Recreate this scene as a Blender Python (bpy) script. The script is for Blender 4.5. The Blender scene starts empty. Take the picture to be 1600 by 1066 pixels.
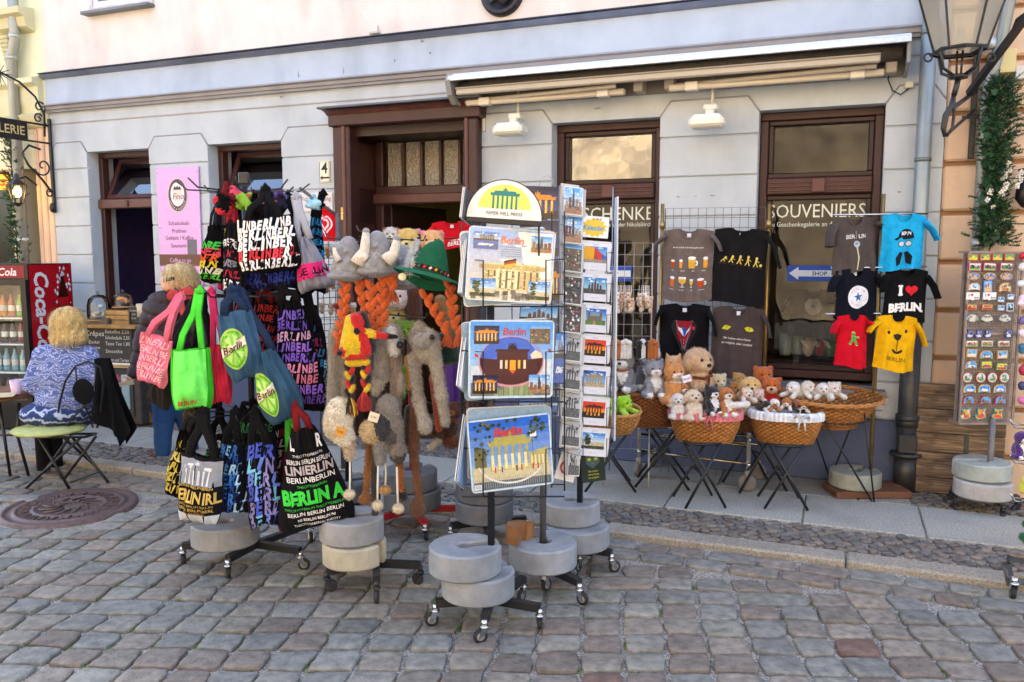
import bpy,math,random
import numpy as np
from mathutils import Vector,Matrix,Euler
R=math.radians
random.seed(7);np.random.seed(7)
scene=bpy.context.scene
# ---------------- camera ----------------
FPX=1280.0;PITCH=math.atan(138/1280.0);CH=1.6
cam=bpy.data.objects.new('camera',bpy.data.cameras.new('camera'))
scene.collection.objects.link(cam)
cam.data.lens=28.8;cam.data.sensor_width=36;cam.data.clip_end=500;cam.data.clip_start=0.05
cam.location=(0,0,CH);cam.rotation_euler=(math.pi/2-PITCH,0,0)
scene.camera=cam
# ---------------- sky, sun, exposure ----------------
SUN_EL,SUN_AZ=40.0,10.0     # the sun stands behind the shop building and lights the church wall across the street
w=bpy.data.worlds.new('World');scene.world=w;w.use_nodes=True
nt=w.node_tree
sky=nt.nodes.new('ShaderNodeTexSky');sky.sky_type='NISHITA';sky.sun_disc=False
sky.sun_elevation=R(SUN_EL);sky.sun_rotation=R(SUN_AZ)
sky.air_density=1.0;sky.dust_density=3.0;sky.ozone_density=0.8
nt.links.new(sky.outputs[0],nt.nodes['Background'].inputs[0])
nt.nodes['Background'].inputs[1].default_value=0.15
sl=bpy.data.lights.new('sun','SUN');sl.energy=2.2;sl.angle=R(0.5);sl.color=(1,.98,.95)
so=bpy.data.objects.new('sun',sl);scene.collection.objects.link(so)
sd=Vector((math.sin(R(SUN_AZ))*math.cos(R(SUN_EL)),math.cos(R(SUN_AZ))*math.cos(R(SUN_EL)),math.sin(R(SUN_EL))))
so.rotation_euler=sd.to_track_quat('Z','Y').to_euler();so.location=(0,20,20)
scene.view_settings.view_transform='Standard';scene.view_settings.look='None'
scene.view_settings.exposure=2.66;scene.view_settings.gamma=1
scene.cycles.max_bounces=7;scene.cycles.diffuse_bounces=4;scene.cycles.transparent_max_bounces=12
# ---------------- coordinates ----------------
TH=R(21.8)
FO=Vector((2.70,5.50,0));FX=Vector((math.cos(TH),-math.sin(TH),0));FY=Vector((math.sin(TH),math.cos(TH),0))
def ray(px,py):
 return Vector(((px-800)/FPX,math.cos(PITCH)+(533-py)/FPX*math.sin(PITCH),-math.sin(PITCH)+(533-py)/FPX*math.cos(PITCH)))
def dp(px,py,Y):                       # point seen at a photo pixel, Y metres ahead
 d=ray(px,py);return Vector((0,0,CH))+d*(Y/d.y)
def gp(px,py,z=0.0):                   # point on the ground
 d=ray(px,py);return Vector((0,0,CH))+d*((z-CH)/d.z)
def fu(px,py,y=0.0):                   # facade coordinates (u, z) on the plane y behind the wall face
 d=ray(px,py);o=Vector((0,0,CH))
 t=((FO-o).dot(FY)+y)/d.dot(FY);p=o+d*t
 return(p-FO).dot(FX),p.z
def ux(px,py=395,y=0.0):return fu(px,py,y)[0]
def fw(u,y,z):return FO+FX*u+FY*y+Vector((0,0,z))
# ---------------- colours and materials ----------------
def C(h,a=1.0):
 if not isinstance(h,str):return h
 h=h.lstrip('#');o=[]
 for i in(0,2,4):
  c=int(h[i:i+2],16)/255.0
  o.append((c/12.92 if c<=.04045 else((c+.055)/1.055)**2.4)*a)
 return tuple(o)
def jit(c,s=.06,rnd=random):
 c=C(c);k=1+rnd.uniform(-s,s);return(min(c[0]*k,1),min(c[1]*k,1),min(c[2]*k,1))
MATS={}
def mat(name,rough=.6,metal=0,var=.12,vscale=8,bump=0,bscale=60,coat=0,sheen=0,spec=.4,emit=0,detail=4,stain=0,obj=False):
 if name in MATS:return MATS[name]
 m=bpy.data.materials.new(name);m.use_nodes=True;n=m.node_tree;N=n.nodes;L=n.links
 b=N['Principled BSDF']
 at=N.new('ShaderNodeAttribute');at.attribute_name='Col'
 tc=N.new('ShaderNodeTexCoord')
 nz=N.new('ShaderNodeTexNoise');nz.inputs['Scale'].default_value=vscale;nz.inputs['Detail'].default_value=detail
 L.new(tc.outputs['Object'],nz.inputs['Vector'])
 mr=N.new('ShaderNodeMapRange');mr.inputs[1].default_value=.3;mr.inputs[2].default_value=.7
 mr.inputs[3].default_value=1-var;mr.inputs[4].default_value=1+var*.6
 L.new(nz.outputs[0],mr.inputs[0])
 mx=N.new('ShaderNodeVectorMath');mx.operation='SCALE'
 L.new(at.outputs['Color'],mx.inputs[0]);L.new(mr.outputs[0],mx.inputs['Scale'])
 out=mx.outputs[0]
 if stain:
  n2=N.new('ShaderNodeTexNoise');n2.inputs['Scale'].default_value=1.3;n2.inputs['Detail'].default_value=7
  mp=N.new('ShaderNodeMapping');mp.inputs['Scale'].default_value=(2.2,2.2,.8)
  L.new(tc.outputs['Object'],mp.inputs[0]);L.new(mp.outputs[0],n2.inputs['Vector'])
  m2=N.new('ShaderNodeMapRange');m2.inputs[1].default_value=.5;m2.inputs[2].default_value=.72;m2.inputs[3].default_value=1;m2.inputs[4].default_value=1-stain
  L.new(n2.outputs[0],m2.inputs[0])
  mx2=N.new('ShaderNodeVectorMath');mx2.operation='SCALE'
  L.new(out,mx2.inputs[0]);L.new(m2.outputs[0],mx2.inputs['Scale']);out=mx2.outputs[0]
 L.new(out,b.inputs['Base Color'])
 b.inputs['Roughness'].default_value=rough;b.inputs['Metallic'].default_value=metal
 b.inputs['Specular IOR Level'].default_value=spec
 if coat:b.inputs['Coat Weight'].default_value=coat;b.inputs['Coat Roughness'].default_value=.08
 if sheen:b.inputs['Sheen Weight'].default_value=sheen;b.inputs['Sheen Roughness'].default_value=.5
 if emit:
  L.new(at.outputs['Color'],b.inputs['Emission Color']);b.inputs['Emission Strength'].default_value=emit
 if bump:
  nb=N.new('ShaderNodeTexNoise');nb.inputs['Scale'].default_value=bscale;nb.inputs['Detail'].default_value=5
  L.new(tc.outputs['Object'],nb.inputs['Vector'])
  bp=N.new('ShaderNodeBump');bp.inputs['Strength'].default_value=bump;bp.inputs['Distance'].default_value=.01
  L.new(nb.outputs[0],bp.inputs['Height']);L.new(bp.outputs[0],b.inputs['Normal'])
 MATS[name]=m;return m
plaster=mat('plaster',.85,var=.07,vscale=4,bump=.3,bscale=60,stain=.16,spec=.2)
paintwood=mat('painted_wood',.45,var=.18,vscale=12,bump=.15,bscale=30)
cloth=mat('cloth',.9,var=.15,vscale=25,bump=.4,bscale=150,sheen=.02,spec=.1)
knit=mat('knit',.95,var=.2,vscale=60,bump=.8,bscale=220,sheen=.3,spec=.1)
fur=mat('plush',.95,var=.22,vscale=45,bump=.7,bscale=160,sheen=.4,spec=.05)
printm=mat('printed',.55,var=.04,vscale=30)
inkm=mat('ink',.8,var=.10,vscale=60,spec=.2)
laminate=mat('laminate',.22,var=.14,vscale=70,coat=.3)
blackmetal=mat('black_metal',.42,0,var=.25,vscale=20,bump=.05,spec=.5)
chrome=mat('chrome',.22,1,var=.12,vscale=20)
rubber=mat('rubber',.7,var=.2,vscale=20)
concrete=mat('cast_weight',.6,var=.2,vscale=14,bump=.3,bscale=45,stain=.35,spec=.3)
stone=mat('stone',.75,var=.36,vscale=24,bump=.7,bscale=70,detail=10,spec=.4)
granite=mat('granite',.8,var=.4,vscale=90,bump=.3,bscale=150,detail=6,stain=.2,spec=.3)
wood=mat('bare_wood',.75,var=.3,vscale=14,bump=.4,bscale=40)
wicker=mat('wicker',.6,var=.3,vscale=40,bump=.4,bscale=120)
leafm=mat('leaf',.55,var=.35,vscale=14,spec=.4)
skin=mat('skin',.55,var=.06,vscale=20,spec=.3)
hairm=mat('hair',.5,var=.35,vscale=60,bump=.5,bscale=200,sheen=.2)
zinc=mat('zinc',.45,.55,var=.15,vscale=5,bump=.05,stain=.25)
plasticm=mat('plastic',.35,var=.04,vscale=10)
roomm=mat('room',.8,var=.2,vscale=6)
lampglow=mat('lamp_glow',.5,var=0,emit=6)
def glass_mat(name,tint=(1,1,1),ior=1.5,rough=0.0,wav=0):
 m=bpy.data.materials.new(name);m.use_nodes=True;N=m.node_tree.nodes;L=m.node_tree.links
 N.remove(N['Principled BSDF'])
 tr=N.new('ShaderNodeBsdfTransparent');tr.inputs[0].default_value=(*tint,1)
 gl=N.new('ShaderNodeBsdfGlossy');gl.inputs['Roughness'].default_value=rough
 fr=N.new('ShaderNodeFresnel');fr.inputs[0].default_value=ior
 mx=N.new('ShaderNodeMixShader')
 if wav:
  tc=N.new('ShaderNodeTexCoord');nz=N.new('ShaderNodeTexNoise');nz.inputs['Scale'].default_value=3.0
  bp=N.new('ShaderNodeBump');bp.inputs['Strength'].default_value=wav;bp.inputs['Distance'].default_value=.02
  L.new(tc.outputs['Object'],nz.inputs['Vector']);L.new(nz.outputs[0],bp.inputs['Height']);L.new(bp.outputs[0],gl.inputs['Normal'])
 L.new(fr.outputs[0],mx.inputs[0]);L.new(tr.outputs[0],mx.inputs[1]);L.new(gl.outputs[0],mx.inputs[2])
 L.new(mx.outputs[0],N['Material Output'].inputs[0]);MATS[name]=m;return m
pane_glass=glass_mat('window_glass',(.85,.87,.86),1.55,wav=.08)
mirror_glass=glass_mat('coated_glass',(.6,.6,.55),3.4,wav=.14)
clear_glass=glass_mat('clear_glass',(.95,.97,.97),1.45)
# ---------------- objects ----------------
COL=scene.collection
def tagp(o,label=None,cat=None,group=None,kind=None):
 if label:o['label']=label
 if cat:o['category']=cat
 if group:o['group']=group
 if kind:o['kind']=kind
 return o
def thing(name,label,cat,loc=(0,0,0),rotz=0.0,group=None,rot=None):
 o=bpy.data.objects.new(name,None);COL.objects.link(o);o.empty_display_size=.05
 o.location=loc;o.rotation_euler=rot if rot else(0,0,rotz)
 return tagp(o,label,cat,group)
def fthing(name,label,cat,group=None,u=0,y=0,z=0):       # a thing in the facade's frame
 return thing(name,label,cat,fw(u,y,z),-TH,group)
def copy_tree(o,parent=None):
 c=o.copy();COL.objects.link(c)
 if parent:c.parent=parent
 for ch in list(o.children):copy_tree(ch,c)
 return c
FONTCACHE={}
def text2d(s,bold=0.0,shear=0.0):
 key=(s,bold,shear)
 if key in FONTCACHE:return FONTCACHE[key]
 cu=bpy.data.curves.new('t','FONT');cu.body=s;cu.size=1;cu.offset=bold;cu.shear=shear
 cu.resolution_u=2;cu.align_x='CENTER'
 o=bpy.data.objects.new('t',cu);COL.objects.link(o)
 bpy.context.view_layer.update()
 dg=bpy.context.evaluated_depsgraph_get();me=o.evaluated_get(dg).to_mesh()
 v=[(p.co.x,p.co.y)for p in me.vertices];f=[tuple(p.vertices)for p in me.polygons]
 o.evaluated_get(dg).to_mesh_clear();bpy.data.objects.remove(o);bpy.data.curves.remove(cu)
 if not v:v=[(0,0)]
 xs=[a for a,_ in v];x0,x1=min(xs),max(xs)
 r=([(a-(x0+x1)/2,b-.35)for a,b in v],f,x1-x0)
 FONTCACHE[key]=r;return r
class MB:
 curved=False
 def __init__(s):s.v=[];s.f=[];s.c=[];s.s=[];s.M=None
 def add(s,vs,fs,col,smooth=False,M=None):
  b=len(s.v);M=M if M is not None else s.M
  if M is not None:vs=[M@Vector(p)for p in vs]
  s.v.extend([tuple(p)for p in vs])
  per=isinstance(col,list)
  cc=None if per else C(col)
  for i,f in enumerate(fs):
   s.f.append(tuple(b+j for j in f));s.c.append(col[i]if per else cc);s.s.append(smooth)
  return s
 def box(s,c,d,col,bev=0,rot=None,M=None):
  hx,hy,hz=d[0]/2,d[1]/2,d[2]/2;T=Matrix.Translation(c)
  if rot:T=T@Euler(rot).to_matrix().to_4x4()
  if M is not None:T=M@T
  elif s.M is not None:T=s.M@T
  b=min(bev,hx*.9,hy*.9,hz*.9)
  if b<=0:
   vs=[(x,y,z)for x in(-hx,hx)for y in(-hy,hy)for z in(-hz,hz)]
   fs=[(0,1,3,2),(4,6,7,5),(0,4,5,1),(2,3,7,6),(0,2,6,4),(1,5,7,3)]
   return s.add(vs,fs,col,False,T)
  vs=[];idx={}
  for sx in(-1,1):
   for sy in(-1,1):
    for sz in(-1,1):
     for a in range(3):
      idx[(sx,sy,sz,a)]=len(vs)
      vs.append((sx*(hx-(a!=0)*b),sy*(hy-(a!=1)*b),sz*(hz-(a!=2)*b)))
  fs=[]
  for sg in(-1,1):
   for a in range(3):
    q=[]
    for p,r in((-1,-1),(1,-1),(1,1),(-1,1)):
     k=[0,0,0];k[a]=sg;k[(a+1)%3]=p;k[(a+2)%3]=r;q.append(idx[(*k,a)])
    fs.append(tuple(q if sg>0 else q[::-1]))
  for a in range(3):
   b1,b2=(a+1)%3,(a+2)%3
   for p in(-1,1):
    for r in(-1,1):
     k0=[0,0,0];k1=[0,0,0];k0[a]=-1;k1[a]=1
     for k in(k0,k1):k[b1]=p;k[b2]=r
     q=[idx[(*k0,b1)],idx[(*k1,b1)],idx[(*k1,b2)],idx[(*k0,b2)]]
     fs.append(tuple(q if p*r<0 else q[::-1]))
  for sx in(-1,1):
   for sy in(-1,1):
    for sz in(-1,1):
     q=[idx[(sx,sy,sz,a)]for a in range(3)]
     fs.append(tuple(q if sx*sy*sz>0 else q[::-1]))
  return s.add(vs,fs,col,False,T)
 def tube(s,pts,r,col,n=8,closed=False,cap=True,M=None,flat=None):
  pts=[Vector(p)for p in pts];m=len(pts)
  rs=r if isinstance(r,(list,tuple))else[r]*m
  vs=[];up=None
  for i,p in enumerate(pts):
   if closed:t=pts[(i+1)%m]-pts[i-1]
   else:t=pts[min(i+1,m-1)]-pts[max(i-1,0)]
   if t.length<1e-9:t=Vector((0,0,1))
   t.normalize()
   if up is None:
    up=Vector((0,0,1))if abs(t.z)<.9 else Vector((0,1,0))
    if flat is not None:up=Vector(flat)
   a=t.cross(up)
   if a.length<1e-6:a=t.cross(Vector((1,0,0)))
   a.normalize();b=a.cross(t).normalized();up=b
   fx=1.0;
   for k in range(n):
    w_=2*math.pi*k/n
    if isinstance(rs[i],(tuple,list)):vs.append(p+a*(math.cos(w_)*rs[i][0])+b*(math.sin(w_)*rs[i][1]))
    else:vs.append(p+a*(math.cos(w_)*rs[i])+b*(math.sin(w_)*rs[i]))
  fs=[]
  for i in range(m if closed else m-1):
   j=(i+1)%m
   for k in range(n):
    k2=(k+1)%n;fs.append((i*n+k,i*n+k2,j*n+k2,j*n+k))
  if cap and not closed:
   fs.append(tuple(range(n-1,-1,-1)));fs.append(tuple((m-1)*n+k for k in range(n)))
  return s.add(vs,fs,col,n>4,M)
 def bar(s,a,b,wd,col,M=None):       # square bar between two points
  a,b=Vector(a),Vector(b);h=wd/2*1.414
  pts=[a,b];vs=[];t=(b-a).normalized();up=Vector((0,0,1))if abs(t.z)<.95 else Vector((0,1,0))
  x=t.cross(up).normalized();y=x.cross(t)
  for p in pts:
   for k in range(4):w_=math.pi/4+k*math.pi/2;vs.append(p+x*(math.cos(w_)*h)+y*(math.sin(w_)*h))
  return s.add(vs,[(0,1,5,4),(1,2,6,5),(2,3,7,6),(3,0,4,7),(3,2,1,0),(4,5,6,7)],col,False,M)
 def lathe(s,prof,c,col,n=20,M=None,a0=0,a1=None,smooth=True,sx=1,sy=1):
  full=a1 is None;a1=2*math.pi if full else a1;m=n if full else n+1
  vs=[]
  for(r,z)in prof:
   for k in range(m):
    a=a0+(a1-a0)*k/n;vs.append((c[0]+r*math.cos(a)*sx,c[1]+r*math.sin(a)*sy,c[2]+z))
  fs=[]
  for i in range(len(prof)-1):
   for k in range(n):
    k2=(k+1)%m if full else k+1
    fs.append((i*m+k,i*m+k2,(i+1)*m+k2,(i+1)*m+k))
  return s.add(vs,fs,col,smooth,M)
 def prism(s,poly,y0,y1,col,M=None,axis='y'):        # polygon in (x, z), extruded along y
  n=len(poly)
  mk=(lambda a,b,y:(a,y,b))if axis=='y' else(lambda a,b,y:(a,b,y))if axis=='z' else(lambda a,b,y:(y,a,b))
  vs=[mk(a,b,y0)for a,b in poly]+[mk(a,b,y1)for a,b in poly]
  fs=[tuple(range(n)),tuple(range(2*n-1,n-1,-1))]+[(i,n+i,n+(i+1)%n,(i+1)%n)for i in range(n)]
  return s.add(vs,fs,col,False,M)
 def grid(s,fn,nu,nv,col,smooth=True,M=None,wrap=False):
  m=nu if wrap else nu+1
  vs=[fn(i/nu,j/nv)for j in range(nv+1)for i in range(m)]
  fs=[(j*m+i,j*m+(i+1)%m,(j+1)*m+(i+1)%m,(j+1)*m+i)for j in range(nv)for i in range(nu)]
  if callable(col):cc=[C(col((i+.5)/nu,(j+.5)/nv))for j in range(nv)for i in range(nu)]
  else:cc=col
  return s.add(vs,fs,cc,smooth,M)
 def flat(s,poly,mapf,col):             # a flat shape laid on a surface
  if s.curved and len(poly)>3:        # follow the folds of the cloth: rings round the middle
   n=len(poly);cx,cy=sum(p[0]for p in poly)/n,sum(p[1]for p in poly)/n
   if n==4:poly=[(poly[i][0]*(1-t)+poly[(i+1)%4][0]*t,poly[i][1]*(1-t)+poly[(i+1)%4][1]*t)for i in range(4)for t in(0,.33,.66)];n=12
   vs=[mapf(cx,cy)]+[mapf(cx+(a-cx)*r,cy+(b-cy)*r)for r in(.33,.66,1)for a,b in poly]
   fs=[(0,1+k,1+(k+1)%n)for k in range(n)]+[(1+q*n+k,1+q*n+n+k,1+q*n+n+(k+1)%n,1+q*n+(k+1)%n)for q in(0,1)for k in range(n)]
   return s.add(vs,fs,col)
  vs=[mapf(a,b)for a,b in poly];return s.add(vs,[tuple(range(len(vs)))],col)
 def text(s,t,x,y,h,col,mapf,bold=0.0,shear=0.0,maxw=None,rot=0,sxf=1.0):
  v,f,w_=text2d(t,bold,shear);k=h/.72;kx=k*sxf
  if maxw and w_*kx>maxw:kx=maxw/w_
  cr,sr=math.cos(rot),math.sin(rot)
  vs=[mapf(x+(a*kx)*cr-(b*k)*sr,y+(a*kx)*sr+(b*k)*cr)for a,b in v]
  return s.add(vs,f,col)
 def strands(s,n,ln,wd=.002,cj=.25):
  F=len(s.f);V=[Vector(p)for p in s.v]
  for _ in range(n):
   i=random.randrange(F);f=s.f[i];p=V[f[0]];nn=(V[f[1]]-p).cross(V[f[2]]-p)
   if nn.length<1e-12:continue
   nn.normalize();d=Vector((0,0,-1))-nn*(-nn.z);d=d.normalized()if d.length>.05 else Vector((nn.x,nn.y,-.3)).normalized();sd=d.cross(nn).normalized()*wd;l=ln*random.uniform(.5,1.2);q=p+nn*.002;b=len(s.v)
   s.v+=[tuple(q-sd),tuple(q+sd),tuple(q+d*l+nn*.004+sd*random.uniform(-2,2))];s.f.append((b,b+1,b+2));s.c.append(jit(s.c[i],cj));s.s.append(False)
  return s
 def ell(s,c,r,col,n=12,m=8,M=None,rot=None):
  T=Matrix.Translation(c)
  if rot:T=T@Euler(rot).to_matrix().to_4x4()
  if M is not None:T=M@T
  elif s.M is not None:T=s.M@T
  r=r if isinstance(r,(tuple,list))else(r,r,r);vs=[(0,0,-r[2])]
  for j in range(1,m):
   ph=-math.pi/2+math.pi*j/m
   for i in range(n):a=2*math.pi*i/n;vs.append((r[0]*math.cos(ph)*math.cos(a),r[1]*math.cos(ph)*math.sin(a),r[2]*math.sin(ph)))
  vs.append((0,0,r[2]));fs=[]
  for i in range(n):
   fs.append((0,1+(i+1)%n,1+i));fs.append((len(vs)-1,1+(m-2)*n+i,1+(m-2)*n+(i+1)%n))
   for j in range(m-2):fs.append((1+j*n+i,1+j*n+(i+1)%n,1+(j+1)*n+(i+1)%n,1+(j+1)*n+i))
  return s.add(vs,fs,col,True,T)
 def fuzz(s,n,ln,wd=.003,droop=.3,cj=.2):
  F=len(s.f)
  if not F:return s
  V=[Vector(p)for p in s.v];ar=[]
  for f in s.f:
   a,b,c=V[f[0]],V[f[1]],V[f[2]];ar.append((b-a).cross(c-a).length)
  pick=random.choices(range(F),ar,k=n)
  for i in pick:
   f=s.f[i];ws=[random.random()for _ in f];t=sum(ws)
   p=Vector((0,0,0))
   for q,w_ in zip(f,ws):p+=V[q]*(w_/t)
   nn=(V[f[1]]-V[f[0]]).cross(V[f[2]]-V[f[0]])
   if nn.length<1e-12:continue
   nn.normalize();d=(nn+Vector((random.uniform(-.6,.6),random.uniform(-.6,.6),random.uniform(-.6,.4)-droop))).normalized()
   sd_=d.orthogonal().normalized()*wd;sd_.rotate(Matrix.Rotation(random.uniform(0,6.28),3,d))
   l=ln*random.uniform(.5,1.3);b=len(s.v)
   s.v+=[tuple(p-sd_-nn*ln*.2),tuple(p+sd_-nn*ln*.2),tuple(p+d*l)];s.f.append((b,b+1,b+2));s.c.append(jit(s.c[i],cj));s.s.append(False)
  return s
 def build(s,name,m,parent=None,loc=None):
  me=bpy.data.meshes.new(name);me.from_pydata(s.v,[],s.f)
  me.attributes.new('Col','FLOAT_COLOR','CORNER')
  lt=np.empty(len(me.polygons),dtype=np.int32);me.polygons.foreach_get('loop_total',lt)
  cc=np.ones((len(s.c),4),dtype=np.float32)
  if s.c:cc[:,:3]=np.array(s.c,dtype=np.float32)
  me.attributes['Col'].data.foreach_set('color',np.repeat(cc,lt,axis=0).ravel())
  me.polygons.foreach_set('use_smooth',np.array(s.s,dtype=bool))
  me.materials.append(m);me.update()
  o=bpy.data.objects.new(name,me);COL.objects.link(o)
  if parent:o.parent=parent
  if loc is not None:o.location=loc
  return o
# signed-distance bodies, meshed with surface nets: soft continuous shapes coloured by their members
def E(c,r,col,rot=None,k=None):return('e',c,r if isinstance(r,(tuple,list))else(r,r,r),col,rot,k)
def K(a,b,ra,rb,col,k=None):return('c',a,b,(ra,rb),col,k)
def sdf(prims,cell,k=.02,noise=0,nsc=20,smooth=True,cutz=None,mb=None,M=None,crease=None):
 lo=np.array([1e9]*3);hi=-lo
 for p in prims:
  if p[0]=='e':
   m_=max(p[2])if p[4]else None
   r_=np.array([m_]*3 if m_ else p[2]);lo=np.minimum(lo,np.array(p[1])-r_);hi=np.maximum(hi,np.array(p[1])+r_)
  else:
   for q,r_ in((p[1],p[3][0]),(p[2],p[3][1])):lo=np.minimum(lo,np.array(q)-r_);hi=np.maximum(hi,np.array(q)+r_)
 lo-=cell*2.5+noise;hi+=cell*2.5+noise
 n=np.ceil((hi-lo)/cell).astype(int)+1
 ax=[lo[i]+cell*np.arange(n[i])for i in range(3)]
 X,Y,Z=np.meshgrid(*ax,indexing='ij');P=np.stack([X,Y,Z],-1)
 D=None;best=None;idx=None
 for i,p in enumerate(prims):
  if p[0]=='e':
   q=P-np.array(p[1])
   if p[4]:q=q@np.array(Euler(p[4]).to_matrix())
   r_=np.array(p[2]);k0=np.linalg.norm(q/r_,axis=-1);k1=np.linalg.norm(q/(r_*r_),axis=-1)
   d=k0*(k0-1)/np.maximum(k1,1e-6);kk=p[5];d=np.maximum(d,-min(p[2]))
  else:
   a,b=np.array(p[1],float),np.array(p[2],float);ab=b-a;L2=max((ab*ab).sum(),1e-9)
   h=np.clip(((P-a)@ab)/L2,0,1)
   d=np.linalg.norm(P-(a+h[...,None]*ab),axis=-1)-(p[3][0]+(p[3][1]-p[3][0])*h);kk=p[5]
  kk=k if kk is None else kk
  if D is None:D=d.copy();best=d.copy();idx=np.zeros(d.shape,int)
  else:
   if kk>1e-5:
    h=np.clip(.5+.5*(D-d)/kk,0,1);D=D+(d-D)*h-kk*h*(1-h)
   else:D=np.minimum(D,d)
   mk=d<best;idx[mk]=i;best[mk]=d[mk]
 if noise:
  D=D+noise*(np.sin(X*nsc+1.3*np.sin(Z*nsc*.7))*np.sin(Y*nsc*1.1+1)+np.sin(Z*nsc*1.3+X*nsc*.6))*.5
 if crease:D=D+crease(X,Y,Z)
 if cutz is not None:D=np.maximum(D,cutz-Z)
 S=D<0;nc=n-1
 acc=np.zeros((*nc,3));cnt=np.zeros(nc)
 cor=[(i,j,l)for i in(0,1)for j in(0,1)for l in(0,1)]
 def sl_(A,c):return A[c[0]:c[0]+nc[0],c[1]:c[1]+nc[1],c[2]:c[2]+nc[2]]
 for a in cor:
  for b in cor:
   if sum(abs(a[i]-b[i])for i in range(3))==1 and a<b:
    da,db=sl_(D,a),sl_(D,b);m_=(da<0)!=(db<0)
    t=np.where(m_,da/np.where(m_,da-db,1),0)
    for i in range(3):acc[...,i]+=np.where(m_,a[i]+t*(b[i]-a[i]),0)
    cnt+=m_
 act=cnt>0;ids=-np.ones(nc,int);ids[act]=np.arange(act.sum())
 cells=np.argwhere(act);pos=lo+cell*(cells+acc[act]/cnt[act][:,None])
 fs=[]
 for a in range(3):
  b,c=(a+1)%3,(a+2)%3
  s0=[slice(None)]*3;s1=[slice(None)]*3;s0[a]=slice(0,-1);s1[a]=slice(1,None)
  for q in(b,c):s0[q]=slice(1,-1);s1[q]=slice(1,-1)
  A_,B_=S[tuple(s0)],S[tuple(s1)]
  for sgn in(0,1):
   e=np.argwhere((A_&~B_)if sgn==0 else(~A_&B_))
   if not len(e):continue
   e[:,b]+=1;e[:,c]+=1
   def cid(db,dc):
    g=e.copy();g[:,b]-=db;g[:,c]-=dc;return ids[g[:,0],g[:,1],g[:,2]]
   q=[cid(0,0),cid(1,0),cid(1,1),cid(0,1)]
   q=np.stack(q if sgn==0 else q[::-1],1);fs.append(q)
 fs=np.concatenate(fs);fs=fs[(fs>=0).all(1)]
 cidx=idx[cells[:,0],cells[:,1],cells[:,2]]
 cols=[C(p[3]if p[0]=='e' else p[4])for p in prims]
 mb=mb or MB()
 mb.add([tuple(x)for x in pos.tolist()],[tuple(x)for x in fs.tolist()],[cols[cidx[f[0]]]for f in fs.tolist()],smooth,M)
 return mb
# =============== THE STREET AND THE BUILDINGS ===============
def U(px,y=0.0):return ux(px,310,y)
def fz(px,py,y=0.0):return fu(px,py,y)[1]
def local(p):d=Vector((p[0],p[1],0))-FO;return d.dot(FX),d.dot(FY)   # world -> facade u, y
SZ=-.03                                                 # street level; the pavement in front of the shop is 0
# ground sheet out to the horizon and the sandy bed the setts lie in
g=MB();g.box((0,0,-.16),(260,260,.2),'#7d776e');tagp(g.build('ground',granite),kind='structure')
def bed_mat():
 m=bpy.data.materials.new('joint_sand');m.use_nodes=True;N=m.node_tree.nodes;L=m.node_tree.links;b=N['Principled BSDF']
 tc=N.new('ShaderNodeTexCoord');n1=N.new('ShaderNodeTexNoise');n1.inputs['Scale'].default_value=140;n1.inputs['Detail'].default_value=6
 n2=N.new('ShaderNodeTexNoise');n2.inputs['Scale'].default_value=2.6;n2.inputs['Detail'].default_value=6
 for n_ in(n1,n2):L.new(tc.outputs['Object'],n_.inputs['Vector'])
 r1=N.new('ShaderNodeValToRGB');r1.color_ramp.elements[0].color=(*C('#3d3934'),1);r1.color_ramp.elements[1].color=(*C('#c2bbb0'),1)
 r1.color_ramp.elements[0].position=.32;r1.color_ramp.elements[1].position=.68
 r2=N.new('ShaderNodeMapRange');r2.inputs[1].default_value=.60;r2.inputs[2].default_value=.68;r2.inputs[4].default_value=.55
 mx=N.new('ShaderNodeMix');mx.data_type='RGBA';mx.inputs[7].default_value=(*C('#55702c'),1)
 L.new(n1.outputs[0],r1.inputs[0]);L.new(n2.outputs[0],r2.inputs[0]);L.new(r2.outputs[0],mx.inputs[0]);L.new(r1.outputs[0],mx.inputs[6])
 L.new(mx.outputs[2],b.inputs['Base Color']);b.inputs['Roughness'].default_value=.95
 bp=N.new('ShaderNodeBump');bp.inputs['Strength'].default_value=.8;bp.inputs['Distance'].default_value=.01;L.new(n1.outputs[0],bp.inputs['Height']);L.new(bp.outputs[0],b.inputs['Normal'])
 return m
g=MB()
def bedz(a,b):
 x,y=-9+18*a,.8+11*b;u_,y_=local((x,y));return(x,y,(SZ if y_<-1.56 else 0)-.017+.004*math.sin(x*9)*math.sin(y*11))
g.grid(bedz,90,60,'#8a8378');tagp(g.build('street_bed',bed_mat()),kind='structure')
GREYS=['#9c9f9f','#a0a2a1','#a5a4a1','#95999a','#a39f9a','#9b9792','#aaaca8','#929596']
PINKS=['#a39b97','#9a918d','#a8a09a','#958c88']
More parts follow.
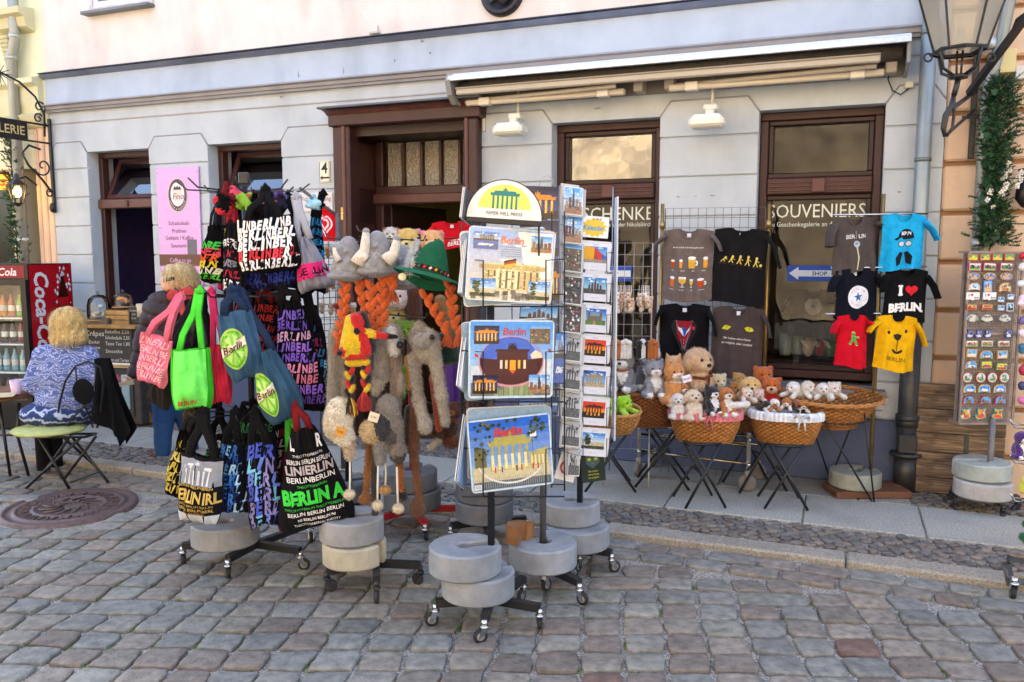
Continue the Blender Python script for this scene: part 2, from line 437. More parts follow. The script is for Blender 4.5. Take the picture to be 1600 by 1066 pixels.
def stone_at(mb,q,z,col,seg=16,dome=.0015,edge=.012,ex=8.0,rough=.004,skirt=.035):
 """a worn sett: quad corners q (2-D) rounded off, domed, with a skirt"""
 rings=[(.0,dome),(.62,dome),(.91,dome*.5),(.975,-edge*.22),(1.0,-edge),(1.0,-skirt)]
 tx,ty=random.uniform(-.02,.02),random.uniform(-.02,.02)
 ph=[random.uniform(0,6.28)for _ in range(3)];vs=[]
 cx=sum(p[0]for p in q)/4;cy=sum(p[1]for p in q)/4
 for ri,(s_,dz)in enumerate(rings):
  for k in range(seg if ri else 1):
   t=2*math.pi*k/seg;c,s=math.cos(t),math.sin(t)
   r_=(abs(c)**ex+abs(s)**ex)**(-1/ex)*s_*(1+.035*math.sin(3*t+ph[0])+.02*math.sin(7*t+ph[1]))
   a,b=c*r_*.5+.5,s*r_*.5+.5
   x=(q[0][0]*(1-a)+q[1][0]*a)*(1-b)+(q[3][0]*(1-a)+q[2][0]*a)*b
   y=(q[0][1]*(1-a)+q[1][1]*a)*(1-b)+(q[3][1]*(1-a)+q[2][1]*a)*b
   vs.append((x,y,z+dz+(x-cx)*tx+(y-cy)*ty+(random.uniform(-rough,rough)*.35 if ri<4 else 0)))
 fs=[(0,1+k,1+(k+1)%seg)for k in range(seg)]
 for r_ in range(len(rings)-2):
  b0,b1=1+r_*seg,1+(r_+1)*seg
  for k in range(seg):fs.append((b0+k,b1+k,b1+(k+1)%seg,b0+(k+1)%seg))
 b=len(mb.v);mb.v.extend(vs);c_=C(col);c_=(c_[0]*.61,c_[1]*.585,c_[2]*.52)
 for i,f in enumerate(fs):mb.f.append(tuple(b+j for j in f));mb.c.append(c_);mb.s.append(i<seg*3)
MANC=gp(110,791,SZ);MANR=.40
ry=R(-3.5);cxa=R(7.8)
rd=Vector((math.cos(ry),math.sin(ry),0));cd=Vector((math.sin(cxa),math.cos(cxa),0))
PW,PH=.178,.153
street=MB();O0=Vector((0,2.3,0));J={}
def cor(i,j):
 if(i,j)not in J:J[(i,j)]=(random.uniform(-.014,.014),random.uniform(-.012,.012))
 p=O0+rd*(i*PW)+cd*(j*PH);bend=.05*math.sin(p.x*.9+.4)+.03*math.sin(p.y*1.7+p.x*.5)
 a,b=J[(i,j)];return(p.x+a+.03*math.sin(p.y*1.3),p.y+b+bend)
def inset(q,d):
 cx=sum(p[0]for p in q)/4;cy=sum(p[1]for p in q)/4;o=[]
 for x,y in q:
  l=math.hypot(x-cx,y-cy);f=max(.2,1-d*1.35/l);o.append((cx+(x-cx)*f,cy+(y-cy)*f))
 return o
for j in range(-3,38):
 off=0;i=-46-(j//2)
 while i<46:
  ln=2 if random.random()<.012 else 1
  q=[cor(i,j),cor(i+ln,j),cor(i+ln,j+1),cor(i,j+1)];i+=ln
  c=(sum(p[0]for p in q)/4,sum(p[1]for p in q)/4)
  u_,y_=local(c)
  if y_>-1.98 or abs(c[0])>.80*c[1]+.6:continue
  if(c[0]-MANC.x)**2+(c[1]-MANC.y)**2<(MANR+.085)**2:continue
  pk=.22+.22*(c[0]>0)
  col=jit(random.choice(PINKS if random.random()<pk else GREYS),.12)
  if random.random()<.012:col=jit('#8d756f',.1)
  stone_at(street,inset(q,random.uniform(.005,.010)),SZ+random.uniform(-.006,.005),col)
# two gutter rows of longer setts running beside the kerb
for row in range(2):
 u_=-7.5;
 while u_<3.5:
  ln=random.uniform(.17,.27);y0=-1.66-.135*row;y1=y0-.128
  q=[fw(u_+.006,y1,0),fw(u_+ln-.008,y1,0),fw(u_+ln-.008,y0,0),fw(u_+.006,y0,0)]
  stone_at(street,[(p.x,p.y)for p in q],SZ+random.uniform(-.004,.004),jit(random.choice(GREYS+PINKS),.12));u_+=ln
tagp(street.build('street',stone),kind='structure')
# kerb of long flush granite stones
k=MB();u_=-8
while u_<4:
 ln=random.uniform(.9,1.5);k.M=Matrix.Translation(FO)@Matrix.Rotation(-TH,4,'Z')
 k.box((u_+ln/2,-1.56,-.045),(ln-.008,.155,.10),jit('#968f82',.06),.012);u_+=ln
tagp(k.build('kerb',granite),kind='structure')
# strip of small mosaic stones, granite slabs, and mosaic at the foot of the wall
mo=MB()
def mosaic(u0,u1,y0,y1,s,rot=R(40)):
 d1=Vector((math.cos(rot),math.sin(rot)));d2=Vector((-math.sin(rot),math.cos(rot)));n_=int((u1-u0+y1-y0)/s)+4
 for a in range(-n_,n_):
  for b in range(-n_,n_):
   p=Vector((u0,y0))+d1*(a*s+random.uniform(-.2,.2)*s+(b%2)*s*.4)+d2*(b*s+random.uniform(-.15,.15)*s)
   if not(u0<p.x<u1 and y0+s*.3<p.y<y1-s*.3):continue
   if mosaic.skip(p.x,p.y):continue
   w_=fw(p.x,p.y,0);h=s*.45;q=[]
   for e1,e2 in((-1,-1),(1,-1),(1,1),(-1,1)):
    v_=FX*((d1.x*e1+d2.x*e2)*h)+FY*((d1.y*e1+d2.y*e2)*h);q.append((w_.x+v_.x+random.uniform(-1,1)*s*.08,w_.y+v_.y+random.uniform(-1,1)*s*.08))
   stone_at(mo,q,random.uniform(-.006,.001),jit(random.choice(['#8f8784','#969192','#868588','#9a908a','#a29a92']),.15),8,.002,.006,3.5,.001,.018)
mosaic.skip=lambda a,b:False
mosaic(-6.6,1.9,-1.47,-1.07,.062)
mosaic(.02,2.2,-.42,-.0,.062);mosaic(-6.6,-3.2,-.45,-.02,.066)
tagp(mo.build('mosaic_paving',stone),kind='structure')
sb=MB();sb.M=Matrix.Translation(FO)@Matrix.Rotation(-TH,4,'Z')
def slab(u0,u1,y0,y1,col='#a5a297'):sb.box(((u0+u1)/2,(y0+y1)/2,-.04),(u1-u0-.01,y1-y0-.008,.08),jit(col,.07),.006)
us=[-7.4,-6.0,-4.9,-3.9,-3.0,-2.35,-1.45,-.62,.05,.95,1.9,3.0]
for a,b in zip(us,us[1:]):
 slab(a,b,-1.065,-.45)
for a,b in zip([-3.2,-2.1,-1.2,-.3],[-2.1,-1.2,-.3,.02]):slab(a,b,-.445,.0,'#918e87')
tagp(sb.build('pavement',granite),kind='structure')
# manhole cover with a relief
t=thing('manhole_cover','round brown iron manhole cover with a ring of relief among the setts','manhole cover',(MANC.x,MANC.y,SZ))
m=MB();m.lathe([(0,.002),(.20,.003),(.205,.009),(.215,.009),(.22,.002),(.30,.002),(.305,.008),(.32,.008),(.325,.0),(.365,.0),(.37,.006),(.40,.006),(.405,-.03)],(0,0,0),'#6a5854',64)
m.build('cover',mat('cast_iron',.5,.3,var=.3,vscale=30,bump=.4,bscale=70),t)
m=MB()
for i in range(40):
 a=2*math.pi*i/40;m.box((.26*math.cos(a),.26*math.sin(a),.006),(.055,.014,.010),'#5a4a46',.003,(0,0,a+.35*(-1)**i))
for i in range(12):
 a=2*math.pi*i/12;m.tube([(.05*math.cos(a),.05*math.sin(a),.005),(.11*math.cos(a+.5),.11*math.sin(a+.5),.009),(.18*math.cos(a),.18*math.sin(a),.004)],.007,'#5e4f4a',5)
m.build('relief',MATS['cast_iron'],t)
# moss in the joints
m=MB()
for _ in range(260):
 i,j=random.randint(-24,20),random.randint(-1,14)
 if random.random()<.5 and i>0:continue
 x,y=cor(i,j);al=rd if random.random()<.5 else cd;s_=random.uniform(.0,.09)
 for k_ in range(28):
  p=Vector((x,y,SZ-.012))+al*(s_+random.gauss(0,.022))+Vector((random.gauss(0,.003),random.gauss(0,.003),0))
  a=random.uniform(0,6.28);h=random.uniform(.004,.013)
  m.add([p+Vector((math.cos(a),math.sin(a),0))*.003,p-Vector((math.cos(a),math.sin(a),0))*.003,p+Vector((random.uniform(-.006,.006),random.uniform(-.006,.006),h))],[(0,1,2)],jit(random.choice(['#5f7a2e','#74903a','#4d6828']),.2))
tagp(m.build('moss',leafm),'bright green moss tufts growing in the joints between the setts','moss',kind='stuff')

# ---------- the shop building ----------
WALL='#bcc3c8'
shop=fthing('shop_building','pale grey rusticated shop house with brown framed windows and pink upper wall','building')
uL,uR=U(85),U(1470)
ZT,ZP,ZL=2.59,.455,3.02                           # window heads, plinth top, top of the lintel zone
OPEN=[(U(140),U(237),.98),(U(328),U(443),.98),(U(545),U(741),0),(U(862),U(1030),.66),(U(1182),U(1378),.66)]
m=MB();CW=C(WALL)
edges=[uL]+[x for o in OPEN for x in o[:2]]+[uR]
for i in range(0,len(edges),2):
 a,b=edges[i],edges[i+1];m.box(((a+b)/2,.16,ZT/2),(b-a,.30,ZT),WALL)
 z=ZP+.003;gz=[2.435-.286*k_ for k_ in range(7)][::-1]
 lv=[ZP]+[g_ for g_ in gz if g_>ZP+.1]
 for z0,z1 in zip(lv,lv[1:]):
  m.box(((a+b)/2,.006,(z0+z1)/2),(b-a+.002,.028,z1-z0-.011),WALL,.006)
 tz=2.442;m.prism([(a-.001,tz),(b+.001,tz),(b+.001,ZT+.0),(b-.075,2.695),(a+.075,2.695),(a-.001,ZT)],-.009,.02,WALL)
 for p_,q_ in(((a,ZT),(a+.075,2.695)),((a+.075,2.695),(b-.075,2.695)),((b-.075,2.695),(b,ZT))):m.tube([(p_[0],-.006,p_[1]),(q_[0],-.006,q_[1])],.007,'#9d9a9e',6)  # thin darker tubes paint the shadow line of the groove round the pier top
for a,b,zb in OPEN:
 if zb:m.box(((a+b)/2,.16,zb/2),(b-a,.29,zb),WALL)
m.box(((uL+uR)/2,.155,(ZT+ZL)/2),(uR-uL,.31,ZL-ZT-.002),WALL)
m.box(((uL+uR)/2,-.004,2.885),(uR-uL,.012,.010),'#a9a5ab')
m.box(((uL+uR)/2,.14,(ZL+3.34)/2),(uR-uL,.34,.33),'#b2bfd0')
m.build('wall',plaster,shop)
m=MB();m.box(((uL+uR)/2,.16,6.09),(uR-uL,.36,5.5),'#dfd6d0');m.build('upper_wall',plaster,shop)
m=MB()
for a,b in((uL,OPEN[2][0]-.06),(OPEN[2][1]+.06,uR)):m.box(((a+b)/2,-.008,ZP/2),(b-a,.05,ZP),'#56607c',.008)
m.build('plinth',plaster,shop)
m=MB();prof=[(-.02,ZL-.03),(-.04,ZL-.028),(-.045,ZL-.008),(-.065,ZL-.004),(-.07,ZL+.022),(-.10,ZL+.030),(-.10,ZL+.042),(-.02,ZL+.05)]
m.prism(prof,uL-.02,uR-.02,'#9b9a9f',axis='x');m.build('moulding',plaster,shop)
m=MB();m.prism([(-.02,3.315),(-.06,3.325),(-.09,3.355),(-.02,3.37)],uL-.02,uR,'#7e8496',axis='x')
m.box(((uL+uR)/2,-.055,3.364),(uR-uL+.02,.10,.008),'#3a4250');m.build('ledge',zinc,shop)
BR='#402421';BR2='#2e1817'
def frame_rect(m,u0,u1,z0,z1,y,wd,dp_,col,bev=.006):
 m.box(((u0+u1)/2,y,z1-wd/2),(u1-u0,dp_,wd),col,bev);m.box(((u0+u1)/2,y,z0+wd/2),(u1-u0,dp_,wd),col,bev)
 for u_ in(u0+wd/2,u1-wd/2):m.box((u_,y,(z0+z1)/2),(wd,dp_-.004,z1-z0-2*wd+.002),col,bev)
def pane(u0,u1,z0,z1,y,glass,parent,tilt=0):
 m=MB();m.add([(u0,y,z0),(u1,y,z0),(u1,y+tilt,z1),(u0,y+tilt,z1)],[(0,1,2,3)],'#ffffff');return m.build('pane',glass,parent)
WY=.165
def letters(parent,t,px,z,h,col,y,bold=0,maxw=None,name='lettering',shear=0):
 m=MB();m.text(t,0,0,h,col,lambda a,b:(px+a,y,z+b),bold,shear,maxw);return m.build(name,printm,parent)
for n_,(i,tzs)in enumerate(((3,0),(4,0))):
 a,b,zb=OPEN[i]
 f=MB();frame_rect(f,a+.004,b-.004,.70,ZT-.002,WY,.055,.10,BR)
 f.box(((a+b)/2,WY-.01,2.07),(b-a-.115,.12,.12),BR,.01)                 # transom with fluting and a centre block
 for k_ in range(3):f.box(((a+b)/2,WY-.072,2.04+.028*k_),(b-a-.15,.012,.012),'#5c3631',.003)
 f.box(((a+b)/2,WY-.08,2.07),(.09,.03,.10),'#5c3631',.006)
 frame_rect(f,a+.06,b-.06,2.13,ZT-.057,WY+.005,.035,.06,BR2);frame_rect(f,a+.06,b-.06,.755,2.01,WY+.005,.035,.06,BR2)
 fo=f.build('window',paintwood,shop)
 pane(a+.094,b-.094,2.164,ZT-.09,WY+.02,mirror_glass if i==3 else pane_glass,fo)
 pane(a+.094,b-.094,.789,1.977,WY+.02,pane_glass,fo)
 s_=MB();s_.box(((a+b)/2,-.03,.645),(b-a+.16,.20,.045),'#7a7a80',.008)
 for cu in(a-.03,b+.03):
  for k_,(w_,d_)in enumerate(((.13,.10),(.10,.07),(.07,.05))):s_.box((cu,-.03+.0,.60-.045*k_),(w_,d_+.04,.04),'#b5b3b9',.004)
 s_.build('sill',plaster,shop)
TXT='#dfe3d4'
l4=OPEN[4];l3=OPEN[3]
zt=fz(1275,330,WY)
letters(shop,'SOUVENIERS',U(1276,WY),fz(1276,329,WY),.098,TXT,WY+.012,.0,U(1352,WY)-U(1200,WY))
letters(shop,'Kleine Geschenkegalerie an der Nikolaikirche',U(1276,WY),fz(1276,350,WY),.034,TXT,WY+.012,0,.76)
letters(shop,'GESCHENKE',U(949,WY),fz(949,334,WY),.105,TXT,WY+.012,.0,.72)
letters(shop,'Kleine Geschenkegalerie an der Nikolaikirche',U(949,WY),fz(949,351,WY),.034,TXT,WY+.012,0,.74)
# the two left windows: tilted top lights over open counters
for i,dark in((0,'#33284a'),(1,'#2a2230')):
 a,b,zb=OPEN[i];f=MB();frame_rect(f,a+.004,b-.004,zb+.002,ZT-.002,WY,.05,.09,BR)
 f.box(((a+b)/2,WY-.02,2.085),(b-a-.02,.12,.09),'#5d3a36',.008);f.box(((a+b)/2,WY-.085,2.085),(.03,.02,.06),'#4a2c2a',.004)
 fo=f.build('window',paintwood,shop)
 # hopper light hinged at the bottom and leaning in
 h=MB();T=Matrix.Translation((0,WY+.0,2.135))@Matrix.Rotation(R(-24),4,'X')
 h.M=T
 for z_ in(.02,.42):h.box(((a+b)/2,0,z_),(b-a-.12,.045,.045),'#4b2925',.005)
 for u_ in(a+.08,b-.08):h.box((u_,0,.22),(.045,.043,.36),'#4b2925',.005)
 ho=h.build('hopper_frame',paintwood,fo)
 m=MB();m.M=T;m.add([(a+.1,0,.04),(b-.1,0,.04),(b-.1,0,.40),(a+.1,0,.40)],[(0,1,2,3)],'#fff'*1 if 0 else '#ffffff');m.build('pane',glass_mat('hopper_glass_%d'%i,(.45,.45,.5),3.6),fo)
# door: deep wooden surround, transom of rippled glass, inner door ajar
a,b=OPEN[2][:2];f=MB()
f.box((a-.005,-.02,1.33),(U(553)-U(532)+.03,.16,2.66),BR,.012);f.box((b+.01,-.02,1.33),(.125,.16,2.66),BR,.012)
for u_,s_ in((a+.025,1),(b-.02,-1)):f.box((u_,-.06,1.34),(.03,.12,2.66),'#6a433d',.01)
f.box(((a+b)/2,-.03,2.705),(b-a+.22,.20,.10),BR,.01);f.prism([(-.12,2.745),(-.16,2.77),(-.20,2.78),(.0,2.785),(.0,2.745)],a-.12,b+.12,'#6a433d',axis='x')
f.box(((a+b)/2,-.10,2.797),(b-a+.30,.26,.018),'#5d6169',.004)
f.box((a+.02,.22,1.33),(.03,.42,2.66),BR2);f.box((b-.02,.22,1.33),(.03,.42,2.66),BR2);f.box(((a+b)/2,.22,2.655),(b-a,.42,.04),BR2);f.box(((a+b)/2,.16,2.625),(b-a,.33,.09),BR2)
for z_ in(.55,1.55,2.35):f.box((a+.04,.22,z_),(.014,.26,.62 if z_<2 else .4),'#45252199'[:7],.006)
fo=f.build('door_surround',paintwood,shop)
m=MB()
for x_,y_,a_,b_ in((1060,308,9,3),(1087,307,7,2),(1113,306,12,3),(663,66,8,9),(675,84,5,6),(620,96,4,7),(935,170,16,3),(440,152,7,5),(1140,137,5,8),(540,112,3,16),(470,118,3,14),(1405,300,8,3)):
 cu,cz=fu(x_,y_);m.flat([(cu+a_*.0022*math.cos(k)*random.uniform(.4,1.2),cz+b_*.0022*math.sin(k)*random.uniform(.4,1.2))for k in range(7)],lambda p,q:(p,-.0345 if cz>3.06 else-.0125,q),'#8f8f92')
m.build('scuff_mark',plaster,shop)
DY=.42;zt1,zt0=2.57,2.13
f=MB();frame_rect(f,a+.03,b-.03,zt0-.02,2.67,DY,.08,.08,BR,.01);f.box(((a+b)/2,DY-.02,zt0-.055),(b-a-.06,.14,.09),'#5a352f',.012)
nn=5;pw=(b-a-.26)/nn
for k_ in range(1,nn):f.box((a+.13+pw*k_,DY-.005,(zt0+zt1)/2+.01),(.032,.06,zt1-zt0-.04),BR,.006)
for u_ in(a+.07,b-.07):f.box((u_,DY,1.03),(.08,.08,2.06),BR,.01)
tr=f.build('transom_window',paintwood,shop)
rip=bpy.data.materials.new('rippled_glass');rip.use_nodes=True;N=rip.node_tree.nodes;L=rip.node_tree.links;bs=N['Principled BSDF']
bs.inputs['Base Color'].default_value=(*C('#8a8170'),1);bs.inputs['Roughness'].default_value=.12;bs.inputs['Specular IOR Level'].default_value=.9
tc=N.new('ShaderNodeTexCoord');vo=N.new('ShaderNodeTexVoronoi');vo.inputs['Scale'].default_value=55;bp=N.new('ShaderNodeBump');bp.inputs['Strength'].default_value=.8;bp.inputs['Distance'].default_value=.01
L.new(tc.outputs['Object'],vo.inputs['Vector']);L.new(vo.outputs[0],bp.inputs['Height']);L.new(bp.outputs[0],bs.inputs['Normal'])
for k_ in range(nn):
 m=MB();u0=a+.13+pw*k_+.018;u1=u0+pw-.036;m.add([(u0,DY,zt0+.05),(u1,DY,zt0+.05),(u1,DY,zt1),(u0,DY,zt1)],[(0,1,2,3)],'#8a8170');m.build('pane',rip,tr)
f=MB();T=Matrix.Translation((a+.12,DY+.06,0))@Matrix.Rotation(R(80),4,'Z');f.box((.42,0,1.02),(.84,.05,2.02),'#2c1a18',.006,M=T)
for z_ in(.45,1.45):f.box((.42,-.03,z_),(.6,.02,.75 if z_>1 else .55),'#3a2320',.008,M=T)
d_=f.build('inner_door',paintwood,shop);f=MB();f.ell((.76,-.06,1.0),(.03,.02,.02),'#b08a4a',M=T);f.build('handle',chrome,d_)
# rooms behind the openings
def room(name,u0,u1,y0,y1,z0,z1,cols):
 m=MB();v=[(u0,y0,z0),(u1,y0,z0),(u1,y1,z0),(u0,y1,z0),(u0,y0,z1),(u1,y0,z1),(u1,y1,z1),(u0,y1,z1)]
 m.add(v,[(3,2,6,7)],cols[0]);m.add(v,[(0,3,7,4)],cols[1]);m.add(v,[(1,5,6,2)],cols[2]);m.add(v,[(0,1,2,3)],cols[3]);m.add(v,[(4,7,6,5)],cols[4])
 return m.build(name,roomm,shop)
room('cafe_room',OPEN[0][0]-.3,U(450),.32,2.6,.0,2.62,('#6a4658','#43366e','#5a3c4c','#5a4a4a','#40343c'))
room('hallway',a-.02,b+.02,.47,2.6,.0,2.64,('#b5ad5e','#8a8550','#cfc65a','#8a8070','#6a6448'))  # olive walls lightened, the right one most, in place of light in the hall
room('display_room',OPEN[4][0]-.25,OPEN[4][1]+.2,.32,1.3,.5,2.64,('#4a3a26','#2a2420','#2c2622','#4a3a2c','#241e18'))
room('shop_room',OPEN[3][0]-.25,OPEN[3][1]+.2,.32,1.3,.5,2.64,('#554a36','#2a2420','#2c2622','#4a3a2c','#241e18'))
# first floor window at the top left
a1,z1_=fu(141,25);b1,z2_=fu(243,5);zz=z1_
f=MB();f.box(((a1+b1)/2,-.05,zz),(b1-a1+.02,.12,.03),'#74787c',.005);so_=f.build('upper_sill',zinc,shop)
f=MB();frame_rect(f,a1+.02,b1,zz+.02,zz+1.5,-.022,.05,.03,'#c9c2cb');frame_rect(f,a1+.09,b1-.03,zz+.05,zz+1.4,-.026,.055,.03,'#ece9ea')
fo=f.build('upper_window',paintwood,shop);m=MB();m.add([(a1+.14,-.03,zz+.1),(b1-.08,-.03,zz+.1),(b1-.08,-.03,zz+1.35),(a1+.14,-.03,zz+1.35)],[(0,1,2,3)],'#55606a');m.build('pane',laminate,fo)
# round relief plaque
pu,pz=fu(787,-9);t=fthing('relief_plaque','round dark bronze relief plaque on the pink upper wall','plaque',u=pu,y=-.03,z=pz)
m=MB();m.lathe([(0,.02),(.12,.02),(.135,.045),(.165,.045),(.175,.02),(.178,-.01)],(0,0,0),'#3b3a3e',40,M=Matrix.Rotation(R(90),4,'X'));m.build('disc',mat('bronze',.4,.6,var=.2,vscale=30,bump=.2),t)
m=MB();m=sdf([E((0,-.03,.02),(.07,.04,.07),'#49474b'),E((.03,-.05,-.04),(.045,.04,.06),'#49474b'),K((-.03,-.04,-.02),(-.1,-.02,-.08),.02,.012,'#49474b')],.012,.02);m.build('relief',MATS['bronze'],t)
u_,z_=fu(590,47);t=fthing('cornice_camera','tiny pale sensor box standing on the ledge of the pink wall','sensor',u=u_,y=-.05,z=3.37)
m=MB();m.box((0,0,.03),(.09,.04,.02),'#b9b6ac',.004);m.tube([(.03,0,.03),(.035,0,.085)],.008,'#a9a79d',6);m.build('body',plasticm,t)
# ---------- left neighbour ----------
nb=fthing('cream_building','cream plastered neighbour house with moulded window sill at the left edge','building')
m=MB();uA=uL-3.4;CR='#d8d2ab';m.box(((uA+uL)/2-.0,.15,6),(uL-uA-.004,.34,6.2),'#dfe0c0')
m.box(((uA+uL)/2,.15,1.45),(.0,.0,.0),CR)
lp=U(58);m.box(((lp+uL)/2,.15,1.45),(uL-lp-.004,.30,2.9),'#e6c9ae')
for k_ in range(3):m.box((lp+.05+.09*k_,-.005,1.45),(.03,.02,2.8),'#dbb898',.006)
m.box(((uA+lp)/2,.15,2.68),(lp-uA,.30,.44),'#e8dcb4');m.box(((uA+lp)/2-.002,.15,.3),(lp-uA,.28,.6),'#8f7d68')
m.box((U(28),.1,1.5),(.16,.26,2.0),'#d9cfae',.02)
m.build('wall',plaster,nb)
m=MB();m.prism([(-.02,2.86),(-.06,2.88),(-.10,2.92),(-.13,2.97),(-.06,3.0),(-.08,3.10),(-.08,3.25),(-.14,3.28),(-.14,3.33),(-.02,3.36)],uA,U(80),CR,axis='x');m.build('cornice',plaster,nb)
su,sz_=fu(42,18,-.1);m=MB();m.prism([(-.02,sz_-.18),(-.12,sz_-.14),(-.14,sz_-.05),(-.2,sz_-.03),(-.2,sz_+.03),(-.02,sz_+.05)],uA,su,'#cfc79e',axis='x');so_=m.build('sill',plaster,nb)
m=MB();ku=U(24,-.1)
for k_ in range(10):m.box((ku,-.06-.012*math.cos(k_/9*3.1),sz_-.22-.04*k_),(.13-.006*k_,.12-.007*k_,.042),'#c9c196',.012)
m.build('bracket',plaster,so_)
m=MB();frame_rect(m,uA+.02,U(10),sz_+.08,sz_+1.6,-.03,.07,.04,'#c9c6b2');fo=m.build('window',paintwood,nb);m=MB();m.box((U(0)-.8,-.03,sz_+.8),(1.9,.01,1.4),'#54606c');m.build('pane',laminate,fo)
m=MB();a,b=uA,lp;m.add([(a,.35,.3),(b,.35,.3),(b,.35,2.5),(a,.35,2.5)],[(0,1,2,3)],'#3a3320');m.build('shop_recess',roomm,nb)
m=MB();frame_rect(m,uA,lp-.02,.6,2.46,.2,.09,.1,'#2e241a');f=m.build('shop_window',paintwood,nb);pane(uA+.1,lp-.1,.7,2.36,.22,pane_glass,f)
u_,z_=fu(5,285,.1);t=fthing('orange_shop_sign','small glowing orange sign behind the left building window','sign',u=u_,y=.08,z=z_)
m=MB();m.box((0,0,0),(.24,.02,.16),'#f08a1c',.02);m.build('board',mat('lit_sign',.5,emit=.6),t)
m=MB();m.box((0,-.012,.02),(.19,.003,.02),'#c8581a',.001);m.box((-.01,-.012,-.025),(.16,.003,.018),'#c8581a',.001);m.build('stripes',printm,t)
# ---------- right neighbour ----------
ob=fthing('orange_building','orange rendered neighbour house with deep horizontal joints at the right','building')
m=MB();uZ=uR+4.0;OR='#dabc9e';m.box(((uR+uZ)/2+.002,.20,4.5),(uZ-uR,.30,9.0),'#b08a6c')
z=2.178-.32*8
while z<8.5:
 if z>-.4:m.box(((uR+uZ)/2+.006,.03,z+.16),(uZ-uR,.07,.288),jit(OR,.02),.014)
 z+=.32
m.build('wall',plaster,ob)
# ---------- the church wall across the street, lit by the sun (seen mirrored in the panes) ----------
ch=fthing('church_wall','sunlit tall rubble stone church wall across the street mirrored in the panes','wall')
m=MB();m.box((0,-14.3,4.5),(44,.8,9),'#c9a56c')
def rubble():
 q=bpy.data.materials.new('rubble_stone');q.use_nodes=True;N=q.node_tree.nodes;L=q.node_tree.links;b=N['Principled BSDF']
 tc=N.new('ShaderNodeTexCoord');mp=N.new('ShaderNodeMapping');mp.inputs['Rotation'].default_value=(R(90),0,0)
 br=N.new('ShaderNodeTexBrick');br.inputs['Scale'].default_value=1.0;br.inputs['Brick Width'].default_value=.55;br.inputs['Row Height'].default_value=.36;br.inputs['Mortar Size'].default_value=.02
 br.inputs['Color1'].default_value=(*C('#cdb48c'),1);br.inputs['Color2'].default_value=(*C('#a8957a'),1);br.inputs['Mortar'].default_value=(*C('#b8a684'),1)
 nz=N.new('ShaderNodeTexNoise');nz.inputs['Scale'].default_value=2.2;nz.inputs['Detail'].default_value=6
 mx=N.new('ShaderNodeMix');mx.data_type='RGBA';mx.inputs[0].default_value=.035
 L.new(tc.outputs['Object'],mp.inputs[0]);L.new(mp.outputs[0],mx.inputs[6]);L.new(nz.outputs[1],mx.inputs[7]);L.new(tc.outputs['Object'],nz.inputs['Vector'])
 L.new(mx.outputs[2],br.inputs['Vector']);m2=N.new('ShaderNodeVectorMath');m2.operation='SCALE';mr=N.new('ShaderNodeMapRange');mr.inputs[1].default_value=.3;mr.inputs[2].default_value=.7;mr.inputs[3].default_value=.6;mr.inputs[4].default_value=1.25
 L.new(nz.outputs[0],mr.inputs[0]);L.new(br.outputs[0],m2.inputs[0]);L.new(mr.outputs[0],m2.inputs['Scale']);L.new(m2.outputs[0],b.inputs['Base Color']);b.inputs['Roughness'].default_value=.9
 return q
m.build('masonry',rubble(),ch)
m=MB();m.box((12.2,-13.6,3),(1.1,.7,6),'#b08b58',.05);m.build('buttress',stone,ch)
for u_ in(9,-9):
 m=MB();m.prism([(u_-.9,3),(u_+.9,3),(u_+.9,6),(u_+.5,6.9),(u_,7.3),(u_-.5,6.9),(u_-.9,6)],-13.95,-13.85,'#2b2c30');m.build('church_window',laminate,ch)
# =============== ROLLING STANDS AND THEIR CAST WEIGHTS ===============
def weight(label,c,z,yaw,col,r=.157,h=.115,gap=.055,hole=.036,group='cast ring weights on the stand feet',tilt=(0,0)):
 a0=math.asin(gap/2/r);i0=math.asin(min(.99,gap/2/hole))
 def outline(R_,r_):
  return[(R_*math.cos(a0+(2*math.pi-2*a0)*k/40),R_*math.sin(a0+(2*math.pi-2*a0)*k/40))for k in range(41)]+\
    [(r_*math.cos(2*math.pi-i0-(2*math.pi-2*i0)*k/14),r_*math.sin(2*math.pi-i0-(2*math.pi-2*i0)*k/14))for k in range(15)]
 b=.009;A,B=outline(r-b,hole+b),outline(r,hole);n=len(A)
 A=[(x,y*1.0)for x,y in A];vs=[]
 for(P,zz)in((A,0),(B,b),(B,h-b),(A,h)):vs+=[(x,y,zz)for x,y in P]
 fs=[tuple(range(n-1,-1,-1)),tuple(3*n+k for k in range(n))]
 m=MB();m.add(vs,fs,col)
 m2=[(q*n+k,q*n+(k+1)%n,(q+1)*n+(k+1)%n,(q+1)*n+k)for q in range(3)for k in range(n)]
 m.add(vs,m2,col,False)
 o=m.build('ring_weight',concrete);o.location=(c[0],c[1],z);o.rotation_euler=(tilt[0],tilt[1],yaw)
 # smooth the round side
 return tagp(o,label,'weight',group)
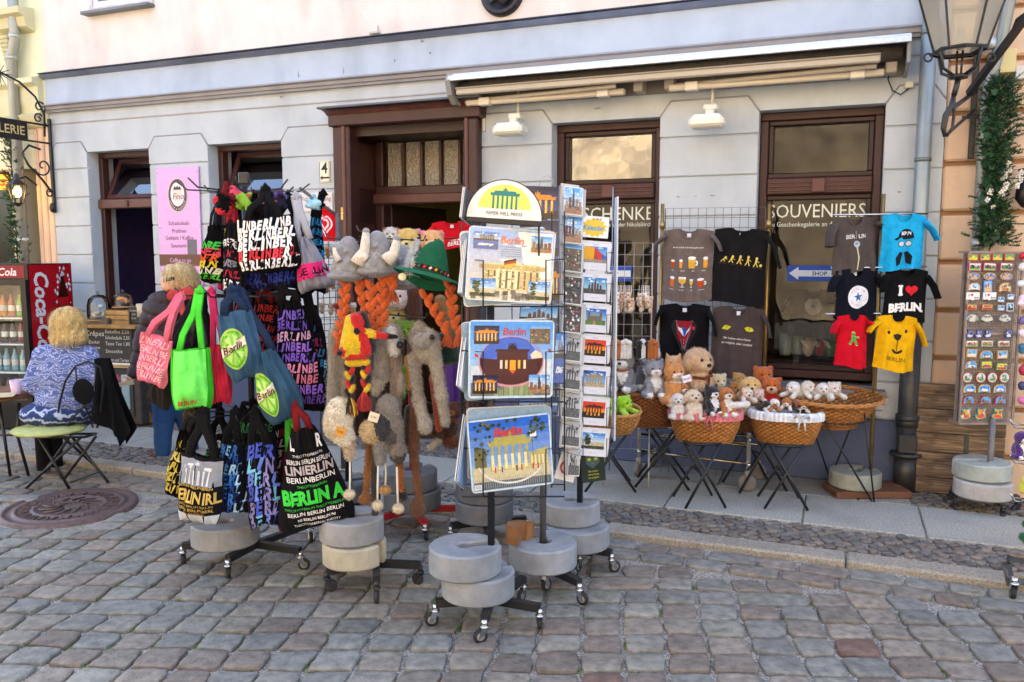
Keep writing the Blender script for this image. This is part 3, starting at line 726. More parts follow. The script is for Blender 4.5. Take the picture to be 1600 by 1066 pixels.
def castor(root,p,top,yaw,silver=True,s=1.0):
 """p = ground point (local), top = height of the arm underside"""
 m=MB();T=Matrix.Translation(p)@Matrix.Rotation(yaw,4,'Z');wr=.031*s;cc='#c9ccd0' if silver else '#2a2b2e'
 m.tube([(0,0,top+.012),(0,0,top-.018)],.013*s,cc,10,M=T);m.tube([(0,0,top-.014),(0,0,top-.022)],.019*s,cc,12,M=T)
 for y in(-.013*s,.013*s):m.prism([(-.014*s,top-.02),(.016*s,top-.02),(.030*s,wr*.8),(.016*s,wr*.7),(-.004*s,wr*1.5)],y-.0015,y+.0015,cc,M=T)
 f=m.build('castor',chrome if silver else plasticm,root)
 m=MB();W=T@Matrix.Translation((.018*s,0,wr))@Matrix.Rotation(R(90),4,'X')
 m.lathe([(0,-.009*s),(wr*.55,-.009*s),(wr*.6,-.007*s)],(0,0,0),'#8b8d90' if silver else '#3a3b3e',18,M=W);m.lathe([(wr*.6,-.010*s),(wr*.9,-.010*s),(wr,-.005*s),(wr,.005*s),(wr*.9,.010*s),(wr*.6,.010*s)],(0,0,0),'#222326' if silver else '#2c2d33',18,M=W);m.lathe([(wr*.6,.007*s),(wr*.55,.009*s),(0,.009*s)],(0,0,0),'#8b8d90' if silver else '#3a3b3e',18,M=W)
 m.build('wheel',rubber,f)
BLK='#1b1c1f'
def stand(name,label,cat,feet,ztop,center=None,pole_r=.016,col=BLK,silver=True,polecol=None,bar=.034,height=.088,foot_s=1.0):
 P=[gp(x,y,SZ)for x,y in feet]
 c=gp(*center,SZ)if center else sum(P,Vector())/len(P)
 t=thing(name,label,cat,(c.x,c.y,SZ))
 m=MB()
 for p in P:
  l=p-c;m.bar((0,0,height+bar/2),l+Vector((0,0,height+bar/2)),bar,col)
 m.build('foot_frame',blackmetal,t)
 for p in P:l=p-c;castor(t,l,height,random.uniform(0,6.28),silver,foot_s)
 m=MB();m.tube([(0,0,height+bar),(0,0,ztop-SZ)],pole_r,polecol or col,12);m.build('pole',blackmetal,t)
 return t,c
WC='#8e949b'
# the bag rack
RA,CA=stand('bag_rack','tall black rolling rack hung all round with lettered Berlin bags','rack',[(287,883),(357,905),(470,891),(486,846)],1.93,None)
weight('grey ring weight half hidden under the silver and gold lettered bags',CA+Vector((-.155,-.02,0)),SZ+.124,R(200),'#8b8d90',.172,.115)
def hooks(t,z,rad,n,a0=0,up=.05,arms=True):
 for k in range(n):
  m=MB();a=a0+2*math.pi*k/n;d=Vector((math.cos(a),math.sin(a),0))
  m.tube([Vector((0,0,z-SZ))+d*.01,Vector((0,0,z-SZ+.01))+d*rad*.9,Vector((0,0,z-SZ+up))+d*(rad+.02)],.0042,'#232427',6);m.build('hook_arm',blackmetal,t)
for z_,r_,a_ in((1.90,.30,.2),(1.38,.33,.5),(.78,.33,.1)):hooks(RA,z_,r_,8,a_)
m=MB();m.box((0,0,1.97-SZ),(.05,.04,.06),'#2a2b2d',.006);m.build('cap',plasticm,RA)
# the hat stand and the stands behind
RB,CB=stand('hat_stand','rolling stand hung with plush animal hats on grey and cream weights','stand',[(511,925),(589,940),(657,915),(590,893)],1.62,(588,912),silver=False,polecol='#4b4a4a')
weight('grey ring weight on top of the cream one below the plush hats',CB+Vector((-.115,.0,0)),SZ+.235,R(10),'#9a9da1',.158)
weight('cream ring weight under a grey one on the plush hat stand',CB+Vector((-.10,-.02,0)),SZ+.124,R(-20),'#bdb9a5',.155,.108)
RC,CC_=stand('plain_stand','black rolling stand with one dark weight behind the big lettered bag','stand',[(566,822),(500,818),(592,800),(520,800)],1.5,(545,815))
weight('dark grey ring weight on the foot behind the big black lettered bag',CC_+Vector((-.05,0,0)),SZ+.14,R(20),'#6c6e72',.16)
RD,CD=stand('red_stand','rolling stand with a red foot and red pole behind the plush hats','stand',[(592,838),(665,846),(740,820),(620,800)],1.45,(645,822),col='#a3191c')
weight('upper dark grey ring weight on the red foot',CD+Vector((-.01,0,0)),SZ+.238,R(60),'#6b6d70',.16)
weight('lower dark grey ring weight on the red foot',CD+Vector((0,0,0)),SZ+.124,R(50),'#6b6d70',.17,.112)
RE,CE=stand('book_rack','black rolling rack with thin booklets standing behind the placemats','rack',[(705,850),(764,868),(822,838),(755,824)],1.86,(757,842))
weight('upper dark ring weight low behind the bottom placemat',CE+Vector((0,0,0)),SZ+.240,R(110),'#66696e',.162)
weight('lower slate ring weight low behind the bottom placemat',CE+Vector((.0,0,0)),SZ+.124,R(70),'#6f7277',.165,.114)
RF,CF=stand('placemat_rack','front rolling wire rack holding three big shiny placemats','rack',[(681,978),(757,1004),(843,986),(818,938)],1.47,(768,972))
weight('pale grey ring weight on top of the pair nearest the viewer',CF+Vector((-.115,.0,0)),SZ+.238,R(12),WC,.160,.118)
weight('pale grey ring weight at the bottom of the pair nearest the viewer',CF+Vector((-.06,.02,0)),SZ+.122,R(28),WC,.162,.114)
RG,CG=stand('print_rack','rolling rack with night prints of the gate behind the placemats','rack',[(905,944),(795,915),(905,892),(850,925)],1.85,(848,915),polecol='#55575b')
weight('grey ring weight with a block of wood lying on it',CG+Vector((.0,-.03,0)),SZ+.122,R(105),WC,.165,.118)
RH,CH_=stand('postcard_rack','tall rolling wire rack of calendars and postcards','rack',[(955,895),(890,905),(852,880),(925,868)],1.83,(905,886))
weight('topmost pale ring weight on the calendar and postcard rack',CH_+Vector((-.045,.06,0)),SZ+.236,R(-5),WC,.158,.112)
weight('bottom pale ring weight on the calendar and postcard rack',CH_+Vector((-.01,.0,0)),SZ+.122,R(10),WC,.165,.112)
# the half ring of wood
m=MB();T=Matrix.Translation((0,0,0))
pl=[(.085*math.cos(a),.085*math.sin(a))for a in[R(60+20*k)for k in range(11)]]+[(.03*math.cos(a),.03*math.sin(a))for a in[R(260-28*k)for k in range(8)]]
m.prism(pl,0,.085,'#8a5f3a',axis='z');o=m.build('wood_block',wood);o.location=CG+Vector((-.10,-.06,0));o.location.z=SZ+.243;o.rotation_euler=(R(-5),R(4),R(-10));tagp(o,'curved block of brown wood lying on a grey ring weight','wood block')

# =============== BAGS ===============
def lerp(a,b,t):return a+(b-a)*t
def bag(label,px,py,Y,w0,w1,h,th,base,rows=(),yaw=0,tilt=0,strap=None,hook=None,sw=.03,group=None,cat='bag',fold=.0095,text_shear=.3,patch=None,flap=None,decor=None,name='bag',rt=.15,roll=0,pinch=0,rb=(.8,.3)):
 c=dp(px,py,Y);t=thing(name,label,cat,c,group=group,rot=(R(tilt),R(roll),R(yaw)))
 ph=[random.uniform(0,6.28)for _ in range(4)]
 def prof(s,q):
  w_=lerp(w0,w1,q**.8)*math.sqrt(1-rb[1]*max(0,(q-rb[0])/(1-rb[0]))**2)*(1-pinch*(1-q)**2)
  tk=th*(.22+.78*min(1,q*1.5)**.8)*math.sqrt(max(0,1-max(0,(q-1+rt)/rt)**2))*(1-abs(s)**3)
  z=-q*h*(1-.03*math.cos(s*1.5))-(.012*h*math.sin(3*s+ph[3]))
  f=fold*(math.sin(9*s+ph[0]+3*q)*(1-q*.3)+.7*math.sin(17*s+ph[1]-5*q)+.8*math.sin(11*q+4*s+ph[2]))
  return w_*s/2,tk/2,z,f
 def front(s,q,off=0):x,tk,z,f=prof(s,q);return(x,-tk-f*.7-off,z)
 def back(s,q):x,tk,z,f=prof(s,q);return(x,tk+.002-f*.5,z)
 m=MB();bc=C(base)
 m.grid(lambda a,b:front(2*a-1,1-b),44,36,base);m.grid(lambda a,b:back(1-2*a,1-b),16,14,base)
 m.build('body',cloth,t)
 def mp(x,y):
  q=min(.985,max(.01,-y/h));w_=lerp(w0,w1,q**.8)*(1-pinch*(1-q)**2);s=max(-.985,min(.985,x/(w_/2)));return front(s,q,.0042)
 if rows:
  p=MB();p.curved=True;n=len(rows)
  for r in rows:
   txt,colr,q,hh=r[:4];bold=r[4]if len(r)>4 else .03;mode=r[5]if len(r)>5 else 'g'
   w_=lerp(w0,w1,q**.8)*.97
   if mode=='g':                                   # hand drawn letters, each a little different
    x=-w_/2;tx=txt.replace(' ','');i=random.choice((0,0,0,3))
    while x<w_/2-hh*.55:
     ch=tx[i%len(tx)];i+=1;cw=hh*random.uniform(.54,.78)
     cc=colr if isinstance(colr,str)else random.choice(colr)
     p.text(ch,x+cw/2,-q*h+random.uniform(-.08,.08)*hh,hh*random.uniform(1.0,1.22),cc,mp,min(bold,.045)+.008,text_shear,cw*1.05,random.uniform(-.1,.1));x+=cw
   else:p.text(txt,0,-q*h,hh,colr,mp,bold,0,w_)
  p.build('print',inkm,t)
 if decor:decor(t,mp,front)
 if strap:
  hp=dp(*hook,Y)if len(hook)==2 else Vector(hook)
  Mi=(Matrix.Translation(c)@Euler((R(tilt),R(roll),R(yaw))).to_matrix().to_4x4()).inverted();hl=Mi@hp
  for sy in(-1,1):
   m=MB();x0=w0*.30
   for sx in(-1,1):
    pts=[Vector((sx*x0,sy*.010,-.012)),Vector((sx*x0*.9,sy*.012,.03)).lerp(hl,.15),Vector((sx*x0*.5,sy*.012,0)).lerp(hl,.6)+Vector((0,sy*.004,0)),hl+Vector((sx*.006,sy*.01,0))]
    m.tube(pts,[(sw*.42,.002)]*4,strap,6,flat=(0,1,0))
   m.tube([hl+Vector((-.012,sy*.01,-.02)),hl+Vector((0,sy*.01,.008)),hl+Vector((.012,sy*.01,-.02))],[(sw*.4,.003)]*3,strap,6,flat=(0,1,0))
   m.build('strap',cloth,t)
 return t
BB='#0a090c';GB='bags hung on the tall bag rack'
YA=CA.y
WH='#e9e6e2'
bag('black bag with rows of white Berlin letters and one red row in the top tier',412,340,YA-.28,.26,.30,.26,.10,BB,
 [('BERLIN',WH,.12,.042,.05),('BERLIN',WH,.30,.042,.05),('BERLIN',WH,.48,.044,.05),('BERLIN',['#c8343c','#d8424a',WH],.66,.042,.05),('BERLIN',WH,.84,.040,.05)],6,0,'#17171a',(415,292),.034,GB,roll=-6)
bag('bulging black bag with green, orange and yellow letters at the upper left',336,352,YA-.12,.09,.15,.29,.15,BB,
 [('BERLIN','#46c34a',.34,.030),('BERLIN','#d2455c',.46,.030),('BERLIN','#e0562f',.56,.03),('BERLIN','#d9c22f',.67,.03),('BERLIN','#d8d6b8',.78,.03),('BERLIN','#4fb83a',.88,.027)],-38,0,'#151417',(345,300),.03,GB,pinch=.3)
bag('narrow black and red bag with white letters in the top tier',363,345,YA-.24,.06,.11,.36,.10,'#1b1a1f',
 [('BER',WH,.30,.035),('LIN','#c03244',.45,.03),('BER','#8e8b92',.58,.03),('NLI','#b5283b',.72,.03),('BERL',WH,.86,.035)],-20,0,'#a3283c',(358,296),.03,GB)
bag('dark bag with blue Berlin letters peeping out below the white lettered bag',425,404,YA-.16,.27,.31,.15,.12,'#14131c',
 [('BERLIN','#8a8372',.22,.028),('BERLIN','#2d3a94',.62,.040,.05),('BERLIN','#27327e',.88,.03)],4,0,'#17171a',(420,300),.03,GB,roll=-5)
def dec_band(t,mp,front):
 m=MB();m.grid(lambda a,b:mp(-.15+.3*a,-.20+.075*b),12,4,'#d6256f');m.text('BERLIN',0,-.163,.034,BB,lambda x,y:Vector(mp(x,y))+Vector((0,-.002,0)),.03,0,.17)
 m.text('BERLIN BERLIN',0,-.192,.012,'#4a1030',lambda x,y:Vector(mp(x,y))+Vector((0,-.002,0)),.0,0,.16);m.build('pink_band',inkm,t)
bag('grey bag with a hot pink Berlin band at the right of the top tier',474,372,YA-.22,.09,.19,.26,.12,'#8b8b95',[],14,0,'#adadb5',(462,305),.045,GB,decor=dec_band,roll=-14,pinch=.35)
bag('black bag with light blue letters hanging farthest right in the top tier',494,335,YA-.02,.05,.09,.40,.10,'#101016',
 [('BERL','#2a86b5',.10+.13*k_,.030)for k_ in range(7)],30,0,'#121216',(505,300),.03,GB)
# bunched cloth on the upper hooks
def bunch(label,px,py,Y,r,cols,grp='bunched bags knotted over the upper hooks'):
 c=dp(px,py,Y);pr=[]
 for k_ in range(9):pr.append(K([random.uniform(-r,r)*.6 for _ in range(3)],[random.uniform(-r,r)*.9 for _ in range(3)],r*.33,r*.22,random.choice(cols)))
 m=sdf(pr,.008,.008);o=m.build('bunched_bag',cloth);o.location=c;return tagp(o,label,'bag',grp)
bunch('knotted yellow and orange lettered cloth on the upper left hook',347,322,YA-.28,.055,['#d9502c','#e2b02e',BB,'#c62f3a'])
bunch('knotted red and pink cloth round the top of the bag rack pole',362,300,YA-.28,.05,['#d44a5c',BB,'#e58a8f','#6a1f24'])
bunch('knotted green and pink cloth right of the pole top',379,315,YA-.25,.045,['#c94458','#7fae3a',BB])
bunch('knotted violet cloth on a hook beside the white lettered bag',436,312,YA-.1,.05,['#4a2f6b','#2a2338','#6f5a9a'])
bunch('knotted blue and black cloth on the far right hook of the top tier',493,318,YA-.15,.045,['#2f88b0',BB,'#9fc9dc'])
bunch('dark bunched bag beneath the top tier',482,425,YA-.1,.08,['#2b1420',BB,'#3a1530','#171520'])
bunch('magenta and black bunched bag below the narrow bag',352,443,YA-.1,.06,['#c22a5c',BB,'#27202a'])
# middle tier
bag('pink tote bag with faint white Berlin letters pulled out by the standing customer',247,525,YA-.35,.17,.175,.24,.05,'#dd7388',
 [('BERLIN','#f1c2cb',.14+.17*k_,.030,.0)for k_ in range(5)],-14,0,'#d96a80',(283,462),.04,GB,roll=14,rt=.08)
bag('dark charcoal bag hanging behind the pink tote',262,552,YA-.22,.10,.15,.28,.10,'#2b2829',[],-25,0,'#1d1b1c',(310,462),.045,GB,roll=16)
def dec_flap(t,mp,front):
 m=MB()
 def F(a,b):
  x=-.5+a;q=.02+.93*b;p=front(x*1.62-.05,q,.012+.012*math.sin(b*3));return p
 m.grid(F,14,12,'#74ea60');m.build('flap',cloth,t)
 m=MB();Fm=lambda x,y:F(.5+x/.22,-y/.3)if 1 else 0
 m.text('BERLIN',-.03,-.235,.012,'#b6b12e',lambda x,y:Vector(F(max(0,min(1,.5+x/.20)),max(0,min(1,-y/.29))))+Vector((0,-.003,0)),0,0,.07)
 m.text('BERLIN',-.02,-.262,.026,'#c4572c',lambda x,y:Vector(F(max(0,min(1,.5+x/.20)),max(0,min(1,-y/.29))))+Vector((0,-.003,0)),.03,.2,.12);m.build('print',inkm,t)
bag('bright lime green messenger bag with a front flap',298,545,YA-.36,.17,.20,.29,.13,'#3fc42a',[],16,0,'#52dd3e',(312,452),.036,GB,decor=dec_flap,rt=.3,rb=(.6,.4))
bag('hot pink and red bag squeezed between the lime and the blue bags',341,540,YA-.24,.08,.13,.29,.12,'#d8304a',[],12,0,'#e03a6c',(330,452),.03,GB,rt=.45,rb=(.5,.5))
def lime_badge(rx,rz,cz,cx,word):
 def dec(t,mp,front):
  m=MB();m.curved=True;cc=[(1.0,'#a7c85a',.0),(.9,'#5fae2c',.0012),(.80,'#8ecb4c',.002)]
  for s_,col,o_ in cc:
   m.flat([(cx+rx*s_*math.cos(2*math.pi*k/28),cz+rz*s_*math.sin(2*math.pi*k/28))for k in range(28)],lambda x,y:Vector(mp(x,y))+Vector((0,-.004-o_,0)),col)
  for k in range(7):
   a=2*math.pi*k/7+.3;m.flat([(cx+rx*.15*math.cos(a),cz+rz*.15*math.sin(a)),(cx+rx*.72*math.cos(a-.28),cz+rz*.72*math.sin(a-.28)),(cx+rx*.72*math.cos(a+.28),cz+rz*.72*math.sin(a+.28))],lambda x,y:Vector(mp(x,y))+Vector((0,-.0105,0)),'#b9e07a')
  m.flat([(cx-rx*.95,cz-.030),(cx+rx*.95,cz+.012),(cx+rx*.95,cz+.052),(cx-rx*.95,cz+.010)],lambda x,y:Vector(mp(x,y))+Vector((0,-.013,0)),'#e8dcc4')
  m.text(word,cx,cz+.010,.034,'#5c1f24',lambda x,y:Vector(mp(x,y))+Vector((0,-.016,0)),.015,.3,rx*1.7,.2);m.build('lime_badge',inkm,t)
 return dec
bag('blue grey bag with a round lime print above the other blue one',366,487,YA-.38,.15,.20,.33,.13,'#3b5a74',[],22,0,'#26344f',(362,450),.05,GB,decor=lime_badge(.060,.098,-.17,-.035,'Berlin'),rt=.45,roll=-8,rb=(.45,.72))
bag('larger blue grey bag with a long lime print hanging below and right',412,548,YA-.34,.13,.25,.36,.13,'#36566e',[],18,0,'#26344f',(372,452),.05,GB,decor=lime_badge(.05,.11,-.20,-.055,'Berlin'),rt=.4,roll=-16,pinch=.3,rb=(.5,.7))
bag('long black bag with rows of purple and pink letters in the middle tier',452,470,YA-.22,.13,.26,.56,.12,BB,
 [('BERLIN',c_,.12+.095*k_,.038,.03)for k_,c_ in enumerate(['#7a5fc0','#6a4bb0','#c99ab8','#8a63c4','#7b58c0','#d98aa8','#c9728c','#8d5fc8','#5a3a84'])],10,0,'#141317',(440,448),.045,GB,roll=-6,pinch=.25)
bag('black bag with red and turquoise scribbled letters at the right of the middle tier',492,520,YA-.06,.10,.15,.38,.10,'#15121a',
 [('BERLIN',['#c23345','#3a7fa8','#b02c5c','#8fb9cc'],.14+.14*k_,.034)for k_ in range(6)],26,0,'#131216',(478,452),.04,GB)
bag('black and red lettered bag hanging behind the blue ones',414,470,YA+.02,.12,.16,.40,.10,'#17121a',[('BERLIN','#b8322f',.1+.13*k_,.032)for k_ in range(7)],0,0,'#8e2428',(412,452),.03,GB)
# lower tier
bag('black bag with yellow Berlin letters sticking out at the lower left',292,672,YA-.14,.08,.21,.37,.14,BB,
 [('BERLIN',c_,.2+.15*k_,.040,.03)for k_,c_ in enumerate(['#c9b24a','#d8c668','#cdb94f','#d6c25c','#c2ad46'])],-32,0,'#151416',(318,640),.04,GB,roll=12,pinch=.35)
def gate2d(w,h,ncol=6):
 """front of a colonnaded gate as flat shapes, origin at the middle of its foot"""
 S=[];cw=w/(ncol*2.2)
 for k in range(ncol):
  x=-w/2+w*(k+.5)/ncol;S.append([(x-cw/2,0),(x+cw/2,0),(x+cw*.42,h*.60),(x-cw*.42,h*.60)])
 S.append([(-w*.52,h*.60),(w*.52,h*.60),(w*.52,h*.70),(-w*.52,h*.70)])
 S.append([(-w*.54,h*.70),(w*.54,h*.70),(w*.55,h*.73),(-w*.55,h*.73)])
 S.append([(-w*.40,h*.73),(w*.40,h*.73),(w*.38,h*.82),(-w*.38,h*.82)])
 for dx in(-.06,-.02,.02,.06):S.append([(w*(dx-.014),h*.82),(w*(dx+.014),h*.82),(w*(dx+.020),h*.91),(w*(dx-.006),h*.93)])
 S.append([(-w*.015,h*.82),(w*.015,h*.82),(w*.008,h),(-w*.008,h)])
 return S
def dec_gate(t,mp,front):
 m=MB();mf=lambda x,y:Vector(mp(x,y))+Vector((0,-.003,0))
 m.grid(lambda a,b:mp(-.11+.22*a,-.135+.12*b),12,6,'#8d9096')
 for p in gate2d(.13,.115,6):m.flat([(x,y-.13)for x,y in p],mf,'#d5d7dc')
 m.build('gate_print',inkm,t);m=MB();m.grid(lambda a,b:mp(-.12+.24*a,-.325+.05*b),12,5,'#c5c8cc',False);m.build('silver_hem',inkm,t)
bag('silver topped black bag with a printed gate and gold letters',316,712,YA-.38,.22,.22,.33,.14,'#17151a',
 [('BERLIN BERLIN BERLIN','#c2a24e',.43,.012,.02,'s'),('BERLIN IRL','#d3b35c',.57,.055,.03,'s'),('BERLIN BERLIN BERLIN','#b8994a',.70,.012,.0,'s'),('BERLIN BERLIN BERL','#c2a24e',.76,.014,.02,'s'),('BERLIN BERLIN','#b8994a',.82,.012,.0,'s')],-8,0,'#151416',(318,640),.05,GB,decor=dec_gate,roll=5,rb=(.7,.35),rt=.3)
bag('small black bag full of blue graffiti letters in the lowest tier',362,690,YA-.28,.10,.16,.36,.12,'#12131c',
 [('BERLIN',['#3f78c0','#7fb6dc','#27509a','#a9cfe6'],.10+.13*k_,.044)for k_ in range(7)],4,0,'#141317',(368,640),.04,GB)
bag('long black bag with lilac and sky blue graffiti letters in the lowest tier',405,690,YA-.30,.12,.19,.43,.12,'#14131b',
 [('BERLIN',['#6f86d8','#8d86c0','#4d5fc4','#79c3e0'],.1+.16*k_,.062)for k_ in range(6)],8,0,'#141317',(398,640),.045,GB,roll=-4)
def dec_big(t,mp,front):
 m=MB()
 R_=[('L         R',WH,-.07,.06,.04),('THECITYOFBERLIN',WH,-.125,.012,0),('BERLIN BERLIN BERLIN',WH,-.155,.022,.01),('LINIERLIN','#b9aeb0',-.195,.042,.03),('BERLINBERLIN',WH,-.24,.026,.01),
   ('THECITYOFBERLIN','#45c04a',-.272,.012,0),('BERLIN A','#3fd045',-.325,.066,.05),('THECITYOFBERLIN THECITYOFBERLIN','#45c04a',-.380,.012,0),('BERLIN BERLIN BERLIN',WH,-.405,.019,.01),
   ('NI BERLIN BERLIN NI',WH,-.435,.014,.01),('THECITYOFBERLIN THECITY',WH,-.460,.013,0)]
 for tx,c_,y,hh,bo in R_:
  q=-y/.5;w_=lerp(.10,.40,q**.8)*.93;m.text(tx,0,y,hh,c_,mp,bo,0,w_)
 m.build('print',inkm,t)
bag('big black triangular bag with green and white Berlin words in the lowest tier',474,668,YA-.33,.10,.40,.50,.15,'#131215',[],14,0,'#7d1f24',(455,625),.04,GB,decor=dec_big,roll=-7,rt=.12)
bag('dark red lettered bag showing under the big triangular bag',462,700,YA-.18,.12,.28,.42,.10,'#4a1619',[('BERLIN BERLIN','#8f4046',.93,.02,.01,'s')],8,0,'#49c23f',(446,626),.035,GB,roll=-4)
bag('black bag with dark green lettering deep in the lowest tier',395,640,YA-.05,.2,.26,.30,.10,'#15171a',[('BERLIN','#2f6a3c',.3,.04),('BERLIN','#24522f',.6,.04)],0,0,'#141416',(395,625),.03,GB)
bag('olive brown bag beside the customer at the lower left',300,630,YA-.02,.08,.12,.14,.08,'#4a4030',[],-20,0,'#2c281f',(305,600),.03,GB)

# more bags round the back of the rack
for lb,px,py,d_,w0_,w1_,h_,c_,cols,hk,yw in(
 ('black bag with red and white letters at the back of the top tier',395,345,.10,.2,.26,.34,BB,['#b8323c',WH],(396,302),20),
 ('black and pink lettered bag at the back right of the top tier',448,350,.06,.16,.2,.34,'#140d14',['#d85a8c','#e8a0b8','#7a5fc0'],(450,303),10),
 ('black bag with yellow scribbles behind the narrow red one',350,352,.02,.14,.16,.30,BB,['#d8c02f','#e0562f'],(350,300),-10),
 ('dark bag with pink letters at the back left of the middle tier',388,470,.12,.14,.18,.36,'#120f16',['#b02c4c','#6a4bb0'],(388,455),0),
 ('black bag with violet letters behind the purple one',470,478,.02,.16,.22,.50,'#100d14',['#5a3a84','#3a7fa8','#8a2f4c'],(468,452),18),
 ('charcoal bag behind the pink and the lime bags',318,540,-.02,.14,.18,.34,'#1c1a1b',['#2a2829'],(316,455),0),
 ('black bag with teal and white letters at the back left of the lowest tier',342,680,.0,.14,.2,.40,BB,['#3fa0a8','#b9c8cc','#2f8a4c'],(344,640),-12),
 ('black bag with crimson letters at the back right of the lowest tier',438,660,.06,.14,.24,.44,'#140c0e',['#a02c3c','#c9c0c4'],(436,628),12),
 ('dark bag with dim blue scribbles at the very back of the lowest tier',380,668,.14,.2,.26,.36,BB,['#27407a','#2f6a8a'],(382,640),0)):
 bag(lb,px,py,YA+d_,w0_,w1_,h_,.11,c_,[('BERLIN',cols,.12+.125*k_,.036,.03)for k_ in range(7)],yw,0,'#111013',hk,.035,GB)
# =============== PICTURES, PLACEMATS, CALENDARS, POSTCARDS ===============
def rect(a,b,c,d):return[(a,b),(c,b),(c,d),(a,d)]
def pic(m,F,x0,y0,x1,y1,kind,rnd):
 """a small printed view; F(x, y, lift) is the sheet's surface"""
 W,H=x1-x0,y1-y0
 def fl(poly,col,l):m.flat(poly,lambda a,b:F(x0+a*W,y0+b*H,l),C(col))
 def blobs(n,ya,yb,cols,s,l,xa=0,xb=1):
  for _ in range(n):
   a,b=rnd.uniform(xa+s*.6,xb-s*.6),rnd.uniform(ya+s*.3,yb-s*.3);k_=rnd.randint(5,7);q=rnd.uniform(.5,1)*s
   fl([(a+q*math.cos(6.28*i/k_)*rnd.uniform(.6,1.1)*.6,b+q*math.sin(6.28*i/k_)*rnd.uniform(.6,1.1)*.8*.6)for i in range(k_)],jit(rnd.choice(cols),.2,rnd),l+rnd.uniform(0,.0001))
 def sky_(c0,c1,n=6,yb=0.0):
  c0,c1=C(c0),C(c1)
  for i in range(n):
   t=i/(n-1);fl(rect(0,lerp(yb,1,i/n),1,lerp(yb,1,(i+1)/n)),tuple(c1[q]*(1-t)+c0[q]*t for q in range(3)),.0004)
 L1,L2,L3=.0007,.0010,.0013
 if kind=='gate':
  sky_('#1f57b4','#8fbbe0',6,.2);fl(rect(0,0,1,.26),'#b9a98c',L1)
  blobs(8,.8,1,['#3d4a2e','#26331e'],.12,L1,0,.3)
  for p in gate2d(.72,.66,6):fl([(.52+a,.2+b)for a,b in p],'#a38f52',L2)
  blobs(10,.14,.26,['#8d5f4c','#44403c','#d8cfc4'],.05,L3)
 elif kind=='night':
  sky_('#10163a','#3a4478',6,.2);fl(rect(0,0,1,.24),'#3a2418',L1)
  for p in gate2d(.86,.72,6):fl([(.5+a,.16+b)for a,b in p],'#d3872a',L2)
  for k_ in range(6):fl(rect(.1+.145*k_,.17,.15+.145*k_,.56),'#f3c75a',L3)
 elif kind=='sunset':
  fl(rect(0,.3,1,1),'#d8401c',.0004);fl(rect(0,.3,1,.58),'#f08a24',.0005);fl(rect(0,0,1,.36),'#2a211e',L1)
  for p in gate2d(.74,.62,6):fl([(.5+a,.28+b)for a,b in p],'#2c2320',L2)
  for k_ in range(4):fl(rect(.2+.17*k_,.15,.27+.17*k_,.34),'#f2a62c',L3)
 elif kind=='dome':
  sky_('#1d60bc','#8fbde2',6,.25);fl(rect(0,0,1,.28),'#59803c',L1);fl([(.42,0),(.58,0),(.53,.28),(.47,.28)],'#b88a70',L2)
  fl(rect(.18,.25,.82,.55),'#6d685c',L2);fl([(.5+.17*math.cos(a),.55+.24*math.sin(a))for a in[3.1416*i/10 for i in range(11)]],'#7b9aa0',L2)
  for c_ in(.24,.76):fl([(c_-.06,.55),(c_+.06,.55),(c_+.05,.72),(c_,.84),(c_-.05,.72)],'#5d5a52',L2)
  fl(rect(.49,.78,.51,.92),'#4c4a42',L3)
 elif kind=='castle':
  sky_('#2f86c4','#a8d0e4',6,.2);fl(rect(0,0,1,.3),'#4a4a4c',L1)
  for c_,h_ in((.25,.5),(.38,.6),(.5,.78),(.62,.6),(.75,.5)):fl([(c_-.05,.22),(c_+.05,.22),(c_+.04,h_),(c_,h_+.1),(c_-.04,h_)],'#4b3b38',L2)
 elif kind=='wall':
  sky_('#3f86d0','#8fbde6',4,.3);fl(rect(0,0,1,.2),'#9c8f80',L1);fl([(0,.2),(.55,.2),(.45,.95),(0,1)],'#dfa51f',L2);fl([(.45,.2),(.8,.2),(.78,.6),(.45,.95)],'#c63a44',L2);fl([(.8,.2),(1,.2),(1,.4),(.78,.6)],'#3f66b8',L2)
 elif kind=='river':
  sky_('#5a86c4','#c4d6e8',4,.5);fl(rect(0,0,1,.5),'#5d6fa8',L1);fl(rect(.0,.5,1,.6),'#5a5448',L2)
  for k_ in range(6):fl(rect(.25+.1*k_,.58,.33+.1*k_,rnd.uniform(.72,.95)),jit('#8a7c6c',.2,rnd),L2)
  fl([(.15,.2),(.75,.2),(.82,.32),(.25,.34)],'#e4e4e2',L3)
 elif kind=='park':
  sky_('#3d86cf','#bcd9ee',4,.4);fl(rect(0,0,1,.2),'#31402a',L1);fl(rect(.35,.2,1,.45),'#cdbd98',L2);blobs(16,.2,.95,['#2b3c22','#42582e','#1f2c1a'],.22,L3,0,.45)
 elif kind=='town':
  sky_('#5fa0dc','#cfe2f0',4,.35);fl(rect(0,0,1,.3),'#a87e5e',L1)
  for k_ in range(5):fl(rect(.05+.19*k_,.2,.2+.19*k_,rnd.uniform(.45,.65)),jit(rnd.choice(['#7a5f4c','#a58a6a','#8a4f3c']),.2,rnd),L2)
  fl([(.42,.3),(.56,.3),(.54,.75),(.49,.98),(.44,.75)],'#4f4a42',L3)
 elif kind=='bw':
  fl(rect(0,0,1,1),'#b8b8b6',.0004);fl(rect(0,0,1,.35),'#5b5b59',L1);blobs(12,.25,.8,['#3a3a39','#6c6c6a','#8f8f8c'],.2,L2)
  for k_ in range(4):fl(rect(.2+.15*k_,.3,.27+.15*k_,rnd.uniform(.55,.85)),'#454543',L3)
 elif kind=='crowd':
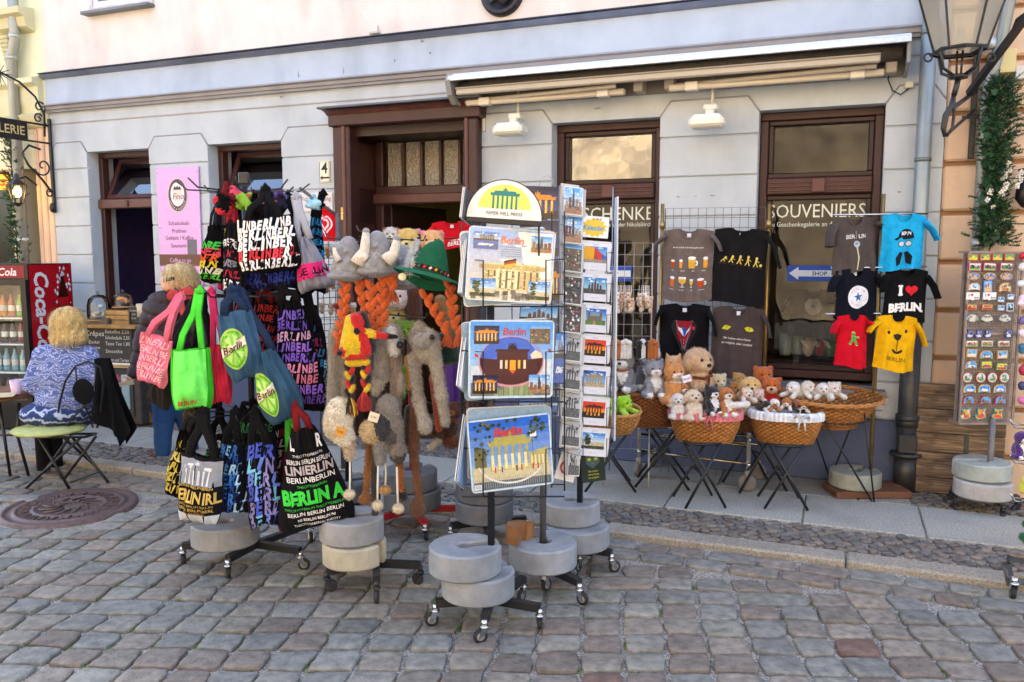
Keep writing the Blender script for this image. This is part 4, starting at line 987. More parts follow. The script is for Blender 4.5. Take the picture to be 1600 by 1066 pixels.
  sky_('#5fa0dc','#8fbde6',2,.8);fl(rect(0,0,1,.85),'#6d5f4c',L1);blobs(46,.0,.82,['#a03c34','#3c5f3a','#c9b48c','#3f3a38','#b8a888','#55604a'],.12,L2)
 elif kind=='graf':
  fl(rect(0,0,1,1),'#4c4744',.0004);blobs(40,.0,1,['#b8323c','#d8d0c4','#7c3a3c','#8a8f6a','#e0dcd4','#33302f'],.15,L2)
_pic=pic
def pic(m,F,x0,y0,x1,y1,kind,rnd):
 _pic(m,F,x0,y0,x1,y1,kind,rnd);W,H=x1-x0,y1-y0
 def sp(n,xa,xb,ya,yb,cols,s,l):
  for _ in range(n):
   a,b=rnd.uniform(xa,xb),rnd.uniform(ya,yb);q=s*rnd.uniform(.4,1);m.flat([(min(1,max(0,a+q*math.cos(6.28*i/5)*rnd.uniform(.5,1)))*W+x0,min(1,max(0,b+q*.7*math.sin(6.28*i/5)*rnd.uniform(.5,1)))*H+y0)for i in range(5)],lambda x,y:F(x,y,l),jit(rnd.choice(cols),.25,rnd))
 if kind in('gate','dome','castle','park','town','wall','river'):sp(7,.05,.95,.72,.97,['#c4d8ea','#dde7ef','#9fc0e0'],.13,.0006)
 sp(34,0,1,.02,.34,['#4a4238','#8a7c68','#b9a88c','#2f2c2a','#6d7466']if kind not in('sunset','night')else['#3a2618','#6a4420','#1c1816'],.045,.0016)
 if kind in('gate','town','dome'):sp(16,.1,.9,.3,.7,['#8a6f4c','#5f4f3c','#a89468'],.03,.0017)
def F_of(c,X,Yv,N,w,h):
 """surface of a sheet in object coordinates: x in 0..w, y in 0..h, centred on the origin"""
 return lambda x,y,l=0:X*(x-w/2)+Yv*(y-h/2)+N*l
def sheet_thing(name,label,cat,P,Ys,matl=None,thick=.003,border='#e9edf0',draw=None,group=None,round_=.02,layers=1,back='#d8d8d8'):
 """P = four photo pixels (top left, top right, bottom right, bottom left), Ys their depths"""
 q=[dp(x,y,Y)for(x,y),Y in zip(P,Ys)];c=sum(q,Vector())/4
 X=((q[1]+q[2])-(q[0]+q[3]));w_=X.length/2;X.normalize();V=((q[0]+q[1])-(q[2]+q[3]));V-=X*V.dot(X);h_=V.length/2;V.normalize();N=X.cross(V).normalized()
 if N.y>0:N=-N
 t=thing(name,label,cat,c,group=group);F=F_of(c,X,V,N,w_,h_)
 m=MB();r=round_;pl=[]
 for cx,cy,a0 in((w_-r,r,-90),(w_-r,h_-r,0),(r,h_-r,90),(r,r,180)):
  for k in range(5):a=R(a0+22.5*k);pl.append((cx+r*math.cos(a),cy+r*math.sin(a)))
 n=len(pl)
 for L_ in range(layers):
  o_=-L_*(thick*1.8);dx=random.uniform(-.004,.004)*L_;dy=random.uniform(-.003,.003)*L_
  vs=[F(a+dx,b+dy,o_)for a,b in pl]+[F(a+dx,b+dy,o_-thick)for a,b in pl]
  m.add(vs,[tuple(range(n)),tuple(range(2*n-1,n-1,-1))]+[(i,n+i,n+(i+1)%n,(i+1)%n)for i in range(n)],border if L_==0 else jit(back,.15))
 m.build('sheet' if cat!='sign' else 'board',matl or printm,t)
 if draw:
  p=MB();draw(p,F,w_,h_,random.Random(hash(label)%1000 if 0 else len(label)*7));p.build('print',matl or printm,t)
 return t,F,w_,h_
def circ(cx,cy,rx,ry,n=32,a0=0,a1=360):return[(cx+rx*math.cos(R(a0+(a1-a0)*k/n)),cy+ry*math.sin(R(a0+(a1-a0)*k/n)))for k in range(n+(a1-a0<360))]
LEV=.0010
def mat_common(p,F,w,h,rnd,bg0,bg1):
 c0,c1=C(bg0),C(bg1);b=.006
 for i in range(8):t=i/7;p.flat(rect(b,b+(h-2*b)*i/8,w-b,b+(h-2*b)*(i+1)/8),lambda x,y:F(x,y,.0004),tuple(c0[q]*t+c1[q]*(1-t)for q in range(3)))
def T_(p,F,t,x,y,hh,col,l,bold=.02,shear=.15,maxw=None,rot=0):p.text(t,x,y,hh,col,lambda a,b:F(a,b,l),bold,shear,maxw,rot)
def dm_top(p,F,w,h,rnd):
 mat_common(p,F,w,h,rnd,'#9fb6e0','#d9cdb4')
 p.flat([(w*.56,h*.96),(w*.97,h*.96),(w*.97,h*.35),(w*.7,h*.3)],lambda x,y:F(x,y,.0007),'#efe9dd')
 fl=lambda poly,col,l:p.flat([(a*w,b*h)for a,b in poly],lambda x,y:F(x,y,l),col)
 for _ in range(90):x,y=rnd.uniform(.16,.86),rnd.uniform(.14,.52);s_=rnd.uniform(.006,.02);fl(rect(x-s_,y-s_*.5,x+s_,y+s_*.6),jit(rnd.choice(['#b39c62','#e4d3a0','#8f7c50','#cdb67c']),.2,rnd),.00165)
 for _ in range(12):x,y=rnd.uniform(.2,.9),rnd.uniform(.55,.93);fl(circ(x,y,rnd.uniform(.03,.08),.02,9),'#e4eaf2',.0008)
 fl(rect(.18,.16,.84,.52),'#d9c48a',.001);fl(rect(.14,.44,.9,.50),'#c4ab6a',.0013)
 for k_ in range(9):fl(rect(.2+.07*k_,.18,.235+.07*k_,.44),'#f2e4b4' if k_ in(2,3,4,5)else '#cbb47a',.0015);fl(rect(.24+.07*k_,.18,.262+.07*k_,.42),'#6f5f45',.0016)
 fl([(.34,.50),(.66,.50),(.5,.60)],'#e6d49c',.0017)
 fl(circ(.5,.60,.13,.17,20,0,180),'#a9b6c8',.0018)
 for k_ in range(5):fl(rect(.38,.62+.03*k_,.62,.627+.03*k_),'#6e7c92',.0019)
 for k_,c_ in enumerate(('#d8b42c','#c03a2c','#26221f')):fl([(.42,.47+.028*k_),(.56,.51+.028*k_),(.56,.54+.028*k_),(.42,.50+.028*k_)],c_,.0024)
 for c_ in range(26):x,y=rnd.uniform(.08,.92),rnd.uniform(.05,.16);fl(rect(x-.03,y-.03,x+.03,y+.03),jit(rnd.choice(['#8c8578','#6e6a60','#a7a08f','#5e6b48']),.2,rnd),.0011)
 pic(p,lambda x,y,l:F(x,y,l+.0022),w*.06,h*.70,w*.34,h*.93,'river',rnd);pic(p,lambda x,y,l:F(x,y,l+.0022),w*.72,h*.70,w*.96,h*.92,'town',rnd)
 pic(p,lambda x,y,l:F(x,y,l+.0022),w*.05,h*.06,w*.34,h*.30,'park',rnd);pic(p,lambda x,y,l:F(x,y,l+.0022),w*.72,h*.05,w*.97,h*.30,'park',rnd)
 T_(p,F,'Berlin',w*.50,h*.84,h*.10,'#d87a5c',.004)
def dm_mid(p,F,w,h,rnd):
 mat_common(p,F,w,h,rnd,'#4a94dc','#b4d2e6');fl=lambda poly,col,l:p.flat([(a*w,b*h)for a,b in poly],lambda x,y:F(x,y,l),col)
 fl(rect(.03,.03,.97,.2),'#6e6f68',.0007);[fl(rect(x,.03,x+.05,rnd.uniform(.1,.2)),jit('#8c9a6a',.3,rnd),.0009)for x in[.3+.06*i for i in range(8)]]
 fl(rect(.03,.24,.2,.42),'#c9d2d8',.0008);fl(rect(.82,.24,.97,.5),'#d2d8dc',.0008)
 fl(circ(.5,.47,.385,.33),'#c98f92',.0011);fl(circ(.5,.48,.37,.31),'#3f63c0',.0013);fl(circ(.5,.48,.368,.308,20,5,60),'#7d9ad8',.0014)
 fl([(.74,.5),(.86,.5),(.85,.58),(.78,.62),(.72,.56)],'#e8d3b4',.0015)
 fl(circ(.5,.48,.368,.308,24,180,360),'#4a1d1c',.0015);fl([(.13,.48),(.87,.48),(.87,.52),(.7,.50),(.3,.5),(.13,.52)],'#4a1d1c',.0016)
 fl([(.33,.3),(.69,.3),(.69,.62),(.33,.62)],'#4e1f1e',.0018);fl(rect(.31,.60,.71,.63),'#421919',.0019);fl([(.45,.63),(.57,.63),(.55,.67),(.51,.70),(.47,.67)],'#2b1416',.0019)
 for k_ in range(4):fl(rect(.465+.025*k_,.67,.475+.025*k_,.71),'#1f1214',.002)
 for x,c_ in((.38,'#dcd0c4'),(.44,'#e8c88a'),(.515,'#f0a020'),(.59,'#f2b440'),(.655,'#e8d8a8')):s_=.035 if x==.515 else .014;fl(rect(x-s_,.38 if s_<.03 else .36,x+s_,.49),c_,.0021)
 fl([(.48,.36),(.55,.36),(.515,.31)],'#e0541c',.0022)
 pic(p,lambda x,y,l:F(x,y,l+.0022),w*.06,h*.70,w*.35,h*.93,'night',rnd);pic(p,lambda x,y,l:F(x,y,l+.0022),w*.71,h*.70,w*.95,h*.93,'crowd',rnd)
 pic(p,lambda x,y,l:F(x,y,l+.0022),w*.05,h*.06,w*.34,h*.30,'night',rnd);pic(p,lambda x,y,l:F(x,y,l+.0022),w*.71,h*.06,w*.96,h*.30,'town',rnd)
 T_(p,F,'Berlin',w*.53,h*.86,h*.095,'#b8434a',.004)
 for x,y in((.07,.54),(.93,.60)):fl([(x,y),(x+.04,y-.02),(x+.04,y+.02),(x,y+.04)],'#c03a34',.0012)
def dm_low(p,F,w,h,rnd):
 mat_common(p,F,w,h,rnd,'#2260c0','#9abcdc');fl=lambda poly,col,l:p.flat([(a*w,b*h)for a,b in poly],lambda x,y:F(x,y,l),col)
 fl(rect(.03,.03,.97,.34),'#c8bc92',.0007);fl(rect(.03,.03,.97,.14),'#5c5f60',.0009)
 for k_ in range(34):fl(rect(.04+.027*k_,.05,.046+.027*k_,.19),'#8e9498',.001)
 fl([(.06,.34),(.2,.34),(.2,.6),(.06,.64)],'#6f6a3e',.001)
 for p_ in gate2d(.50,.56,6):fl([(.47+a+.06*b,.28+b*1.0)for a,b in p_],'#a8a052',.0013)
 for p_ in gate2d(.48,.33,6)[:6]:fl([(.475+a,.29+b*1.05)for a,b in p_],'#e2d79a',.0016)
 fl([(.72,.3),(.95,.3),(.95,.55),(.72,.48)],'#b3a868',.0012);[fl(rect(.74+.045*k_,.31,.76+.045*k_,.44),'#e0d8a6',.0014)for k_ in range(5)]
 for k_ in range(70):
  x,y=(rnd.uniform(.05,.3),rnd.uniform(.45,.95))if k_%2 else(rnd.uniform(.1,.92),rnd.uniform(.84,.96))
  if k_%3==0:x=rnd.uniform(.72,.94);y=rnd.uniform(.68,.95)
  s_=rnd.uniform(.012,.032);fl([(x-s_,y),(x,y-s_*1.2),(x+s_,y+.005),(x,y+s_)],jit(rnd.choice(['#2c3a22','#3f4f2c','#1f2a1b','#55603c']),.2,rnd),.0018+k_*.00001)
 for x in(.3,.38,.56,.62,.76,.82):fl(rect(x-.008,.25,x+.008,.33),rnd.choice(['#c23a34','#3a4a8a','#d8d4cc','#2e2a28']),.002)
 fl(rect(.765,.42,.77,.75),'#4a5058',.002);fl(rect(.74,.70,.82,.78),'#e8eaea',.0022)
 fl(rect(.035,.04,.12,.11),'#e9ecee',.0022);[fl(rect(.045+.012*k_,.05,.050+.012*k_,.10),'#4a4c50',.0024)for k_ in range(6)]
 pl=circ(.5,.44,.42,.36,30,195,330)+circ(.5,.44,.40,.335,30,195,330)[::-1];fl(pl,'#d8dcd6',.0021)
 T_(p,F,'Berlin',w*.48,h*.81,h*.12,'#c23a2e',.004,.03)
YF=CF.y-.10
PM='placemats in the front wire rack'
for lb,P,dr in(('shiny placemat with the glass domed parliament and a flag, topmost in the front rack',[(731,352),(866,362),(864,476),(728,468)],dm_top),
     ('shiny blue placemat with the gate silhouette in a circle, middle of the front rack',[(732,501),(866,500),(864,622),(732,622)],dm_mid),
     ('shiny placemat of the gate in daylight under branches, lowest in the front rack',[(732,658),(864,645),(860,756),(735,773)],dm_low)):
 sheet_thing('placemat',lb,'placemat',P,(YF,YF+.07,YF+.07,YF),laminate,.0035,'#c5d6de',dr,PM,.018)
# spare placemats behind each front one
for P,lb in(([(724,365),(858,356),(856,470),(722,478)],'stack of spare placemats behind the topmost placemat'),([(722,505),(860,498),(858,617),(724,627)],'stack of spare placemats behind the middle placemat'),([(730,640),(862,634),(860,745),(735,752)],'stack of spare placemats behind the lowest placemat')):
 sheet_thing('placemat_stack',lb,'placemats',P,(YF+.05,YF+.11,YF+.11,YF+.05),laminate,.003,'#86a0b4',None,None,.018,4)
# wire pockets of the front rack
for y0,y1 in((405,478),(548,627),(700,775)):
 m=MB();inv=lambda x,y,Y:dp(x,y,Y)-RF.location
 for xs in((722,755),(884-2,853)):
  yy=YF-.012;m.tube([inv(xs[0],y0,YF+.2),inv(xs[0],y0,yy+.05),inv(xs[1],y0+2,yy),inv(xs[1],y1,yy),inv(xs[1],y1+2,YF+.12)],.0032,'#141518',6)
  m.tube([inv(xs[0],y0,YF+.12),inv(xs[0],y1-8,YF+.12)],.0032,'#141518',6)
 m.tube([inv(722,y1+1,YF+.1),inv(882,y1+1,YF+.1)],.004,'#141518',6);m.tube([inv(722,y1-18,YF+.13),inv(882,y1-18,YF+.13)],.003,'#141518',6);m.build('wire_pocket',blackmetal,RF)
m=MB()
for xx in(722,742,862,882):
 m.tube([dp(xx,330,YF+.16)-RF.location,dp(xx,762,YF+.16)-RF.location],.0032,'#17181b',6)
m.tube([dp(738,345,YF+.02)-RF.location,dp(738,400,YF+.02)-RF.location],.004,'#17181b',6);m.tube([dp(842,345,YF+.02)-RF.location,dp(842,400,YF+.02)-RF.location],.004,'#17181b',6)
m.build('wire_frame',blackmetal,RF)
# half round header sign
c=dp(787,342,YF+.02);t=thing('header_sign','half round white sign with a green gate reading Paper Mill Press','sign',c,rot=(0,R(4),R(-8)))
w_=.156;m=MB();pl=circ(0,0,w_,w_*1.0,28,0,180);m.prism(pl,0,.006,'#e4e2df');m.build('board',laminate,t)
m=MB();m.tube([(a*1.01,.003,b*1.01)for a,b in pl],.003,'#1a1b1e',6);m.box((0,.01,-.012),(w_*2,.03,.022),'#17181b',.003);m.build('rim',blackmetal,t)
m=MB();G=lambda a,b:(a,-.0012,b);m.flat(circ(0,.042,w_*.70,w_*.62,26,0,180),G,'#d6e06a')
for p_ in gate2d(.115,.088,6):m.flat([(a,b+.040)for a,b in p_],lambda a,b:(a,-.002,b),'#2f7f7c')
m.text('PAPER MILL PRESS',0,.021,.014,'#3a3f44',lambda a,b:(a,-.002,b),0,.1,.25);m.build('print',printm,t)
# narrow booklets standing edge-on at the left of the placemats
for i,(y0,y1,c_)in enumerate(((290,352,'#4a4c50'),(368,470,'#d5dbe0'),(510,618,'#e3e9ee'),(640,768,'#7f9cc0'))):
 lb=['tall slim dark pointed booklet left of the half round sign','slim white booklet edge-on left of the topmost placemat','slim white booklet edge-on left of the middle placemat','slim blue booklet edge-on left of the lowest placemat'][i]
 sheet_thing('booklet',lb,'booklet',[(729-i,y0),(741-i*2,y0+18),(739-i*2,y1),(724-i,y1-8)],(YF+.02,YF+.16,YF+.16,YF+.02),printm,.004,c_,None,'slim booklets beside the placemats',.004,3)
# night prints on the rack behind
YG=CG.y-.12
for i,(P,k_)in enumerate((([(806,290),(873,292),(873,343),(806,341)],'night'),([(812,345),(873,345),(873,402),(812,400)],'night'),([(812,478),(872,480),(872,505),(812,502)],'castle'),([(810,625),(872,626),(872,645),(810,643)],'river'),([(838,408),(876,408),(876,470),(838,470)],'night'),([(866,520),(884,520),(884,600),(866,600)],'river'))):
 lb=['dark blue night print of the golden gate beside the half round sign','second night print of the golden gate just under the first','blue dusk print behind the gap under the topmost placemat','flat print lying behind the gap under the middle placemat','narrow night print right behind the topmost placemat','slim blue print seen right of the middle placemat'][i]
 sheet_thing('print_sheet',lb,'print',P,(YG,YG+.03,YG+.03,YG),laminate,.002,'#1e2a52',lambda p,F,w,h,r,k_=k_:pic(p,F,w*.02,h*.02,w*.98,h*.98,k_,r),'prints on the rack behind the placemats',.003)
m=MB()
for xx in(800,874):
 m.tube([dp(xx,290,YG+.03)-RG.location,dp(xx,655,YG+.03)-RG.location],.003,'#777b80',6)
m.tube([dp(842,292,YG+.02)-RG.location,dp(846,278,YG+.02)-RG.location,dp(856,274,YG+.02)-RG.location,dp(864,282,YG+.02)-RG.location,dp(866,294,YG+.02)-RG.location],.002,'#9da1a5',6)
for yy in(345,404,476,508,606,650):m.tube([dp(800,yy,YG+.02)-RG.location,dp(874,yy,YG+.02)-RG.location],.0025,'#777b80',6)
m.build('wire_frame',blackmetal,RG)
# calendars and postcards
YH=CH_.y-.13;kinds=['wall','castle','dome','sunset','gate','sunset','park']
nm=['colourful painted wall','dark spires against turquoise','domed cathedral and lawn','gate silhouette on red, upper of two','gate in daylight','gate silhouette on red, lower of two','dark park and bright facade']
def cal(kind):
 def d(p,F,w,h,r):
  pic(p,F,w*.13,h*.26,w*.86,h*.84,kind,r);T_(p,F,'BERLIN',w*.5,h*.91,h*.045,'#9aa0a8',.001,0,0,w*.5);T_(p,F,'B E R L I N',w*.5,h*.12,h*.04,'#b0707a',.001,0,0,w*.5)
  for k_ in range(18):p.flat(rect(w*(.08+.048*k_),h*.97,w*(.095+.048*k_),h*.985),lambda a,b:F(a,b,.001),'#8c9098')
 return d
for i in range(7):
 y0=377+48.5*i;sk=-.5*i
 P=[(907+sk,y0),(956+sk*1.1,y0+3),(953+sk*1.2,y0+47),(905+sk,y0+43)]
 sheet_thing('calendar','white wire rack calendar showing the '+nm[i],'calendar',P,(YH,YH+.02,YH+.02,YH),printm,.003,'#dfe2ec',cal(kinds[i]),'calendars in the tall rack',.003,3)
def dkal(p,F,w,h,r):
 pts=[]
 for k_ in range(26):a=6.283*k_/26;q=.46 if k_%2 else .36;pts.append((w*.5+w*q*math.cos(a),h*.47+h*q*math.sin(a)))
 p.flat(pts,lambda a,b:F(a,b,.0006),'#e8c53c');T_(p,F,'Kalender',w*.5,h*.46,h*.24,'#4f9ec4',.0012,.03,.1,w*.72);T_(p,F,'6,95 €',w*.6,h*.87,h*.12,'#35383c',.0012,0,.1,w*.4)
sheet_thing('calendar_sign','small white sign with a yellow burst reading Kalender','sign',[(906,336),(951,340),(951,373),(905,370)],(YH,YH+.02,YH+.02,YH),printm,.003,'#efefec',dkal,None,.003)
pk_=['town','town','crowd','graf','graf','bw','bw','bw','bw','bw','bw','bw']
for i in range(10):
 y0=291+44.5*i if i<3 else 291+44.5*i+6;dx=-1.5*i
 P=[(886+dx*.3,y0-1),(916+dx*.3,y0+5),(905+dx*.3,y0+45),(877+dx*.3,y0+44)]if i<9 else[(900,y0-2),(912,y0+4),(900,y0+44),(876,y0+48)]
 lb=['colour town postcards, topmost in the rack','colour postcards with a blue sky, second from the top of the rack','colour crowd postcards, third from the top of the rack','red graffiti postcards beside the painted wall calendar','red graffiti postcards beside the turquoise calendar','black and white postcards beside the cathedral calendar','black and white postcards beside the upper red calendar','black and white postcards beside the daylight gate calendar','black and white postcards beside the lower red calendar','curled grey postcards lowest in the tall rack'][i]
 sheet_thing('postcard',lb,'postcards',P,(YH-.03,YH-.015,YH-.06,YH-.075),printm,.001,'#dfdfdd',lambda p,F,w,h,r,k_=pk_[i]:pic(p,F,w*.03,h*.03,w*.97,h*.97,k_,r),'postcard stacks in the tall rack',.002,7,'#b9b6b0')
m=MB()
for xx in(873,880,903,958):
 m.tube([dp(xx,292,YH+.03)-RH.location,dp(xx-6,735,YH+.03)-RH.location],.0045 if xx in(873,880)else .003,'#a9aeb6',8)
for i in range(10):
 yy=306+43*i
 for d_ in(0,9):m.tube([dp(870,yy+d_,YH+.06)-RH.location,dp(880,yy+d_+3,YH-.05)-RH.location,dp(904,yy+d_+10,YH-.07)-RH.location,dp(908,yy+d_+2,YH)-RH.location],.0018,'#8b9098',5)
m.build('wire_frame',chrome,RH)
m=MB()
for i in range(7):
 y0=395+48.5*i-.0
 for xs in((904,911),(958,948)):m.tube([dp(xs[0],y0,YH+.03)-RH.location,dp(xs[1],y0,YH-.012)-RH.location,dp(xs[1],y0+30,YH-.012)-RH.location,dp(xs[0],y0+32,YH+.03)-RH.location],.0022,'#222326',5)
m.build('card_holder',blackmetal,RH)
m=MB();m.box(dp(877,500,YH+.05)-RH.location,(.012,.08,1.25),'#c3c8d2',.002);m.box(dp(961,500,YH+.05)-RH.location,(.008,.10,1.2),'#cfd4dc',.002);m.build('side_panel',plasticm,RH)
def dno(p,F,w,h,r):
 p.flat(circ(w*.5,h*.5,w*.38,w*.38),lambda a,b:F(a,b,.0006),'#c03028');p.flat(circ(w*.5,h*.5,w*.29,w*.29),lambda a,b:F(a,b,.001),'#e6e2dc')
 p.flat([(w*.25,h*.5+w*.2),(w*.32,h*.5+w*.27),(w*.75,h*.5-w*.2),(w*.68,h*.5-w*.27)],lambda a,b:F(a,b,.0014),'#c03028');p.flat([(w*.47,h*.34),(w*.53,h*.34),(w*.56,h*.66),(w*.44,h*.62)],lambda a,b:F(a,b,.0012),'#2c2a28')
sheet_thing('red_ring_sign','small white sign with a crossed red ring low on the tall rack','sign',[(873,705),(903,712),(900,756),(871,748)],(YH-.02,YH,YH,YH-.02),printm,.003,'#e8e4de',dno,None,.002)
def dcat(p,F,w,h,r):
 fl=lambda q,c_,l:p.flat([(a*w,b*h)for a,b in q],lambda x,y:F(x,y,l),c_)
 fl([(.22,.62),(.2,.98),(.36,.88),(.64,.88),(.8,.98),(.78,.62),(.5,.45)],'#3c5a56',.0006)
 for x in(.36,.64):fl(circ(x,.76,.07,.05),'#c9c93c',.001);fl(rect(x-.01,.72,x+.01,.80),'#1c211c',.0013)
 fl([(.45,.64),(.55,.64),(.5,.58)],'#8a5a58',.001)
 for k_,s_ in enumerate(('Ein Leben','ohne Katze','ist möglich')):T_(p,F,s_,w*.5,h*(.36-.11*k_),h*.06,'#c9c93c',.001,0,0,w*.7)
sheet_thing('cat_sign','dark green sign with a cat face and yellow words low behind the pole','sign',[(908,708),(948,704),(942,750),(908,756)],(YH+.05,YH+.07,YH+.07,YH+.05),printm,.003,'#16241e',dcat,None,.002)
# =============== PLUSH HATS ON THE STANDS ===============
YB=CB.y-.16;YD=CD.y-.05
GH='plush hats hung on the rolling stands'
def at(px,py,o):return tuple(Vector(dp(px,py,at.Y))-o)
def braid(t,pts,r,col,name='braid',cols=None,tassel=True,Y=None):
 m=MB();P=[Vector(p)for p in pts];L=sum((P[i+1]-P[i]).length for i in range(len(P)-1));n=max(4,int(L/(r*1.05)))
 def pos(s):
  d=s*L
  for i in range(len(P)-1):
   l=(P[i+1]-P[i]).length
   if d<=l or i==len(P)-2:return P[i].lerp(P[i+1],min(1,d/l)),(P[i+1]-P[i]).normalized()
   d-=l
 for k in range(n):
  p,d=pos((k+.5)/n);side=1 if k%2 else-1;x=Vector((1,0,0));c_=cols[k%len(cols)]if cols else jit(col,.12)
  m.ell(p+x*side*r*.40,(r*.74,r*.80,r*1.30),c_,10,8,rot=(0,side*.5,0))
 if tassel:
  p,d=pos(1.0)
  for _ in range(40):
   e=Vector((random.gauss(0,.35),random.gauss(0,.35),-1)).normalized();l=r*random.uniform(2,3.4);m.tube([p+Vector((random.uniform(-.4,.4)*r,random.uniform(-.4,.4)*r,0)),p+e*l*.5,p+Vector((e.x*l*.9,e.y*l*.9,-l))],r*.09,jit(cols[0]if cols else col,.2),4)
 m.fuzz(500,.008,.0012,.2,.3);m.build(name,knit,t)
def plushbody(t,prims,cell=.009,k=.02,fz=1200,ln=.008,name='body',m_=None,noise=.0):
 m=sdf(prims,cell,k,noise);m.fuzz(int(fz*3),ln*1.25,.0019,.6,.42)if fz else None;return m.build(name,m_ or fur,t)
OB='#c9591c'
def viking(label,px,py,Y,s,horns,br,yaw=0,beard=False):
 o=dp(px,py,Y);t=thing('viking_hat',label,'hat',o,group=GH)
 G_='#8f8e90';pr=[E((0,0,.03),(.068*s,.07*s,.115*s),G_),E((0,0,-.02),(.098*s,.098*s,.075*s),G_),E((-.01,0,-.055),(.112*s,.105*s,.028*s),'#8b8a8d'),K((0,0,.12*s),(0,-.03,-.05*s),.02,.03,'#99989b')]
 for a in(-1.2,-.4,.4,1.2,2.4):pr.append(E((.088*s*math.sin(a),-.088*s*math.cos(a),-.035*s),.014*s,'#9a999c'))
 for z in(.02,.07):pr.append(E((0,-.085*s,z*s),.013*s,'#9a999c'))
 plushbody(t,pr,.007,.012,1500,.0022)
 for pts,rr in horns:
  q=[Vector(dp(x,y,Y-.07))-o for x,y in pts]
  q=[q[0]]+[q[i].lerp(q[i+1],f)for i in range(len(q)-1)for f in(.5,1)]
  m=MB();n=len(q);m.tube(q,[rr*(1-.55*i/(n-1))for i in range(n)],'#ddd2c0',12);m.ell(q[-1],rr*.5,'#8b8a8f',10,6);m.fuzz(120,.004,.001,0);m.build('horn',fur,t)
 at.Y=Y
 for pts in br:braid(t,[at(x,y,o)for x,y in pts],.028*s,OB)
 return t
viking('grey plush viking hat with one tall cream horn and long orange braids, left one',545,412,YB,.82,[([(558,412),(570,392),(572,362)],.034),([(530,408),(524,398),(522,386)],.016)],[[(540,438),(537,490),(530,530)],[(560,434),(570,480),(585,525)]])
t=viking('grey plush viking hat beside the green hat with thick orange braids',590,405,YB-.02,.85,[([(604,408),(616,396),(620,374)],.034),([(574,405),(566,400),(560,404)],.02)],[[(580,440),(582,480),(583,515)],[(598,428),(598,480),(599,525)],[(610,424),(612,450)]])
viking('paler grey plush hat behind, between the horned hat and the green hat',628,425,YB+.12,.85,[([(616,410),(610,400),(608,392)],.015)],[])
# green felt hat
o=dp(668,430,YB-.10);t=thing('felt_hat','green pointed felt hat with white feather, patterned band and orange braids','hat',o,rot=(R(-14),R(14),R(0)),group=GH)
m=MB()
def crown(a,b):
 an=a*2*math.pi;z=.165*b;r=.088*(1-b)**.42*(1-.12*b)+.004;pin=1-.35*b*abs(math.cos(an));return(r*math.cos(an)*1.05,r*math.sin(an)*pin,z+.01*b*math.cos(an))
m.grid(crown,30,14,'#1d5a3c',wrap=True)
def brim(a,b):
 an=a*2*math.pi;r=.086+.055*b;return(r*math.cos(an)*1.12,r*math.sin(an),-.004-.032*b*b+.030*b*abs(math.cos(an))**2+.005*math.sin(3*an)*b)
m.grid(brim,40,6,'#1f6042',wrap=True)
m.build('felt_body',cloth,t)
m=MB();m.lathe([(.0905,.004),(.0895,.026)],(0,0,0),'#3b2326',30,sx=1.05);m.build('band',cloth,t)
m=MB()
for k_ in range(22):
 a=2*math.pi*k_/22;T=Matrix.Rotation(a,4,'Z')@Matrix.Translation((.094,0,.015));m.box((0,0,0),(.003,.014,.010),['#c8352c','#d8c8b0','#d8a52c','#2f6a58'][k_%4],.002,(.78,0,0),T)
m.build('band_flowers',inkm,t)
m=MB()
for k_ in range(800):
 s_=random.random();p=Vector((-.070-.012*math.sin(s_*3),-.07,.13-.16*s_));e=Vector((random.uniform(-1,.8),random.uniform(-1,.2),random.uniform(-1,.3))).normalized()*random.uniform(.018,.046)*(1-.3*abs(s_-.5))
 m.add([p-Vector((0,0,.0015)),p+Vector((.0015,0,.0015)),p+e*.6,p+e],[(0,1,2),(0,2,3)],jit('#d3d8da',.1))
m.tube([(-.07,-.07,.13),(-.085,-.07,.06),(-.07,-.07,-.03)],[.004,.005,.003],'#d9dcde',8);m.build('feather',fur,t)
m=MB();m.lathe([(0,.003),(.015,.003),(.017,0)],(0,0,0),'#d9cf9a',20,M=Matrix.Translation((-.095,-.09,-.052))@Matrix.Rotation(R(90),4,'X'));m.build('badge',printm,t)
at.Y=YB-.06
b2=thing('orange_braids','pair of long orange yarn braids hanging below the green hat','braids',dp(685,470,YB-.04));o=b2.location
for pts in([(662,456),(680,488),(700,520)],[(702,440),(708,490),(716,520)]):braid(b2,[at(x,y,o)for x,y in pts],.021,OB)
# flag coloured jester hat
o=dp(555,530,YB-.12);at.Y=YB-.12;t=thing('jester_hat','black red and yellow knitted jester hat with braids and tassels','hat',o,group=GH)
YL,RD_,BK='#d9b31c','#c0201f','#161416';A=lambda x,y,d=0:tuple(Vector(at(x,y,o))+Vector((0,d,0)))
plushbody(t,[E(A(551,535),(.052,.05,.075),YL),K(A(548,500,-.0),A(540,550,-.03),.026,.026,YL),K(A(556,497,-.012),A(572,548,-.025),.026,.022,RD_),K(A(564,496,.01),A(578,545,.0),.030,.030,BK),K(A(541,547,-.03),A(536,549,-.05),.02,.017,RD_),E(A(534,549,-.06),.013,BK),
 K(A(574,520,-.01),A(586,523,-.01),.022,.018,YL),K(A(588,523,-.01),A(602,525,-.01),.019,.016,RD_),K(A(604,525,-.01),A(620,526,-.01),.015,.010,BK),E(A(558,516,-.045),.009,BK),E(A(570,532,-.03),.010,BK),K(A(545,558,-.04),A(575,556,-.02),.012,.012,RD_),K(A(545,567),A(572,566),.02,.02,YL)],.0075,.008,0,0,'knitted_body',knit)
for pts in([(545,570),(548,595),(546,618)],[(570,568),(572,592),(571,610)]):braid(t,[at(x,y,o)for x,y in pts],.019,RD_,'braid',[BK,RD_,YL],False)
